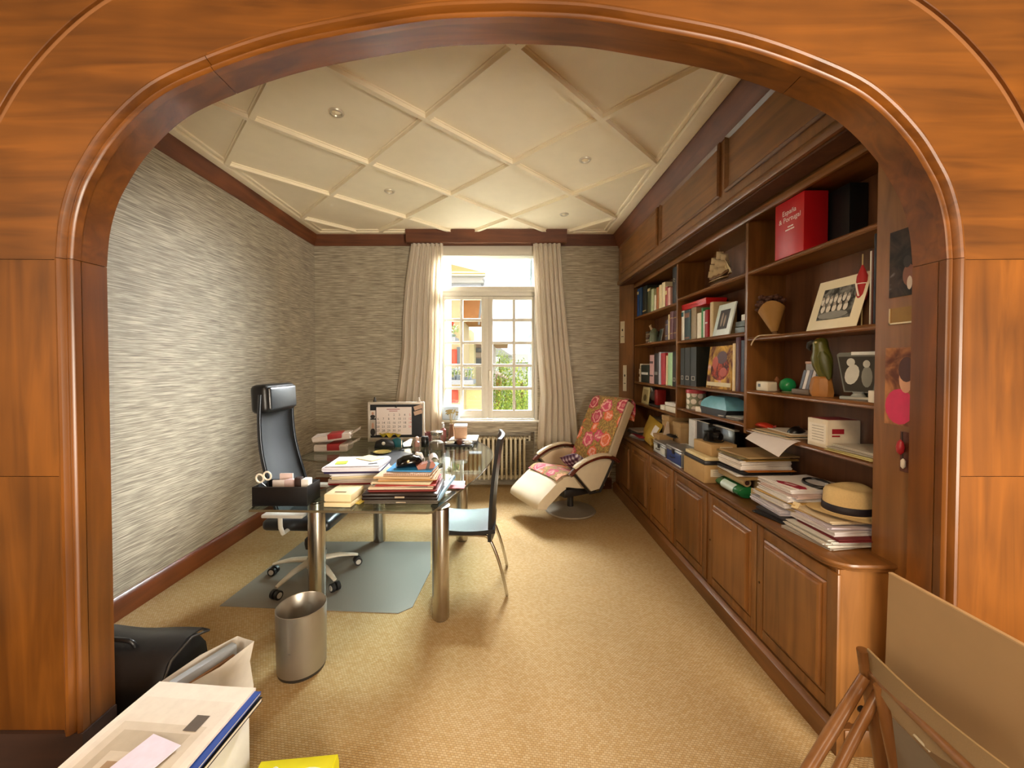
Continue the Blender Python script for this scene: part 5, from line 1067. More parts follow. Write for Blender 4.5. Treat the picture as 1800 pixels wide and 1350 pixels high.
# dotted tin, blue bundle etc. on the middle lowest shelf
def dots():
    m, nt, N, L, b = new_mat('dotted_tin'); tc = N.new('ShaderNodeTexCoord'); sp = N.new('ShaderNodeSeparateXYZ'); L.new(tc.outputs['Object'], sp.inputs[0])
    at_ = N.new('ShaderNodeMath'); at_.operation = 'ARCTAN2'; L.new(sp.outputs[1], at_.inputs[0]); L.new(sp.outputs[0], at_.inputs[1])
    cb_ = N.new('ShaderNodeCombineXYZ'); ml = N.new('ShaderNodeMath'); ml.operation = 'MULTIPLY'; ml.inputs[1].default_value = .075; L.new(at_.outputs[0], ml.inputs[0]); L.new(ml.outputs[0], cb_.inputs[0]); L.new(sp.outputs[2], cb_.inputs[1])
    vo = N.new('ShaderNodeTexVoronoi'); vo.inputs['Scale'].default_value = 17; vo.inputs['Randomness'].default_value = .25; L.new(cb_.outputs[0], vo.inputs['Vector'])
    lt = N.new('ShaderNodeMath'); lt.operation = 'LESS_THAN'; lt.inputs[1].default_value = .40; L.new(vo.outputs['Distance'], lt.inputs[0])
    mx = N.new('ShaderNodeMix'); mx.data_type = 'RGBA'; L.new(lt.outputs[0], mx.inputs[0]); mx.inputs[6].default_value = lin('8A8A70'); mx.inputs[7].default_value = lin('E6DCD0'); L.new(mx.outputs[2], b.inputs['Base Color']); b.inputs['Roughness'].default_value = .35; return m
t = thing('round_tin', 'round tin with large pale dots and red lid on the middle lowest shelf', 'tin', (1.70, by(1224, 1.70), D2+.0005)); part(t, 'body', dots(), lambda b: lathe(b, [(.078, 0), (.08, .004), (.08, .145), (.078, .148)], 28)); part(t, 'lid', P('B83A44', .35), lambda b: lathe(b, [(.083, .14), (.084, .145), (.084, .172), (.08, .176), (.01, .177)], 28))
boxy('small_box', 'small white cube box in front of the dotted tin', 'box', P('DCD2C4', .6), (1.61, by(1232, 1.61), D2), (1.655, by(1224, 1.61), D2+.045), .2)
yy = by(1271, 1.69)
t = thing('lunch_box', 'black-based box under a pale blue plastic cover beside the dotted tin', 'box', (1.70, yy, D2+.0005), PI/2); part(t, 'base', P('14181C', .35), lambda b: prism(b, [(-.17, 0), (.17, 0), (.2, .055), (-.2, .055)], -.09, .09, 'y')); part(t, 'cover', P('7CC0D8', .15, 0, .2, 20), lambda b: loft(b, [[Vector((sx*a, sy*c, z)) for sx, sy in ((-1, -1), (0, -1.08), (1, -1), (1.05, 0), (1, 1), (0, 1.08), (-1, 1), (-1.05, 0))] for a, c, z in ((.19, .088, .056), (.185, .088, .085), (.15, .075, .12), (.10, .05, .145), (.02, .01, .152))]), smooth=30)
stack('the heap beside the blue lunch box', 1.70, by(1296, 1.70), D2, .1, [('magazine', 'grey', '8A8886', .17, .22, .010, 0, -.01, .0), ('letter', 'white', 'E2E0DE', .17, .21, .008, 0, -.01, .12), ('letter', 'bluish white', 'CDD6DC', .15, .19, .006, -.01, 0, -.15)], 'papers on the middle lowest shelf', 9)
# far lowest shelf
photo_frame('picture_card', 'cream picture card at the far end of the lowest shelf', (1.64, by(1139, 1.64), D1+.0005), .22, .20, .12, P('E2D6A0', .6), P('B9A878', .6), .03, 0, ([P('6A5A34', .6)], [(.5, .3, .05, .04, 0)]), 'picture')
yy = by(1155, 1.68)
t = thing('toy_engine', 'red and silver model engine on the far lowest shelf', 'model', (1.69, yy, D1+.0005), PI/2); part(t, 'red_block', P('8A1C1C', .4), lambda b: box(b, (-.11, -.05, .02), (-.03, .05, .19), 0, .01)); part(t, 'fins', P('8C8680', .3, .8), lambda b: [lathe(b, [(.03, 0), (.06, .002), (.06, .008), (.03, .01)], 18, M=Matrix.Translation((.0+.018*k, 0, .11)) @ Matrix.Rotation(PI/2, 4, 'Y')) for k in range(5)], kind='stuff'); part(t, 'exhaust', P('A09A94', .25, .8), lambda b: tube(b, [(.06, 0, .12), (.11, 0, .15), (.16, 0, .20)], [.02, .022, .028], 12)); part(t, 'base_plate', P('4A4644', .4), lambda b: box(b, (-.12, -.055, 0), (.12, .055, .02), 0, .004))
boxy('white_carton', 'white shallow carton near the first divider on the lowest shelf', 'box', P('DAD2C6', .6), (1.605, by(1189, 1.605), D1), (1.75, by(1170, 1.605), D1+.055)); boxy('white_carton', 'tilted white leaflet box lying on the shallow carton', 'box', P('CFC8C4', .6), (1.62, by(1188, 1.605), D1+.0565), (1.75, by(1168, 1.605), D1+.09), .08)
boxy('small_box', 'little white medicine box next to the model engine', 'box', P('E4DED4', .6), (1.603, by(1167, 1.603), D1), (1.65, by(1161, 1.603), D1+.05))
# ------------------------------------------------------------------ near bay
# red slipcase with its lettering
t = thing('slipcase', 'large red slipcase with white lettering on the top shelf', 'slipcase', (1.592, 2.115, A3+.0005)); RDM = P('B8141C', .38, 0, .06)
pbox(t, 'case', RDM, (0, 0, 0), (.13, .225, .318), .002)
Mt = lambda y, z: Matrix.Translation((-.0012, y, z)) @ Matrix(((0, 0, -1, 0), (-1, 0, 0, 0), (0, 1, 0, 0), (0, 0, 0, 1)))
part(t, 'lettering', P('F0E4E0', .5), lambda b: (text_bm(b, 'España', .040, Mt(.165, .235)), text_bm(b, '& Portugal', .040, Mt(.192, .195)), [box(b, (-.0016, y0, z0), (-.0004, y1, z0+.007)) for y0, y1, z0 in ((.078, .095, .160), (.098, .120, .160), (.070, .098, .144), (.102, .138, .144))]), smooth=0)
boxy('black_box', 'black box beside the red slipcase on the top shelf', 'box', P('08090A', .5), (1.735, 2.0, A3), (1.83, 2.30, A3+.31))
# dried bouquet
bq = thing('dried_bouquet', 'dried brown flowers wrapped in a paper cone on the near second shelf', 'bouquet', (1.66, by(1362, 1.66), B3+.0005), rot=Euler((-.22, .0, 0)))
part(bq, 'paper_cone', P('9A7238', .7, 0, .12), lambda b: sheet(b, lambda s, t: ((.018+.05*t)*math.cos(2*PI*s)*1.0, (.016+.065*t)*math.sin(2*PI*s), .025+.16*t+.02*t*math.sin(2*PI*s*2)), 20, 5, .002), smooth=60)
def blooms(b):
    r_ = random.Random(8)
    for k in range(44):
        a = r_.uniform(0, 2*PI); r = .066*math.sqrt(r_.random()); c_ = Vector((r*math.cos(a), r*1.3*math.sin(a), .212+r_.uniform(-.02, .04)))
        lathe(b, [(.004, -.012), (.016, -.004), (.018, .006), (.008, .012)], 7, c=c_)
part(bq, 'blooms', P('4A2A1A', .8, 0, .3), blooms, kind='stuff', smooth=0); part(bq, 'stem_bundle', P('6A4A28', .8), lambda b: lathe(b, [(.016, 0), (.012, .03), (.02, .06)], 10))
rb = thing('ribbon', 'pale ribbon trailing over the shelf edge by the dried bouquet', 'ribbon', (0, 0, 0)); ry = by(1350, 1.60)
part(rb, 'strand', P('C9B494', .6), lambda b: sheet(b, lambda s, t: [spline([(1.64, ry-.05, B3+.002), (1.61, ry+.02, B3+.004), (1.588, ry+.08, B3+.002), (1.575, ry+.11, B3-.03), (1.57, ry+.12, B3-.055)], 4)[round(s*16)][i] + (.009*(t-.5) if i == 1 else 0) + (.006*(t-.5) if i == 2 else 0) for i in range(3)], 16, 2, .0008), smooth=60)
# team photograph in cream mount, red doll, tall dark books
team = [(x/8+.06, .60+.05*(i % 2), .010, .020, 0) for i, x in enumerate(range(1, 8))] + [(x/8+.06, .70+.05*(i % 2), .007, .009, 1) for i, x in enumerate(range(1, 8))] + [(x/6+.02, .34, .013, .020, 0) for x in range(1, 6)] + [(x/6+.02, .47, .008, .010, 1) for x in range(1, 6)] + [(.5, .12, .09, .02, 2)]
photo_frame('team_photo', 'black and white group photograph in a wide cream mount, leaning on the near shelf', (1.60, 1.80, B3+.0005), .30, .265, .28, P('E9DFC2', .5, 0, .04), patchy('grey_photo', ['1C1C1A', '3A3A36', '7A7A74'], 30), .05, 0, ([P('DAD6CC', .5), P('A89C90', .5), P('8A8A84', .5)], team), 'photograph', .004)
bpan = obj('brown_board', (lambda b: (box(b, (0, 0, 0), (.008, .20, .27), 0, .002), b)[1])(BM()), P('7A5234', .5), loc=(1.685, 1.765, B3+.0006), rot=(0, .10, 0), label='plain brown board standing behind the group photograph', cat='board')
yy = by(1517, 1.665)
dl = thing('red_doll', 'red felt doll with white sash on a stick beside the group photograph', 'doll', (1.655, yy, B3+.0005)); part(dl, 'stick', P('A89060', .6), lambda b: cyl(b, (0, 0, .001), (0, 0, .335), .003)); part(dl, 'body', P('A01C1C', .7, 0, .1), lambda b: lathe(b, [(.004, .115), (.016, .125), (.022, .15), (.018, .185), (.022, .21), (.02, .235), (.010, .265), (.003, .285)], 14), smooth=60); part(dl, 'sash', P('E8DCD0', .6), lambda b: (lathe(b, [(.0185, .195), (.0205, .197), (.0205, .203), (.0185, .205)], 14), tube(b, [(-.02, .01, .20), (-.024, .0, .17), (-.022, -.006, .14)], .004, 6)))
for u0, u1, h, hx, lab in ((1526, 1528, .33, 'D8D2C4', 'slim white tall book, first at the near end of the second shelf'), (1528.5, 1531, .33, '6A3A2A', 'slim brown tall book at the near end of the second shelf'), (1531.5, 1538, .40, '0C0D12', 'very tall black album at the near end of the second shelf'), (1538.5, 1541, .33, 'DCD6CC', 'slim white tall book, last before the near end panel')):
    book(u0, u1, B3, h, hx, lab, .19, group='tall books at the near end of the bookcase', x=1.63)
# third near shelf
t = boxy('white_cube', 'small white cube with a dark window on the near third shelf', 'cube', P('DED4C0', .4), (1.615, by(1350, 1.615), C3), (1.675, by(1329, 1.615), C3+.062), 0, bev=.008); pbox(t, 'dark_window', P('2A2420', .3), (-.0312, .012, .025), (-.029, .035, .045))
t = thing('chess_piece', 'small brown turned wooden figure behind the white cube', 'figurine', (1.70, by(1366, 1.70), C3+.0005)); part(t, 'body', P('8A5A38', .4), lambda b: lathe(b, [(.022, 0), (.02, .012), (.008, .03), (.01, .06), (.014, .07), (.004, .09)], 14)); part(t, 'base_felt', P('2A2A20', .8), lambda b: lathe(b, [(.023, -.0003), (.023, .002)], 14))
t = thing('green_ball', 'green glass paperweight behind the photo strips', 'paperweight', (1.72, by(1385, 1.72), C3+.0005)); part(t, 'globe', P('1E8A50', .12), lambda b: lathe(b, [(.018, 0), (.038, .014), (.045, .04), (.038, .066), (.018, .082), (.002, .085)], 18), smooth=70); part(t, 'foot', P('7A8A60', .4), lambda b: lathe(b, [(.03, -.0003), (.03, .004), (.02, .006)], 16))
t = thing('photo_rack', 'desk rack holding dark and white photo strips beside the parrot', 'photo rack', (1.66, by(1412, 1.66)-.03, C3+.0005), .0); pbox(t, 'base', P('6A5A4A', .5), (-.03, -.05, 0), (.06, .08, .03), .006)
for k in range(5): part(t, 'photo_strip', P(['2A1C1A', 'C9C0B8', '3A2420', 'D8D0C8', '241818'][k], .35), lambda b: box(b, (0, -.046+.024*k, .03), (.002, -.026+.024*k, .14), M=Matrix.Rotation(.25, 4, 'Y')))
pbox(t, 'back_plate', P('8A8078', .4), (.05, -.045, .03), (.054, .075, .175)); pbox(t, 'top_rail', P('B98A70', .4), (.046, -.048, .17), (.058, .078, .185), .003)
yy = by(1446, 1.655)
pr = thing('parrot_ornament', 'green parrot ornament perched on a block of wood', 'ornament', (1.655, yy, C3+.0005), rot=Euler((0, 0, PI*.75)))
PG = P('5A5A22', .35, 0, .2, 30)
part(pr, 'wood_block', P('A87238', .5, 0, .25, 25), lambda b: loft(b, [[Vector((r*math.cos(a)*(1+.12*math.sin(3*a+z*20)), r*.9*math.sin(a), z)) for a in [2*PI*k/9 for k in range(9)]] for r, z in ((.045, 0), (.05, .02), (.048, .06), (.042, .095), (.03, .105))]), smooth=20)
part(pr, 'body', PG, lambda b: loft(b, [[Vector((x+r*1.1*math.cos(a), r*math.sin(a), z)) for a in [2*PI*k/14 for k in range(14)]] for x, r, z in ((-.015, .012, .07), (-.01, .028, .11), (0, .040, .16), (.004, .042, .20), (.006, .034, .235), (.010, .031, .26), (.012, .032, .28), (.008, .022, .30), (.004, .006, .308))]), smooth=70)
part(pr, 'beak', P('17140F', .3), lambda b: tube(b, [(.035, 0, .285), (.056, 0, .276), (.060, 0, .255), (.050, 0, .240)], [.016, .015, .010, .003], 10), smooth=60)
part(pr, 'forehead', P('C99040', .4), lambda b: lathe(b, [(.018, 0), (.014, .010), (.003, .014)], 12, M=Matrix.Translation((.018, 0, .293)) @ Matrix.Rotation(.4, 4, 'Y')))
for s in (-1, 1):
    part(pr, 'wing', P('4A4E1C', .4, 0, .2, 40), lambda b: loft(b, [[Vector((x+r*math.cos(a)*.9, s*.034+r*.35*math.sin(a), z)) for a in [2*PI*k/10 for k in range(10)]] for x, r, z in ((-.03, .006, .09), (-.022, .020, .12), (-.012, .030, .17), (-.004, .028, .21), (0, .012, .235))]), smooth=70)
    part(pr, 'eye', P('D8C890', .2), lambda b: lathe(b, [(.006, 0), (.004, .003), (.0005, .004)], 10, M=Matrix.Translation((.026, s*.028, .283)) @ Matrix.Rotation(-s*PI/2, 4, 'X')))
part(pr, 'tail', PG, lambda b: tube(b, [(-.02, 0, .12), (-.035, 0, .07), (-.045, 0, .02)], [.018, .014, .006], 8, flat=(.5, 1)), smooth=60)
# crystal photo plaque
yy = by(1508, 1.66)
cq = thing('photo_plaque', 'flared glass plaque with black and white portraits at the near end of the shelf', 'plaque', (1.665, yy, C3+.0005), rot=Euler((0, 0, .55)))
part(cq, 'glass_block', P('6A706E', .1, 0, .1), lambda b: prism(b, [(-.055, .035), (.055, .035), (.085, .215), (.075, .225), (-.085, .225)], 0, .022, 'x'), smooth=0); part(cq, 'bright_edge', P('E6EAE8', .15), lambda b: box(b, (-.002, -.086, .212), (.023, .03, .228), 0, .002))
part(cq, 'printed_portraits', [P('2A2C2A', .3), P('C9CCC6', .3), P('8A8E88', .3)], lambda b: (prism(b, [(-.05, .04), (.05, .04), (.078, .205), (-.078, .205)], -.0012, -.0002, 'x', 0), disc(b, (-.0016, .025, .12), .026, .048, (0, 1, .2), (0, -.2, 1), 14, 1), disc(b, (-.0018, .03, .178), .016, .02, (0, 1, 0), (0, 0, 1), 14, 1), disc(b, (-.0018, -.03, .11), .02, .05, (0, 1, 0), (0, 0, 1), 14, 2), disc(b, (-.002, -.028, .17), .013, .018, (0, 1, 0), (0, 0, 1), 14, 1)), smooth=0)
part(cq, 'foot', P('B9C0BE', .1, .4), lambda b: (box(b, (-.025, -.065, 0), (.045, .065, .016), 0, .004), lathe(b, [(.03, .016), (.02, .03), (.025, .04)], 16)))
boxy('card_stack', 'small stack of white cards against the near end panel', 'cards', P('E2DACC', .6), (1.60, 1.70, C3), (1.68, 1.735, C3+.055)); boxy('dark_print', 'dark green framed print behind the glass plaque', 'print', P('26322C', .3), (1.74, 1.71, C3), (1.752, 1.93, C3+.21), 0)
# lowest near shelf
yy = by(1340, 1.64)
pz = stack('the heap above the curled sheet', 1.69, 2.36, D3, .05, [('letter', 'cream', 'DCCBB0', .22, .30, .008, .0, 0, .02), ('magazine', 'grey-green', '8A8A78', .21, .28, .008, .0, .0, -.06), ('letter', 'buff', 'C9AE86', .20, .27, .006, -.005, -.02, .05), ('booklet', 'pale', 'D2CCC0', .18, .24, .006, .02, -.02, -.1)], 'papers on the near lowest shelf', 12)
cl = thing('curled_sheet', 'large white sheet curling down over the near lowest shelf edge', 'sheet', (0, 0, 0))
part(cl, 'sheet', P('E6E0E2', .6, 0, .03), lambda b: sheet(b, lambda s, t: (1.612-.085*t*(1+.3*s), 2.50-.36*s*(1-.04*t), D3+.002-.02*t-.07*t*t*(.45+.55*s)), 12, 8, .001), smooth=60)
t = thing('red_bag', 'small crumpled red bag on the curling papers', 'bag', (1.66, 2.52, pz-.014)); part(t, 'body', P('B83018', .5, 0, .2), lambda b: loft(b, [[Vector((math.cos(a)*r*.9, y_, r*.4+math.sin(a)*r*.4)) for a in [2*PI*k/10 for k in range(10)]] for y_, r in ((-.10, .012), (-.06, .035), (0, .045), (.045, .035), (.07, .012))]), smooth=40); part(t, 'tie', P('8A2010', .5), lambda b: tube(b, [(0, -.09, .02), (-.01, -.12, .03)], .006, 6))
t = thing('computer_mouse', 'black computer mouse lying on the curling papers', 'mouse', (1.69, 2.28, pz+.0005), .6); part(t, 'shell', P('0C0C0E', .3), lambda b: loft(b, [[Vector((x, w*math.cos(a), max(0, h_*math.sin(a)))) for a in [PI*k/8 for k in range(9)]] for x, w, h_ in ((-.06, .01, .008), (-.05, .03, .025), (0, .034, .036), (.045, .03, .022), (.06, .012, .008))]), smooth=60); part(t, 'wheel', P('4A4A4A', .4), lambda b: cyl(b, (.03, -.004, .027), (.03, .004, .027), .008, n=12))
wr = boxy('printed_carton', 'white carton with a red printed top on the near lowest shelf', 'carton', P('E2D8C4', .55), (1.605, 1.955, D3), (1.77, 2.085, D3+.145)); pbox(wr, 'red_top_print', P('9A3A40', .5), (-.075, -.055, .1445), (.075, .055, .1456)); part(wr, 'printed_mark', P('A02030', .5), lambda b: (box(b, (-.06, -.0658, .075), (.0, -.0645, .10)), box(b, (-.06, -.0658, .06), (-.02, -.0645, .068))), smooth=0); label_patch(wr, (-.0835, -.055, .02), (-.0822, .055, .12), P('ECE6DA', .6), 'printed_text', 6, 'x')
stack('the pile before the printed carton', 1.70, 1.82, D3, .0, [('magazine', 'yellowish', 'C9BC80', .22, .25, .012, 0, 0, .0), ('letter', 'grey', 'A8A296', .21, .25, .01, .0, 0, .03), ('letter', 'pale grey', 'BDB7A8', .20, .24, .01, .01, .0, -.04)], 'papers before the printed carton', 14)
# ================================================================== ON THE WORKTOP
Z = ZW+.0008
stack('the heap below the recliner headrest', 1.52, 4.30, Z, .2, [('magazine', 'grey', '9A948C', .21, .28, .02, 0, 0, 0), ('magazine', 'white', 'C9C2BA', .21, .28, .015, .01, -.02, .15), ('magazine', 'crimson', '9A2438', .20, .27, .010, -.03, -.05, -.2), ('magazine', 'dark', '4A443E', .21, .28, .03, .02, .06, .1), ('magazine', 'brownish', 'A89888', .20, .27, .012, .0, .05, -.1)], 'magazines on the worktop', 21)
yb_ = thing('yellow_bag', 'mustard yellow padded bag leaning on the worktop below the recliner headrest', 'bag', (0, 0, 0), .0)
yq = [Vector(k) for k in ((1.43, 3.86, Z+.004), (1.47, 4.27, Z+.02), (1.60, 4.37, Z+.25), (1.60, 3.99, Z+.19))]
yn = (yq[1]-yq[0]).cross(yq[3]-yq[0]).normalized()
if yn.x > 0: yn = -yn
def ybag(sg): return lambda s, t: tuple(yq[0].lerp(yq[1], s).lerp(yq[3].lerp(yq[2], s), t) + yn*(sg*.032*(math.sin(PI*s)*math.sin(PI*t))**.5 + .004*math.sin(11*s+5*t)*math.sin(PI*t)*math.sin(PI*s)))
part(yb_, 'body', P('B8983A', .35, 0, .15, 15), lambda b: (sheet(b, ybag(1), 14, 10), sheet(b, ybag(-1), 14, 10), bmesh.ops.remove_doubles(b, verts=b.verts[:], dist=.0005)), smooth=60)
part(yb_, 'white_tag', P('DCD6D2', .5), lambda b: sheet(b, lambda s, t: tuple(Vector(ybag(1)(.04+.22*s, .35+.45*t)) + yn*.002), 4, 4, .001)); part(yb_, 'knot', P('A8882E', .4), lambda b: tube(b, [yq[0]+Vector((.01, .04, .06)), yq[0]+Vector((-.005, .0, .04)), yq[0]+Vector((-.002, -.03, .012))], [.02, .014, .018], 8), smooth=60)
boxy('wooden_case', 'long dark wooden case with an orange end behind the yellow bag', 'case', P('5A4A3C', .5), (1.63, 3.98, Z), (1.80, 4.45, Z+.22), .05, .02, P('6A5A4C', .5))
wc = obj('folded_card', (lambda b: (prism(b, [(0, 0), (.14, 0), (.16, .26), (.14, .265)], 0, .003, 'y'), b)[1])(BM()), P('DCCFC0', .6), loc=(1.44, 3.70, Z), rot=(-.2, 0, .3), smooth=0, label='white triangular folded card leaning against the tall kraft box', cat='card')
def kraft(name, label, ua, ub, vt, x, depth, lid, holder=True, mat=KRAFT):
    ya, yc = by(ub, x), by(ua, x); zt = W(ub, vt, x=x).z
    t = boxy(name, label, 'box', mat, (x, ya, Z), (x+depth, yc, zt), 0, lid, mat)
    h = zt-Z; hy = (yc-ya)/2
    if holder: part(t, 'label_holder', P('8A7A5A', .4, .5), lambda b: [box(b, lo, hi) for lo, hi in (((-depth/2-.005, -.02, h*.45), (-depth/2, .02, h*.45+.004)), ((-depth/2-.005, -.02, h*.45+.03), (-depth/2, .02, h*.45+.034)), ((-depth/2-.005, -.02, h*.45), (-depth/2, -.016, h*.45+.034)), ((-depth/2-.005, .016, h*.45), (-depth/2, .02, h*.45+.034)))])
    return t, h
t, h_ = kraft('kraft_box', 'tall kraft card box with a red stamp', 1164.5, 1177, 733, 1.60, .22, .05, False)
part(t, 'red_stamp', P('A8483A', .6), lambda b: (disc(b, (-.1105, 0, h_*.5), .022, .03, (0, 1, 0), (0, 0, 1)), disc(b, (-.1105, 0, h_*.5+.045), .009, .018, (0, 1, 0), (0, 0, 1))), smooth=0)
kraft('kraft_box', 'tall kraft card box with a metal label holder beside the white binder', 1184, 1197.5, 745, 1.60, .20, .045)
kraft('kraft_box', 'low kraft card box with a lid in front of the tall red-stamped one', 1149.5, 1160, 766, 1.45, .13, .03)
ya = by(1197, 1.50)
for k in range(2): boxy('white_box', ['lower white card box behind the blue case', 'upper white card box behind the blue case'][k], 'box', P('DCDAD4', .5), (1.50, ya, Z+.051*k), (1.62, ya+.14, Z+.050+.051*k), 0, .014)
def flight(name, label, ua, ub, vt, x, d, panel):
    ya, yc = by(ub, x), by(ua, x); zt = W(ub, vt, x=x).z; t = thing(name, label, 'case', (x, ya, Z)); w, h = yc-ya, zt-Z
    pbox(t, 'shell', P('8E9296', .35, .5), (.003, .003, 0), (d, w-.003, h), .006); pbox(t, 'front_panel', panel, (-.001, .012, .012), (.004, w-.012, h-.035), .001); pbox(t, 'lid_rim', P('C9CED2', .3, .8), (-.002, 0, h-.032), (d+.002, w, h-.018), .003); pbox(t, 'top_edge', P('D4D8DC', .3, .8), (-.002, 0, h-.008), (.012, w, h+.002), .003); pbox(t, 'base_edge', P('D4D8DC', .3, .8), (-.002, 0, 0), (.012, w, .010), .003)
    part(t, 'latch', P('3A3A3E', .3, .6), lambda b: (box(b, (-.008, w*.42, h-.05), (-.001, w*.58, h-.012), 0, .002), tube(b, [(-.008, w*.35, h*.45), (-.02, w*.42, h*.42), (-.02, w*.58, h*.42), (-.008, w*.65, h*.45)], .004, 6))); return t
flight('flight_case', 'small white and silver metal case at the worktop edge', 1149.5, 1170.5, 784, 1.385, .17, P('D4D8DA', .35))
flight('flight_case', 'small blue and silver metal case at the worktop edge', 1172.5, 1199, 794, 1.365, .17, P('1E3F86', .35))
t = thing('eyeglass_pouch', 'black soft pouch lying on the white metal case', 'pouch', (1.47, by(1172, 1.40)+.05, Z+.167)); part(t, 'body', P('141012', .5), lambda b: loft(b, [[Vector((math.cos(a)*r, y_, r*.35+math.sin(a)*r*.35)) for a in [2*PI*k/10 for k in range(10)]] for y_, r in ((-.07, .01), (-.05, .03), (0, .035), (.05, .03), (.07, .01))]), smooth=50); part(t, 'cord', P('2A2A2A', .5), lambda b: tube(b, [(0, -.07, .01), (.02, -.09, .008)], .003, 6))
# shoe boxes
sy, sx = W(1226, 850, z=ZW).y, 1.35
SHOE = P('B99866', .7, 0, .08)
t = boxy('shoe_box', 'lower kraft shoe box with a printed label at the worktop edge', 'box', SHOE, (sx, sy, Z), (sx+.185, sy+.31, Z+.125), 0, .0)
label_patch(t, (-.05, -.1568, .045), (.088, -.1548, .095), None, 'paper_label', 3, 'y')
boxy('flat_case', 'flat black case between the two shoe boxes', 'case', P('1E1A1E', .4), (sx-.0, sy-.002, Z+.1255), (sx+.19, sy+.30, Z+.152), 0); boxy('flat_box', 'flat cream box under the upper shoe box', 'box', P('E0CFA0', .6), (sx+.005, sy, Z+.153), (sx+.195, sy+.295, Z+.178), 0)
t = boxy('shoe_box', 'upper kraft box with a printed label, topmost of its pile', 'box', SHOE, (sx+.05, sy+.02, Z+.179), (sx+.23, sy+.25, Z+.262), .05); label_patch(t, (-.03, -.117, .02), (.06, -.1148, .066), None, 'paper_label', 2, 'y')
cm = thing('camera', 'black camera lying on the upper kraft box', 'camera', (sx+.13, sy+.15, Z+.2632), .4); part(cm, 'body', P('0C0C0D', .4), lambda b: (box(b, (-.065, -.025, 0), (.065, .03, .075), 0, .012), box(b, (-.02, -.02, .07), (.02, .02, .095), 0, .006))); part(cm, 'lens', P('141416', .25), lambda b: lathe(b, [(.032, 0), (.032, .035), (.027, .045), (.02, .04)], 20, M=Matrix.Translation((0, -.025, .038)) @ Matrix.Rotation(PI/2, 4, 'X'))); part(cm, 'strap', P('101010', .6), lambda b: tube(b, spline([(-.065, 0, .05), (-.10, -.02, .02), (-.06, -.06, .006), (0, -.08, .005), (.07, -.04, .006)], 4), .004, 6))
book(1210.5, 1222, ZW, .335, 'E0E0E2', 'white lever binder standing on the worktop beside the kraft boxes', .20, x=1.60, group=None, name='lever_binder', cat='binder')
t = boxy('black_file', 'black upright file box standing beside the white binder', 'file box', P('121314', .35), (1.62, by(1246, 1.62), Z), (1.83, by(1223.5, 1.62), Z+.34)); pbox(t, 'top_edge', P('B9B0A0', .4), (-.106, -.12, .335), (-.102, .12, .341))
t = thing('monitor', 'black flat monitor standing on the worktop behind the shoe boxes', 'monitor', (1.66, by(1293, 1.66), Z)); mw = by(1249, 1.66)-by(1293, 1.66); pbox(t, 'screen', P('0A0B0C', .15), (0, 0, .04), (.03, mw, .33), .004); pbox(t, 'bezel', P('B0A898', .35, .4), (-.003, -.003, .322), (.033, mw+.003, .334), .002); pbox(t, 'foot', P('17181A', .4), (-.03, mw*.3, 0), (.10, mw*.7, .04), .006)
# tall paper stack with the green parcel at its foot
gp = thing('green_parcel', 'green plastic-wrapped roll at the foot of the tall paper pile', 'parcel', (1.40, 2.36, Z), 0)
part(gp, 'wrapping', P('1E6A3A', .2, 0, .25, 15), lambda b: loft(b, [[Vector((.06+.062*math.cos(a), y_, .036+.036*k_*math.sin(a))) for a in [2*PI*k/16 for k in range(16)]] for y_, k_ in ((-.005, .7), (.0, .95), (.06, 1), (.24, 1), (.25, .8))]), smooth=50)
part(gp, 'clear_window', P('CFE6E4', .08, 0, .2, 20), lambda b: loft(b, [[Vector((.06+.0635*math.cos(a), y_, .036+.0375*math.sin(a))) for a in [PI*.68+PI*.5*k/6 for k in range(7)]] for y_ in (.05, .12, .19)], closed=False, caps=False), smooth=60)
part(gp, 'tape_band', P('C9B48A', .3), lambda b: loft(b, [[Vector((x_, y_, .036+dz)) for x_, dz in ((.09, -.034), (.12, -.012), (.123, .014), (.095, .034))] for y_ in (-.008, -.0075)], closed=False, caps=False) and box(b, (.075, -.012, .004), (.115, -.006, .068), 0, .002))
tb = thing('paper_roll', 'tan rolled paper tube above the green parcel', 'roll', (1.40, 2.36, Z+.0735)); part(tb, 'roll', P('A89068', .65, 0, .1), lambda b: tube(b, [(.05, -.01, .024), (.05, .27, .024)], .0235, 18)); part(tb, 'hollow', P('3A1C14', .8), lambda b: cyl(b, (.05, -.0112, .024), (.05, -.0085, .024), .014, n=14))
boxy('tan_parcel', 'tan wrapped parcel behind the green roll at the bottom of the tall pile', 'parcel', P('A8895A', .65), (1.53, 2.33, Z), (1.74, 2.60, Z+.12), .04)
stack('the tall pile beside the shoe boxes', 1.56, 2.47, Z+.1215, .03, [
    ('envelope', 'tan', 'B0905C', .30, .26, .012, .01, 0, .04), ('paper sheaf', 'white', 'DEDAD6', .31, .24, .012, -.01, .0, -.04), ('folder', 'black', '1C181C', .31, .25, .020, .0, .0, .03), ('folder', 'orange', 'B8722C', .30, .24, .008, .02, -.005, .0), ('paper sheaf', 'thick white', 'E4DDD6', .31, .24, .055, .0, .0, .0),
    ('folder', 'ochre', 'A8843C', .31, .24, .012, .03, -.01, .02), ('folder', 'olive', '7A6E48', .31, .25, .010, .0, .01, -.03), ('folder', 'buff', 'B09468', .33, .27, .010, .03, .0, .05)], 'papers in the tall pile', 31)
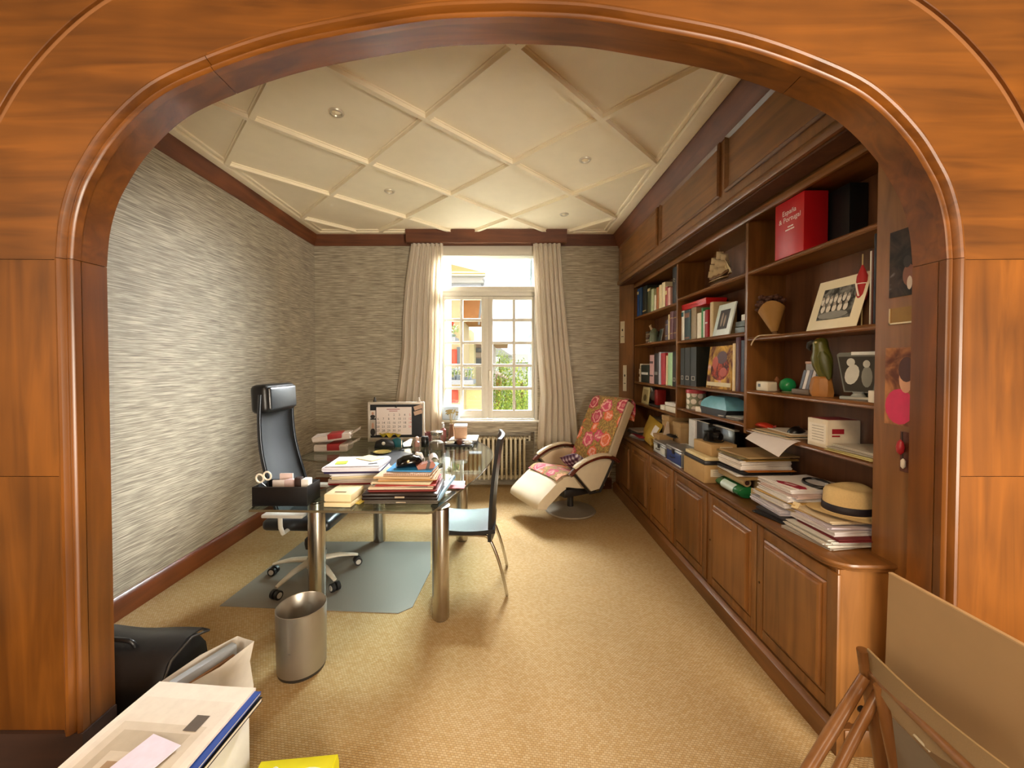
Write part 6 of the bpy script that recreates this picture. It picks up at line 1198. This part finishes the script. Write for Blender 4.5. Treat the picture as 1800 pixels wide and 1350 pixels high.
# second paper pile with black folders and magnifier
stack('the white pile beside the hat', 1.605, 2.11, Z, .02, [
    ('folder', 'black', '17161A', .30, .26, .014, -.07, -.05, .14), ('folder', 'dark grey', '3A383C', .29, .25, .012, -.055, -.04, .06), ('paper sheaf', 'lilac white', 'D6D2DE', .30, .26, .03, -.03, .04, -.05), ('paper sheaf', 'cream', 'DCC9A4', .30, .25, .018, .0, .0, .05), ('paper sheaf', 'white', 'E0DCDC', .31, .26, .022, -.02, .02, -.02),
    ('folder', 'yellow-buff', 'D0AC68', .33, .27, .010, .0, .0, .06), ('paper sheaf', 'white', 'E6E2E2', .31, .25, .03, -.01, .0, -.03), ('folder', 'pink-grey', 'C9B4B0', .31, .25, .014, .0, -.01, .05), ('paper sheaf', 'white', 'E8E4E4', .31, .25, .024, .0, .01, .0), ('letter', 'white', 'ECE8E8', .30, .22, .004, .01, .0, .12)], 'papers in the white pile', 33)
zt = Z+.178
t = thing('red_stamp_note', 'crimson printed leaflet on the white paper pile', 'leaflet', (1.50, 2.06, zt), .3); part(t, 'sheet', P('A82A44', .5), lambda b: prism(b, [(-.03, -.07), (.0, -.085), (.025, -.06), (.03, .03), (.0, .08), (-.025, .05)], .0004, .0016, 'z')); part(t, 'print', P('D8B0B4', .5), lambda b: box(b, (-.01, -.03, .0016), (.01, .03, .0022)))
t = thing('magnifier_ring', 'black-rimmed oval mirror lying on the white paper pile', 'mirror', (1.64, 2.06, zt+.0005), 1.2); part(t, 'rim', P('141214', .35), lambda b: tube(b, [(.085*math.cos(a), .055*math.sin(a), .008) for a in [2*PI*k/28 for k in range(29)]], .008, 8, caps=False), smooth=60); part(t, 'glass', P('D8D8DC', .1), lambda b: disc(b, (0, 0, .006), .08, .05, n=28)); part(t, 'notch', P('ECECEE', .4), lambda b: prism(b, [(-.01, -.05), (.01, -.05), (0, -.034)], .0075, .010, 'z'))
# pile under the hat
zh = stack('the pile under the straw hat', 1.59, 1.83, Z, .0, [('newspaper', 'grey', 'B4ACA2', .30, .25, .012, -.05, .01, .10), ('newspaper', 'white', 'D2CCC2', .30, .25, .016, -.045, .0, .02), ('magazine', 'pale', 'C9C6BE', .29, .24, .014, -.035, .0, .06), ('folder', 'dark red', '6A1C20', .28, .24, .008, -.01, -.02, .0), ('paper sheaf', 'white', 'D8D2D2', .28, .24, .022, -.01, .02, .05), ('paper sheaf', 'lilac', 'C6BCC6', .28, .23, .014, .0, .02, -.04), ('envelope', 'tan', 'C0A070', .25, .20, .008, .0, .06, .1), ('paper sheaf', 'cream', 'D6C6A8', .27, .22, .010, .01, .03, .0)], 'papers under the hat', 35)
ht = thing('straw_hat', 'straw hat with a black band lying on the newspaper pile', 'hat', (1.645, 1.872, zh+.002), .4)
STR = P('DCC08A', .8, 0, .12, 160, .4)
def hatg(b):
    prof = [(.165, .010), (.155, .004), (.135, .000), (.112, .004), (.104, .014), (.101, .05), (.098, .095), (.090, .115), (.075, .122), (.060, .112), (.035, .098), (.004, .094)]
    rings = [[Vector((r*1.12*math.cos(a), r*.95*math.sin(a), z + (.010*math.cos(2*a) if r > .13 else 0) + (.0 if z < .1 else .006*math.cos(2*a)))) for a in [2*PI*k/40 for k in range(40)]] for r, z in prof]
    loft(b, rings)
part(ht, 'straw_body', STR, hatg, smooth=70); part(ht, 'hat_band', P('1E1822', .6), lambda b: loft(b, [[Vector((r*1.12*math.cos(a), r*.95*math.sin(a), z)) for a in [2*PI*k/40 for k in range(40)]] for r, z in ((.105, .012), (.1065, .014), (.1045, .044), (.102, .046))], caps=False), smooth=60)
t = thing('small_note', 'cream folded note poking out below the straw hat', 'note', (1.475, 1.955, Z+.094), .5); part(t, 'sheet', P('E8D4A8', .6), lambda b: prism(b, [(-.03, 0), (.03, 0), (.0, .022)], 0, .03, 'y')); part(t, 'crease', P('C9B080', .6), lambda b: cyl(b, (0, -.001, .0215), (0, .031, .0215), .001, n=5))
# ================================================================== ON THE NEAR END PANEL AND FAR PANEL
xe = XS-.004
def pinned(name, label, cat, u0, v0, u1, v1, mat, figs=None, mats=None):
    ya, yc = W(u1, v0, x=xe).y, W(u0, v0, x=xe).y; z1 = W(u0, v0, x=xe).z; z0 = W(u0, v1, x=xe).z
    ya = max(ya, 1.503); t = thing(name, label, cat, (xe, ya, z0)); w, h = yc-ya, z1-z0
    pbox(t, 'print', mat, (-.003, 0, 0), (-.0002, w, h))
    if figs: part(t, 'printed_figure', mats, lambda b: [disc(b, (-.0034-.0003*i, w*a, h*c), w*rx, h*rz_, (0, 1, 0), (0, 0, 1), 16, mi) for i, (a, c, rx, rz_, mi) in enumerate(figs)], smooth=0)
    return t, w, h
pinned('pinned_photo', 'dark photograph pinned at the top of the near end panel', 'photograph', 1566, 410, 1612, 524, patchy('dark_photo', ['0A0808', '17120F', '3A2A22'], 14), [(.25, .30, .22, .16, 0), (.3, .5, .15, .09, 1), (.2, .18, .10, .10, 2)], [P('7A4A34', .5), P('2A1C18', .5), P('C9B8A8', .5)])
t, w, h = pinned('brass_plate', 'small brass plate on the near end panel between two photographs', 'plate', 1565, 543, 1612, 571, P('8A6428', .35, .5)); pbox(t, 'bright_edge', P('E2D0A8', .3, .5), (-.006, 0, 0), (-.001, w, .006)); pbox(t, 'bright_edge', P('D2B888', .3, .5), (-.006, w-.005, 0), (-.001, w, h))
pinned('pinned_photo', 'photograph of a small figure in a pink top on the near end panel', 'photograph', 1558, 612, 1612, 744, patchy('warm_photo', ['5A2A14', '8A4A22', 'B87A44'], 9), [(.5, .24, .48, .23, 0), (.3, .60, .22, .18, 1), (.28, .72, .26, .16, 2)], [P('D02458', .5), P('D09A78', .5), P('4A2014', .5)])
t, w, h = pinned('key_fob', 'red and white trinket hanging low on the near end panel', 'trinket', 1584, 758, 1602, 828, P('5A2A18', .5)); part(t, 'bead', [P('A0202A', .4), P('DCD2C4', .4)], lambda b: (lathe(b, [(.002, -.03), (.012, -.02), (.014, .0), (.010, .02), (.002, .03)], 12, 0, c=(-.018, w*.6, h*.62)), lathe(b, [(.002, -.02), (.008, -.012), (.008, .012), (.002, .02)], 12, 1, c=(-.014, w*.4, h*.22)))); part(t, 'cord', P('2A1A14', .6), lambda b: cyl(b, (-.012, w*.5, h*.3), (-.012, w*.6, h), .002, n=6))
# slips of paper on the canted far panel
pd = Vector((1.575-1.44, BY[3]-.02-YB+.002, 0)); pn_ = Vector((-pd.y, pd.x, 0)).normalized()*-1
ang = math.atan2(pd.y, pd.x)
for k, (f, v0, v1, wd_, lab, nm) in enumerate(((.10, 565, 603, .06, 'pale card pinned near the top of the canted corner panel', 'pinned_card'), (.30, 642, 687, .05, 'tall pale paper strip with a dark emblem on the canted corner panel', 'paper_strip'))):
    base = Vector((1.44, YB-.002, 0)) + pd*f; z1, z0 = W(1090, v0, y=4.98).z, W(1090, v1, y=4.98).z
    t = thing(nm, lab, 'paper', (base.x, base.y, z0), ang); pbox(t, 'slip', P('CFC4A8', .6), (0, -.004, 0), (wd_, -.0005, z1-z0))
    part(t, 'print', P('3A3A34', .6), lambda b: (disc(b, (wd_/2, -.0044, (z1-z0)*.6), .010, .016, (1, 0, 0), (0, 0, 1)), box(b, (.012, -.0044, (z1-z0)*.28), (wd_-.012, -.0042, (z1-z0)*.31))), smooth=0)
# ================================================================== FOREGROUND
# black leather bag beyond the left jamb
lb = thing('leather_bag', 'black leather briefcase standing on the carpet behind the arch jamb', 'bag', (-1.70, 1.76, 0), -.06)
part(lb, 'body', P('17171A', .42, 0, .25, 25, .4), lambda b: loft(b, [[Vector((x_, y_+w*s, z_)) for x_, y_, w, s, z_ in [(sx*.27*k, 0, d_, sg, z) for sx, sg in ((-1, -1), (-.5, -1.12), (0, -1.15), (.5, -1.12), (1, -1), (1.03, 0), (1, 1), (0, 1.12), (-1, 1), (-1.03, 0))]] for k, d_, z in ((.95, .11, 0), (1, .12, .02), (1.0, .115, .15), (.98, .10, .28), (.93, .07, .34), (.90, .03, .365))]), smooth=50)
part(lb, 'flap', P('1C1C1F', .4, 0, .25, 25, .4), lambda b: sheet(b, lambda s, t: (-.27+.55*s, [.10, .06, -.02, -.11, -.15, -.155][round(t*5)] - .01*math.sin(PI*s), [.33, .365, .372, .335, .24, .17][round(t*5)] + .004*math.sin(9*s)), 12, 5, .008), smooth=60)
part(lb, 'piping', P('2E2A26', .5), lambda b: tube(b, [(.28, .10, .335), (.285, .0, .372), (.282, -.10, .34), (.28, -.155, .24)], .006, 8), smooth=60); part(lb, 'handle', P('141416', .4), lambda b: tube(b, spline([(-.08, -.06, .36), (-.06, -.07, .395), (.06, -.07, .395), (.08, -.06, .36)], 4), .010, 8), smooth=60)
# white paper carrier between bag and magazine pile
pc = thing('paper_carrier', 'crumpled white paper bag with papers beside the black briefcase', 'bag', (-1.30, 1.69, 0), -.42)
def carr(b):
    r_ = random.Random(2); pts = [(-.06, -.15), (.06, -.15), (.06, .15), (-.06, .15)]
    rings = []
    for z_, k in ((0, 1), (.10, 1.0), (.22, .95), (.30, 1.05)):
        rings.append([Vector((x*k+r_.uniform(-.008, .008), y*k+r_.uniform(-.008, .008), z_+(r_.uniform(-.012, .012) if z_ > .2 else 0))) for x, y in ((-.06, -.15), (0, -.155), (.06, -.15), (.07, 0), (.06, .15), (0, .15), (-.06, .15), (-.055, 0))])
    loft(b, rings, 0, True, False); b.faces.new([v for v in b.verts][:8][::-1])
part(pc, 'bag', P('D9D4CC', .5, 0, .08), carr, smooth=0); part(pc, 'grey_papers', P('A8B0BA', .5), lambda b: box(b, (-.035, -.13, .02), (.0, .12, .30), 0, .004)); part(pc, 'brown_papers', P('7A5430', .5), lambda b: box(b, (.005, -.12, .02), (.02, .10, .27), 0, .003)); part(pc, 'dark_strip', P('2A2622', .5), lambda b: box(b, (-.05, -.12, .02), (-.038, .10, .285), 0, .003))
# magazine pile in the near left corner
ZM = .345
c1, c2, c3 = W(286, 1197, z=ZM), W(455, 1205, z=ZM), W(146, 1290, z=ZM)
ax = (c2-c1); ax.z = 0; aw_ = ax.length; rz = math.atan2(ax.y, ax.x); dn = Vector((c3.x-c1.x, c3.y-c1.y, 0)); dl_ = .52
cen_ = Vector((c1.x, c1.y, 0)) + ax*.5 + Vector((math.sin(rz), -math.cos(rz), 0))*dl_/2
bxw = thing('archive_box', 'white archive box holding up the magazine pile in the near corner', 'box', (cen_.x, cen_.y, 0), rz); pbox(bxw, 'body', P('DCDBD6', .5, 0, .05), (-aw_*.46, -dl_*.46, .001), (aw_*.46, dl_*.44, .285), .004); pbox(bxw, 'rim', P('C9C8C2', .5), (-aw_*.465, -dl_*.465, .265), (aw_*.465, dl_*.445, .287), .003)
part(bxw, 'printed_lines', P('55585C', .6), lambda b: [box(b, (aw_*.4612, -dl_*.3+.03*k, .20), (aw_*.4625, -dl_*.29+.03*k, .255)) for k in range(6)], kind='stuff', smooth=0)
def mag(name, label, z, w, d, h, hx, dr, dx=0, dy=0):
    t = thing(name, label, 'magazine', (cen_.x+dx, cen_.y+dy, z), rz+dr, 'magazines on the archive box'); pbox(t, 'pages', P('D8D0C2', .7), (-w/2+.003, -d/2+.003, .0015), (w/2-.003, d/2-.003, h-.0012)); pbox(t, 'cover', P(hx, .35), (-w/2, -d/2, h-.0012), (w/2, d/2, h)); pbox(t, 'back_cover', P(hx, .35), (-w/2, -d/2, .0003), (w/2, d/2, .0015)); return t
mag('magazine', 'black-covered magazine at the bottom of the near corner pile', .288, aw_*1.0, dl_, .016, '1A1A1C', -.02, .012)
mag('magazine', 'white magazine in the middle of the near corner pile', .305, aw_*.96, dl_, .012, 'D6D2CC', .0, -.005)
mag('magazine', 'blue-edged magazine second from the top of the near corner pile', .3175, aw_*1.0, dl_*.98, .010, '2E4C9A', -.01, .012)
tm = thing('magazine', 'large magazine with a pale interior print, topmost of the near corner pile', 'magazine', (cen_.x-.012, cen_.y, .328), rz, 'magazines on the archive box')
part(tm, 'pages', P('DDD3C6', .6), lambda b: sheet(b, lambda s, t: ((s-.5)*aw_, (t-.5)*dl_, .012+.006*math.sin(PI*t)+.004*math.sin(3*s+2*t)), 8, 8, .010), smooth=60)
def roomprint(b):
    def q(s0, t0, s1, t1, mi, up): sheet(b, lambda s, t: ((s0+(s1-s0)*s-.5)*aw_, (t0+(t1-t0)*t-.5)*dl_, .0125+up+.006*math.sin(PI*(t0+(t1-t0)*t))+.004*math.sin(3*(s0+(s1-s0)*s)+2*(t0+(t1-t0)*t))), 6, 6, 0, mi)
    q(.06, .02, .94, .86, 0, .0003); q(.12, .02, .88, .66, 1, .0006); q(.20, .02, .80, .60, 2, .0009); q(.28, .02, .72, .46, 1, .0012); q(.34, .02, .66, .40, 3, .0015); q(.70, .62, .82, .74, 4, .0018)
part(tm, 'interior_print', [P('D6CCBE', .5), P('C6BAA8', .5), P('B3A692', .5), P('9A8064', .5), P('5A5048', .5)], roomprint, smooth=0)
obj('note_sheet', sheaf_bm(.13, .13, .003, 1, random), P('DAD0E2', .6), loc=(W(255, 1335, z=ZM).x, W(255, 1335, z=ZM).y, .3535), rot=(0, 0, rz-.25), smooth=0, label='lilac square note lying on the topmost magazine', cat='note')
# yellow bag with cords at the bottom edge
yl, yr = W(462, 1346, z=.10), W(597, 1322, z=.10)
gb = thing('gift_bag', 'bright yellow gift bag with white cord handles on the floor', 'bag', ((yl.x+yr.x)/2, yr.y-.14, 0), .10)
gw = (yr.x-yl.x)/2+.01
part(gb, 'bag', P('E4E01C', .4, 0, .05), lambda b: loft(b, [[Vector((sx*gw*k, sy*.13*k2, z_)) for sx, sy in ((-1, -1), (1, -1), (1, 1), (-1, 1))] for k, k2, z_ in ((1, 1, .001), (1.0, 1, .06), (.98, .95, .095), (.96, .9, .10))]), smooth=0)
part(gb, 'base_card', P('4A1C1C', .6), lambda b: box(b, (-gw-.006, -.135, 0), (gw+.008, .12, .03), 0, .002))
for k in range(2): part(gb, 'cord_handle', P('ECE8D8', .6), lambda b: tube(b, spline([(-gw*.55+k*.08, .02-.03*k, .10), (-gw*.45+k*.10, .06-.02*k, .125), (-gw*.2+k*.14, .03, .13), (-.0+k*.10, -.02, .105)], 5), .005, 8), smooth=60)
# leaning board and folding chair at the right
bt = W(1562, 1006, y=1.30)
lbd = thing('leaning_board', 'large plain beige board leaning against the right side of the arch', 'board', (bt.x-.0, 1.30, 0), rot=Euler((0, .02, 0)))
bh_ = bt.z/math.cos(.02); 
BEI = P('A98A62', .75, 0, .06, 12)
xo = bt.x - bh_*math.sin(.02) - bt.x
pbox(lbd, 'panel', BEI, (xo, -1.2, .004), (xo+.012, 0, bh_), .001); pbox(lbd, 'edge_strip', P('C2A37A', .6), (xo-.0005, -1.2, bh_-.004), (xo+.0125, 0, bh_+.0005))
fc = thing('folding_chair', 'wooden folding chair with a beige canvas seat in front of the leaning board', 'chair', (0, 0, 0))
CW = wood('wood_chair', '9A6A3C', '6A4220', 'z', .35)
def rod(name, pts, r, **k): return part(fc, name, CW, lambda b: tube(b, pts, r, 12, **k), smooth=60)
pt = lambda u, v, y: tuple(W(u, v, y=y))
def foot(u0, v0, y0, u1, v1, y1):
    a, b = Vector(pt(u0, v0, y0)), Vector(pt(u1, v1, y1)); d = b-a; t = (.0-a.z)/d.z; return tuple(a+d*t)
top = pt(1516, 1142, 1.26); mid = pt(1524, 1190, 1.26)
rod('back_post', [top, pt(1524, 1185, 1.26), pt(1535, 1250, 1.255), foot(1524, 1185, 1.26, 1547, 1340, 1.245)], [.016, .019, .019, .017])
a0 = pt(1520, 1190, 1.24); rod('front_leg', [a0, pt(1470, 1272, 1.22), foot(1520, 1190, 1.24, 1425, 1345, 1.21)], [.015, .018, .016])
rod('rear_leg', [pt(1545, 1215, 1.21), pt(1500, 1300, 1.20), foot(1545, 1215, 1.21, 1478, 1345, 1.19)], [.013, .015, .014])
rod('inner_post', [pt(1545, 1205, 1.18), pt(1560, 1280, 1.17), foot(1545, 1205, 1.18, 1575, 1345, 1.16)], [.014, .017, .015])
part(fc, 'pivot_bolt', P('4A4038', .3, .8), lambda b: lathe(b, [(.012, 0), (.010, .008), (.003, .011)], 12, M=Matrix.Translation(pt(1513, 1246, 1.23)) @ Matrix.Rotation(PI/2, 4, 'X')))
CAN = P('8F7550', .85, 0, .08, 200, .3)
e0, e1 = Vector(pt(1526, 1141, 1.25)), Vector(pt(1775, 1349, .80)); f0, f1 = Vector(pt(1530, 1182, 1.25)), Vector(pt(1700, 1349, .86))
sg_ = Vector((-.012, 0, -.03))
part(fc, 'canvas', CAN, lambda b: sheet(b, lambda s, t: tuple((e0.lerp(e1, s*1.1)).lerp(f0.lerp(f1, s*1.1), t) + sg_*math.sin(PI*s)*(.4+t)), 14, 6, .004), smooth=60)
part(fc, 'canvas_hem', P('B09468', .8), lambda b: tube(b, [tuple(e0.lerp(e1, s/14*1.1) + sg_*math.sin(PI*s/14)*.4) for s in range(15)], .0035, 6), smooth=60)
part(fc, 'lower_canvas', P('8A7C68', .8, 0, .06), lambda b: sheet(b, lambda s, t: tuple(Vector(pt(1570, 1262, 1.12)).lerp(Vector(pt(1655, 1349, .98)), s*1.1) + Vector((.03*t, 0, -.22*t))), 8, 4, .003), smooth=60)
rod('seat_rail', [tuple(f0), tuple(f0.lerp(f1, .55)), tuple(f0.lerp(f1, 1.12))], .012)
part(fc, 'metal_clip', P('E8DCC0', .25, .5), lambda b: cyl(b, pt(1607, 1292, 1.0), pt(1634, 1320, .96), .0035, n=8))
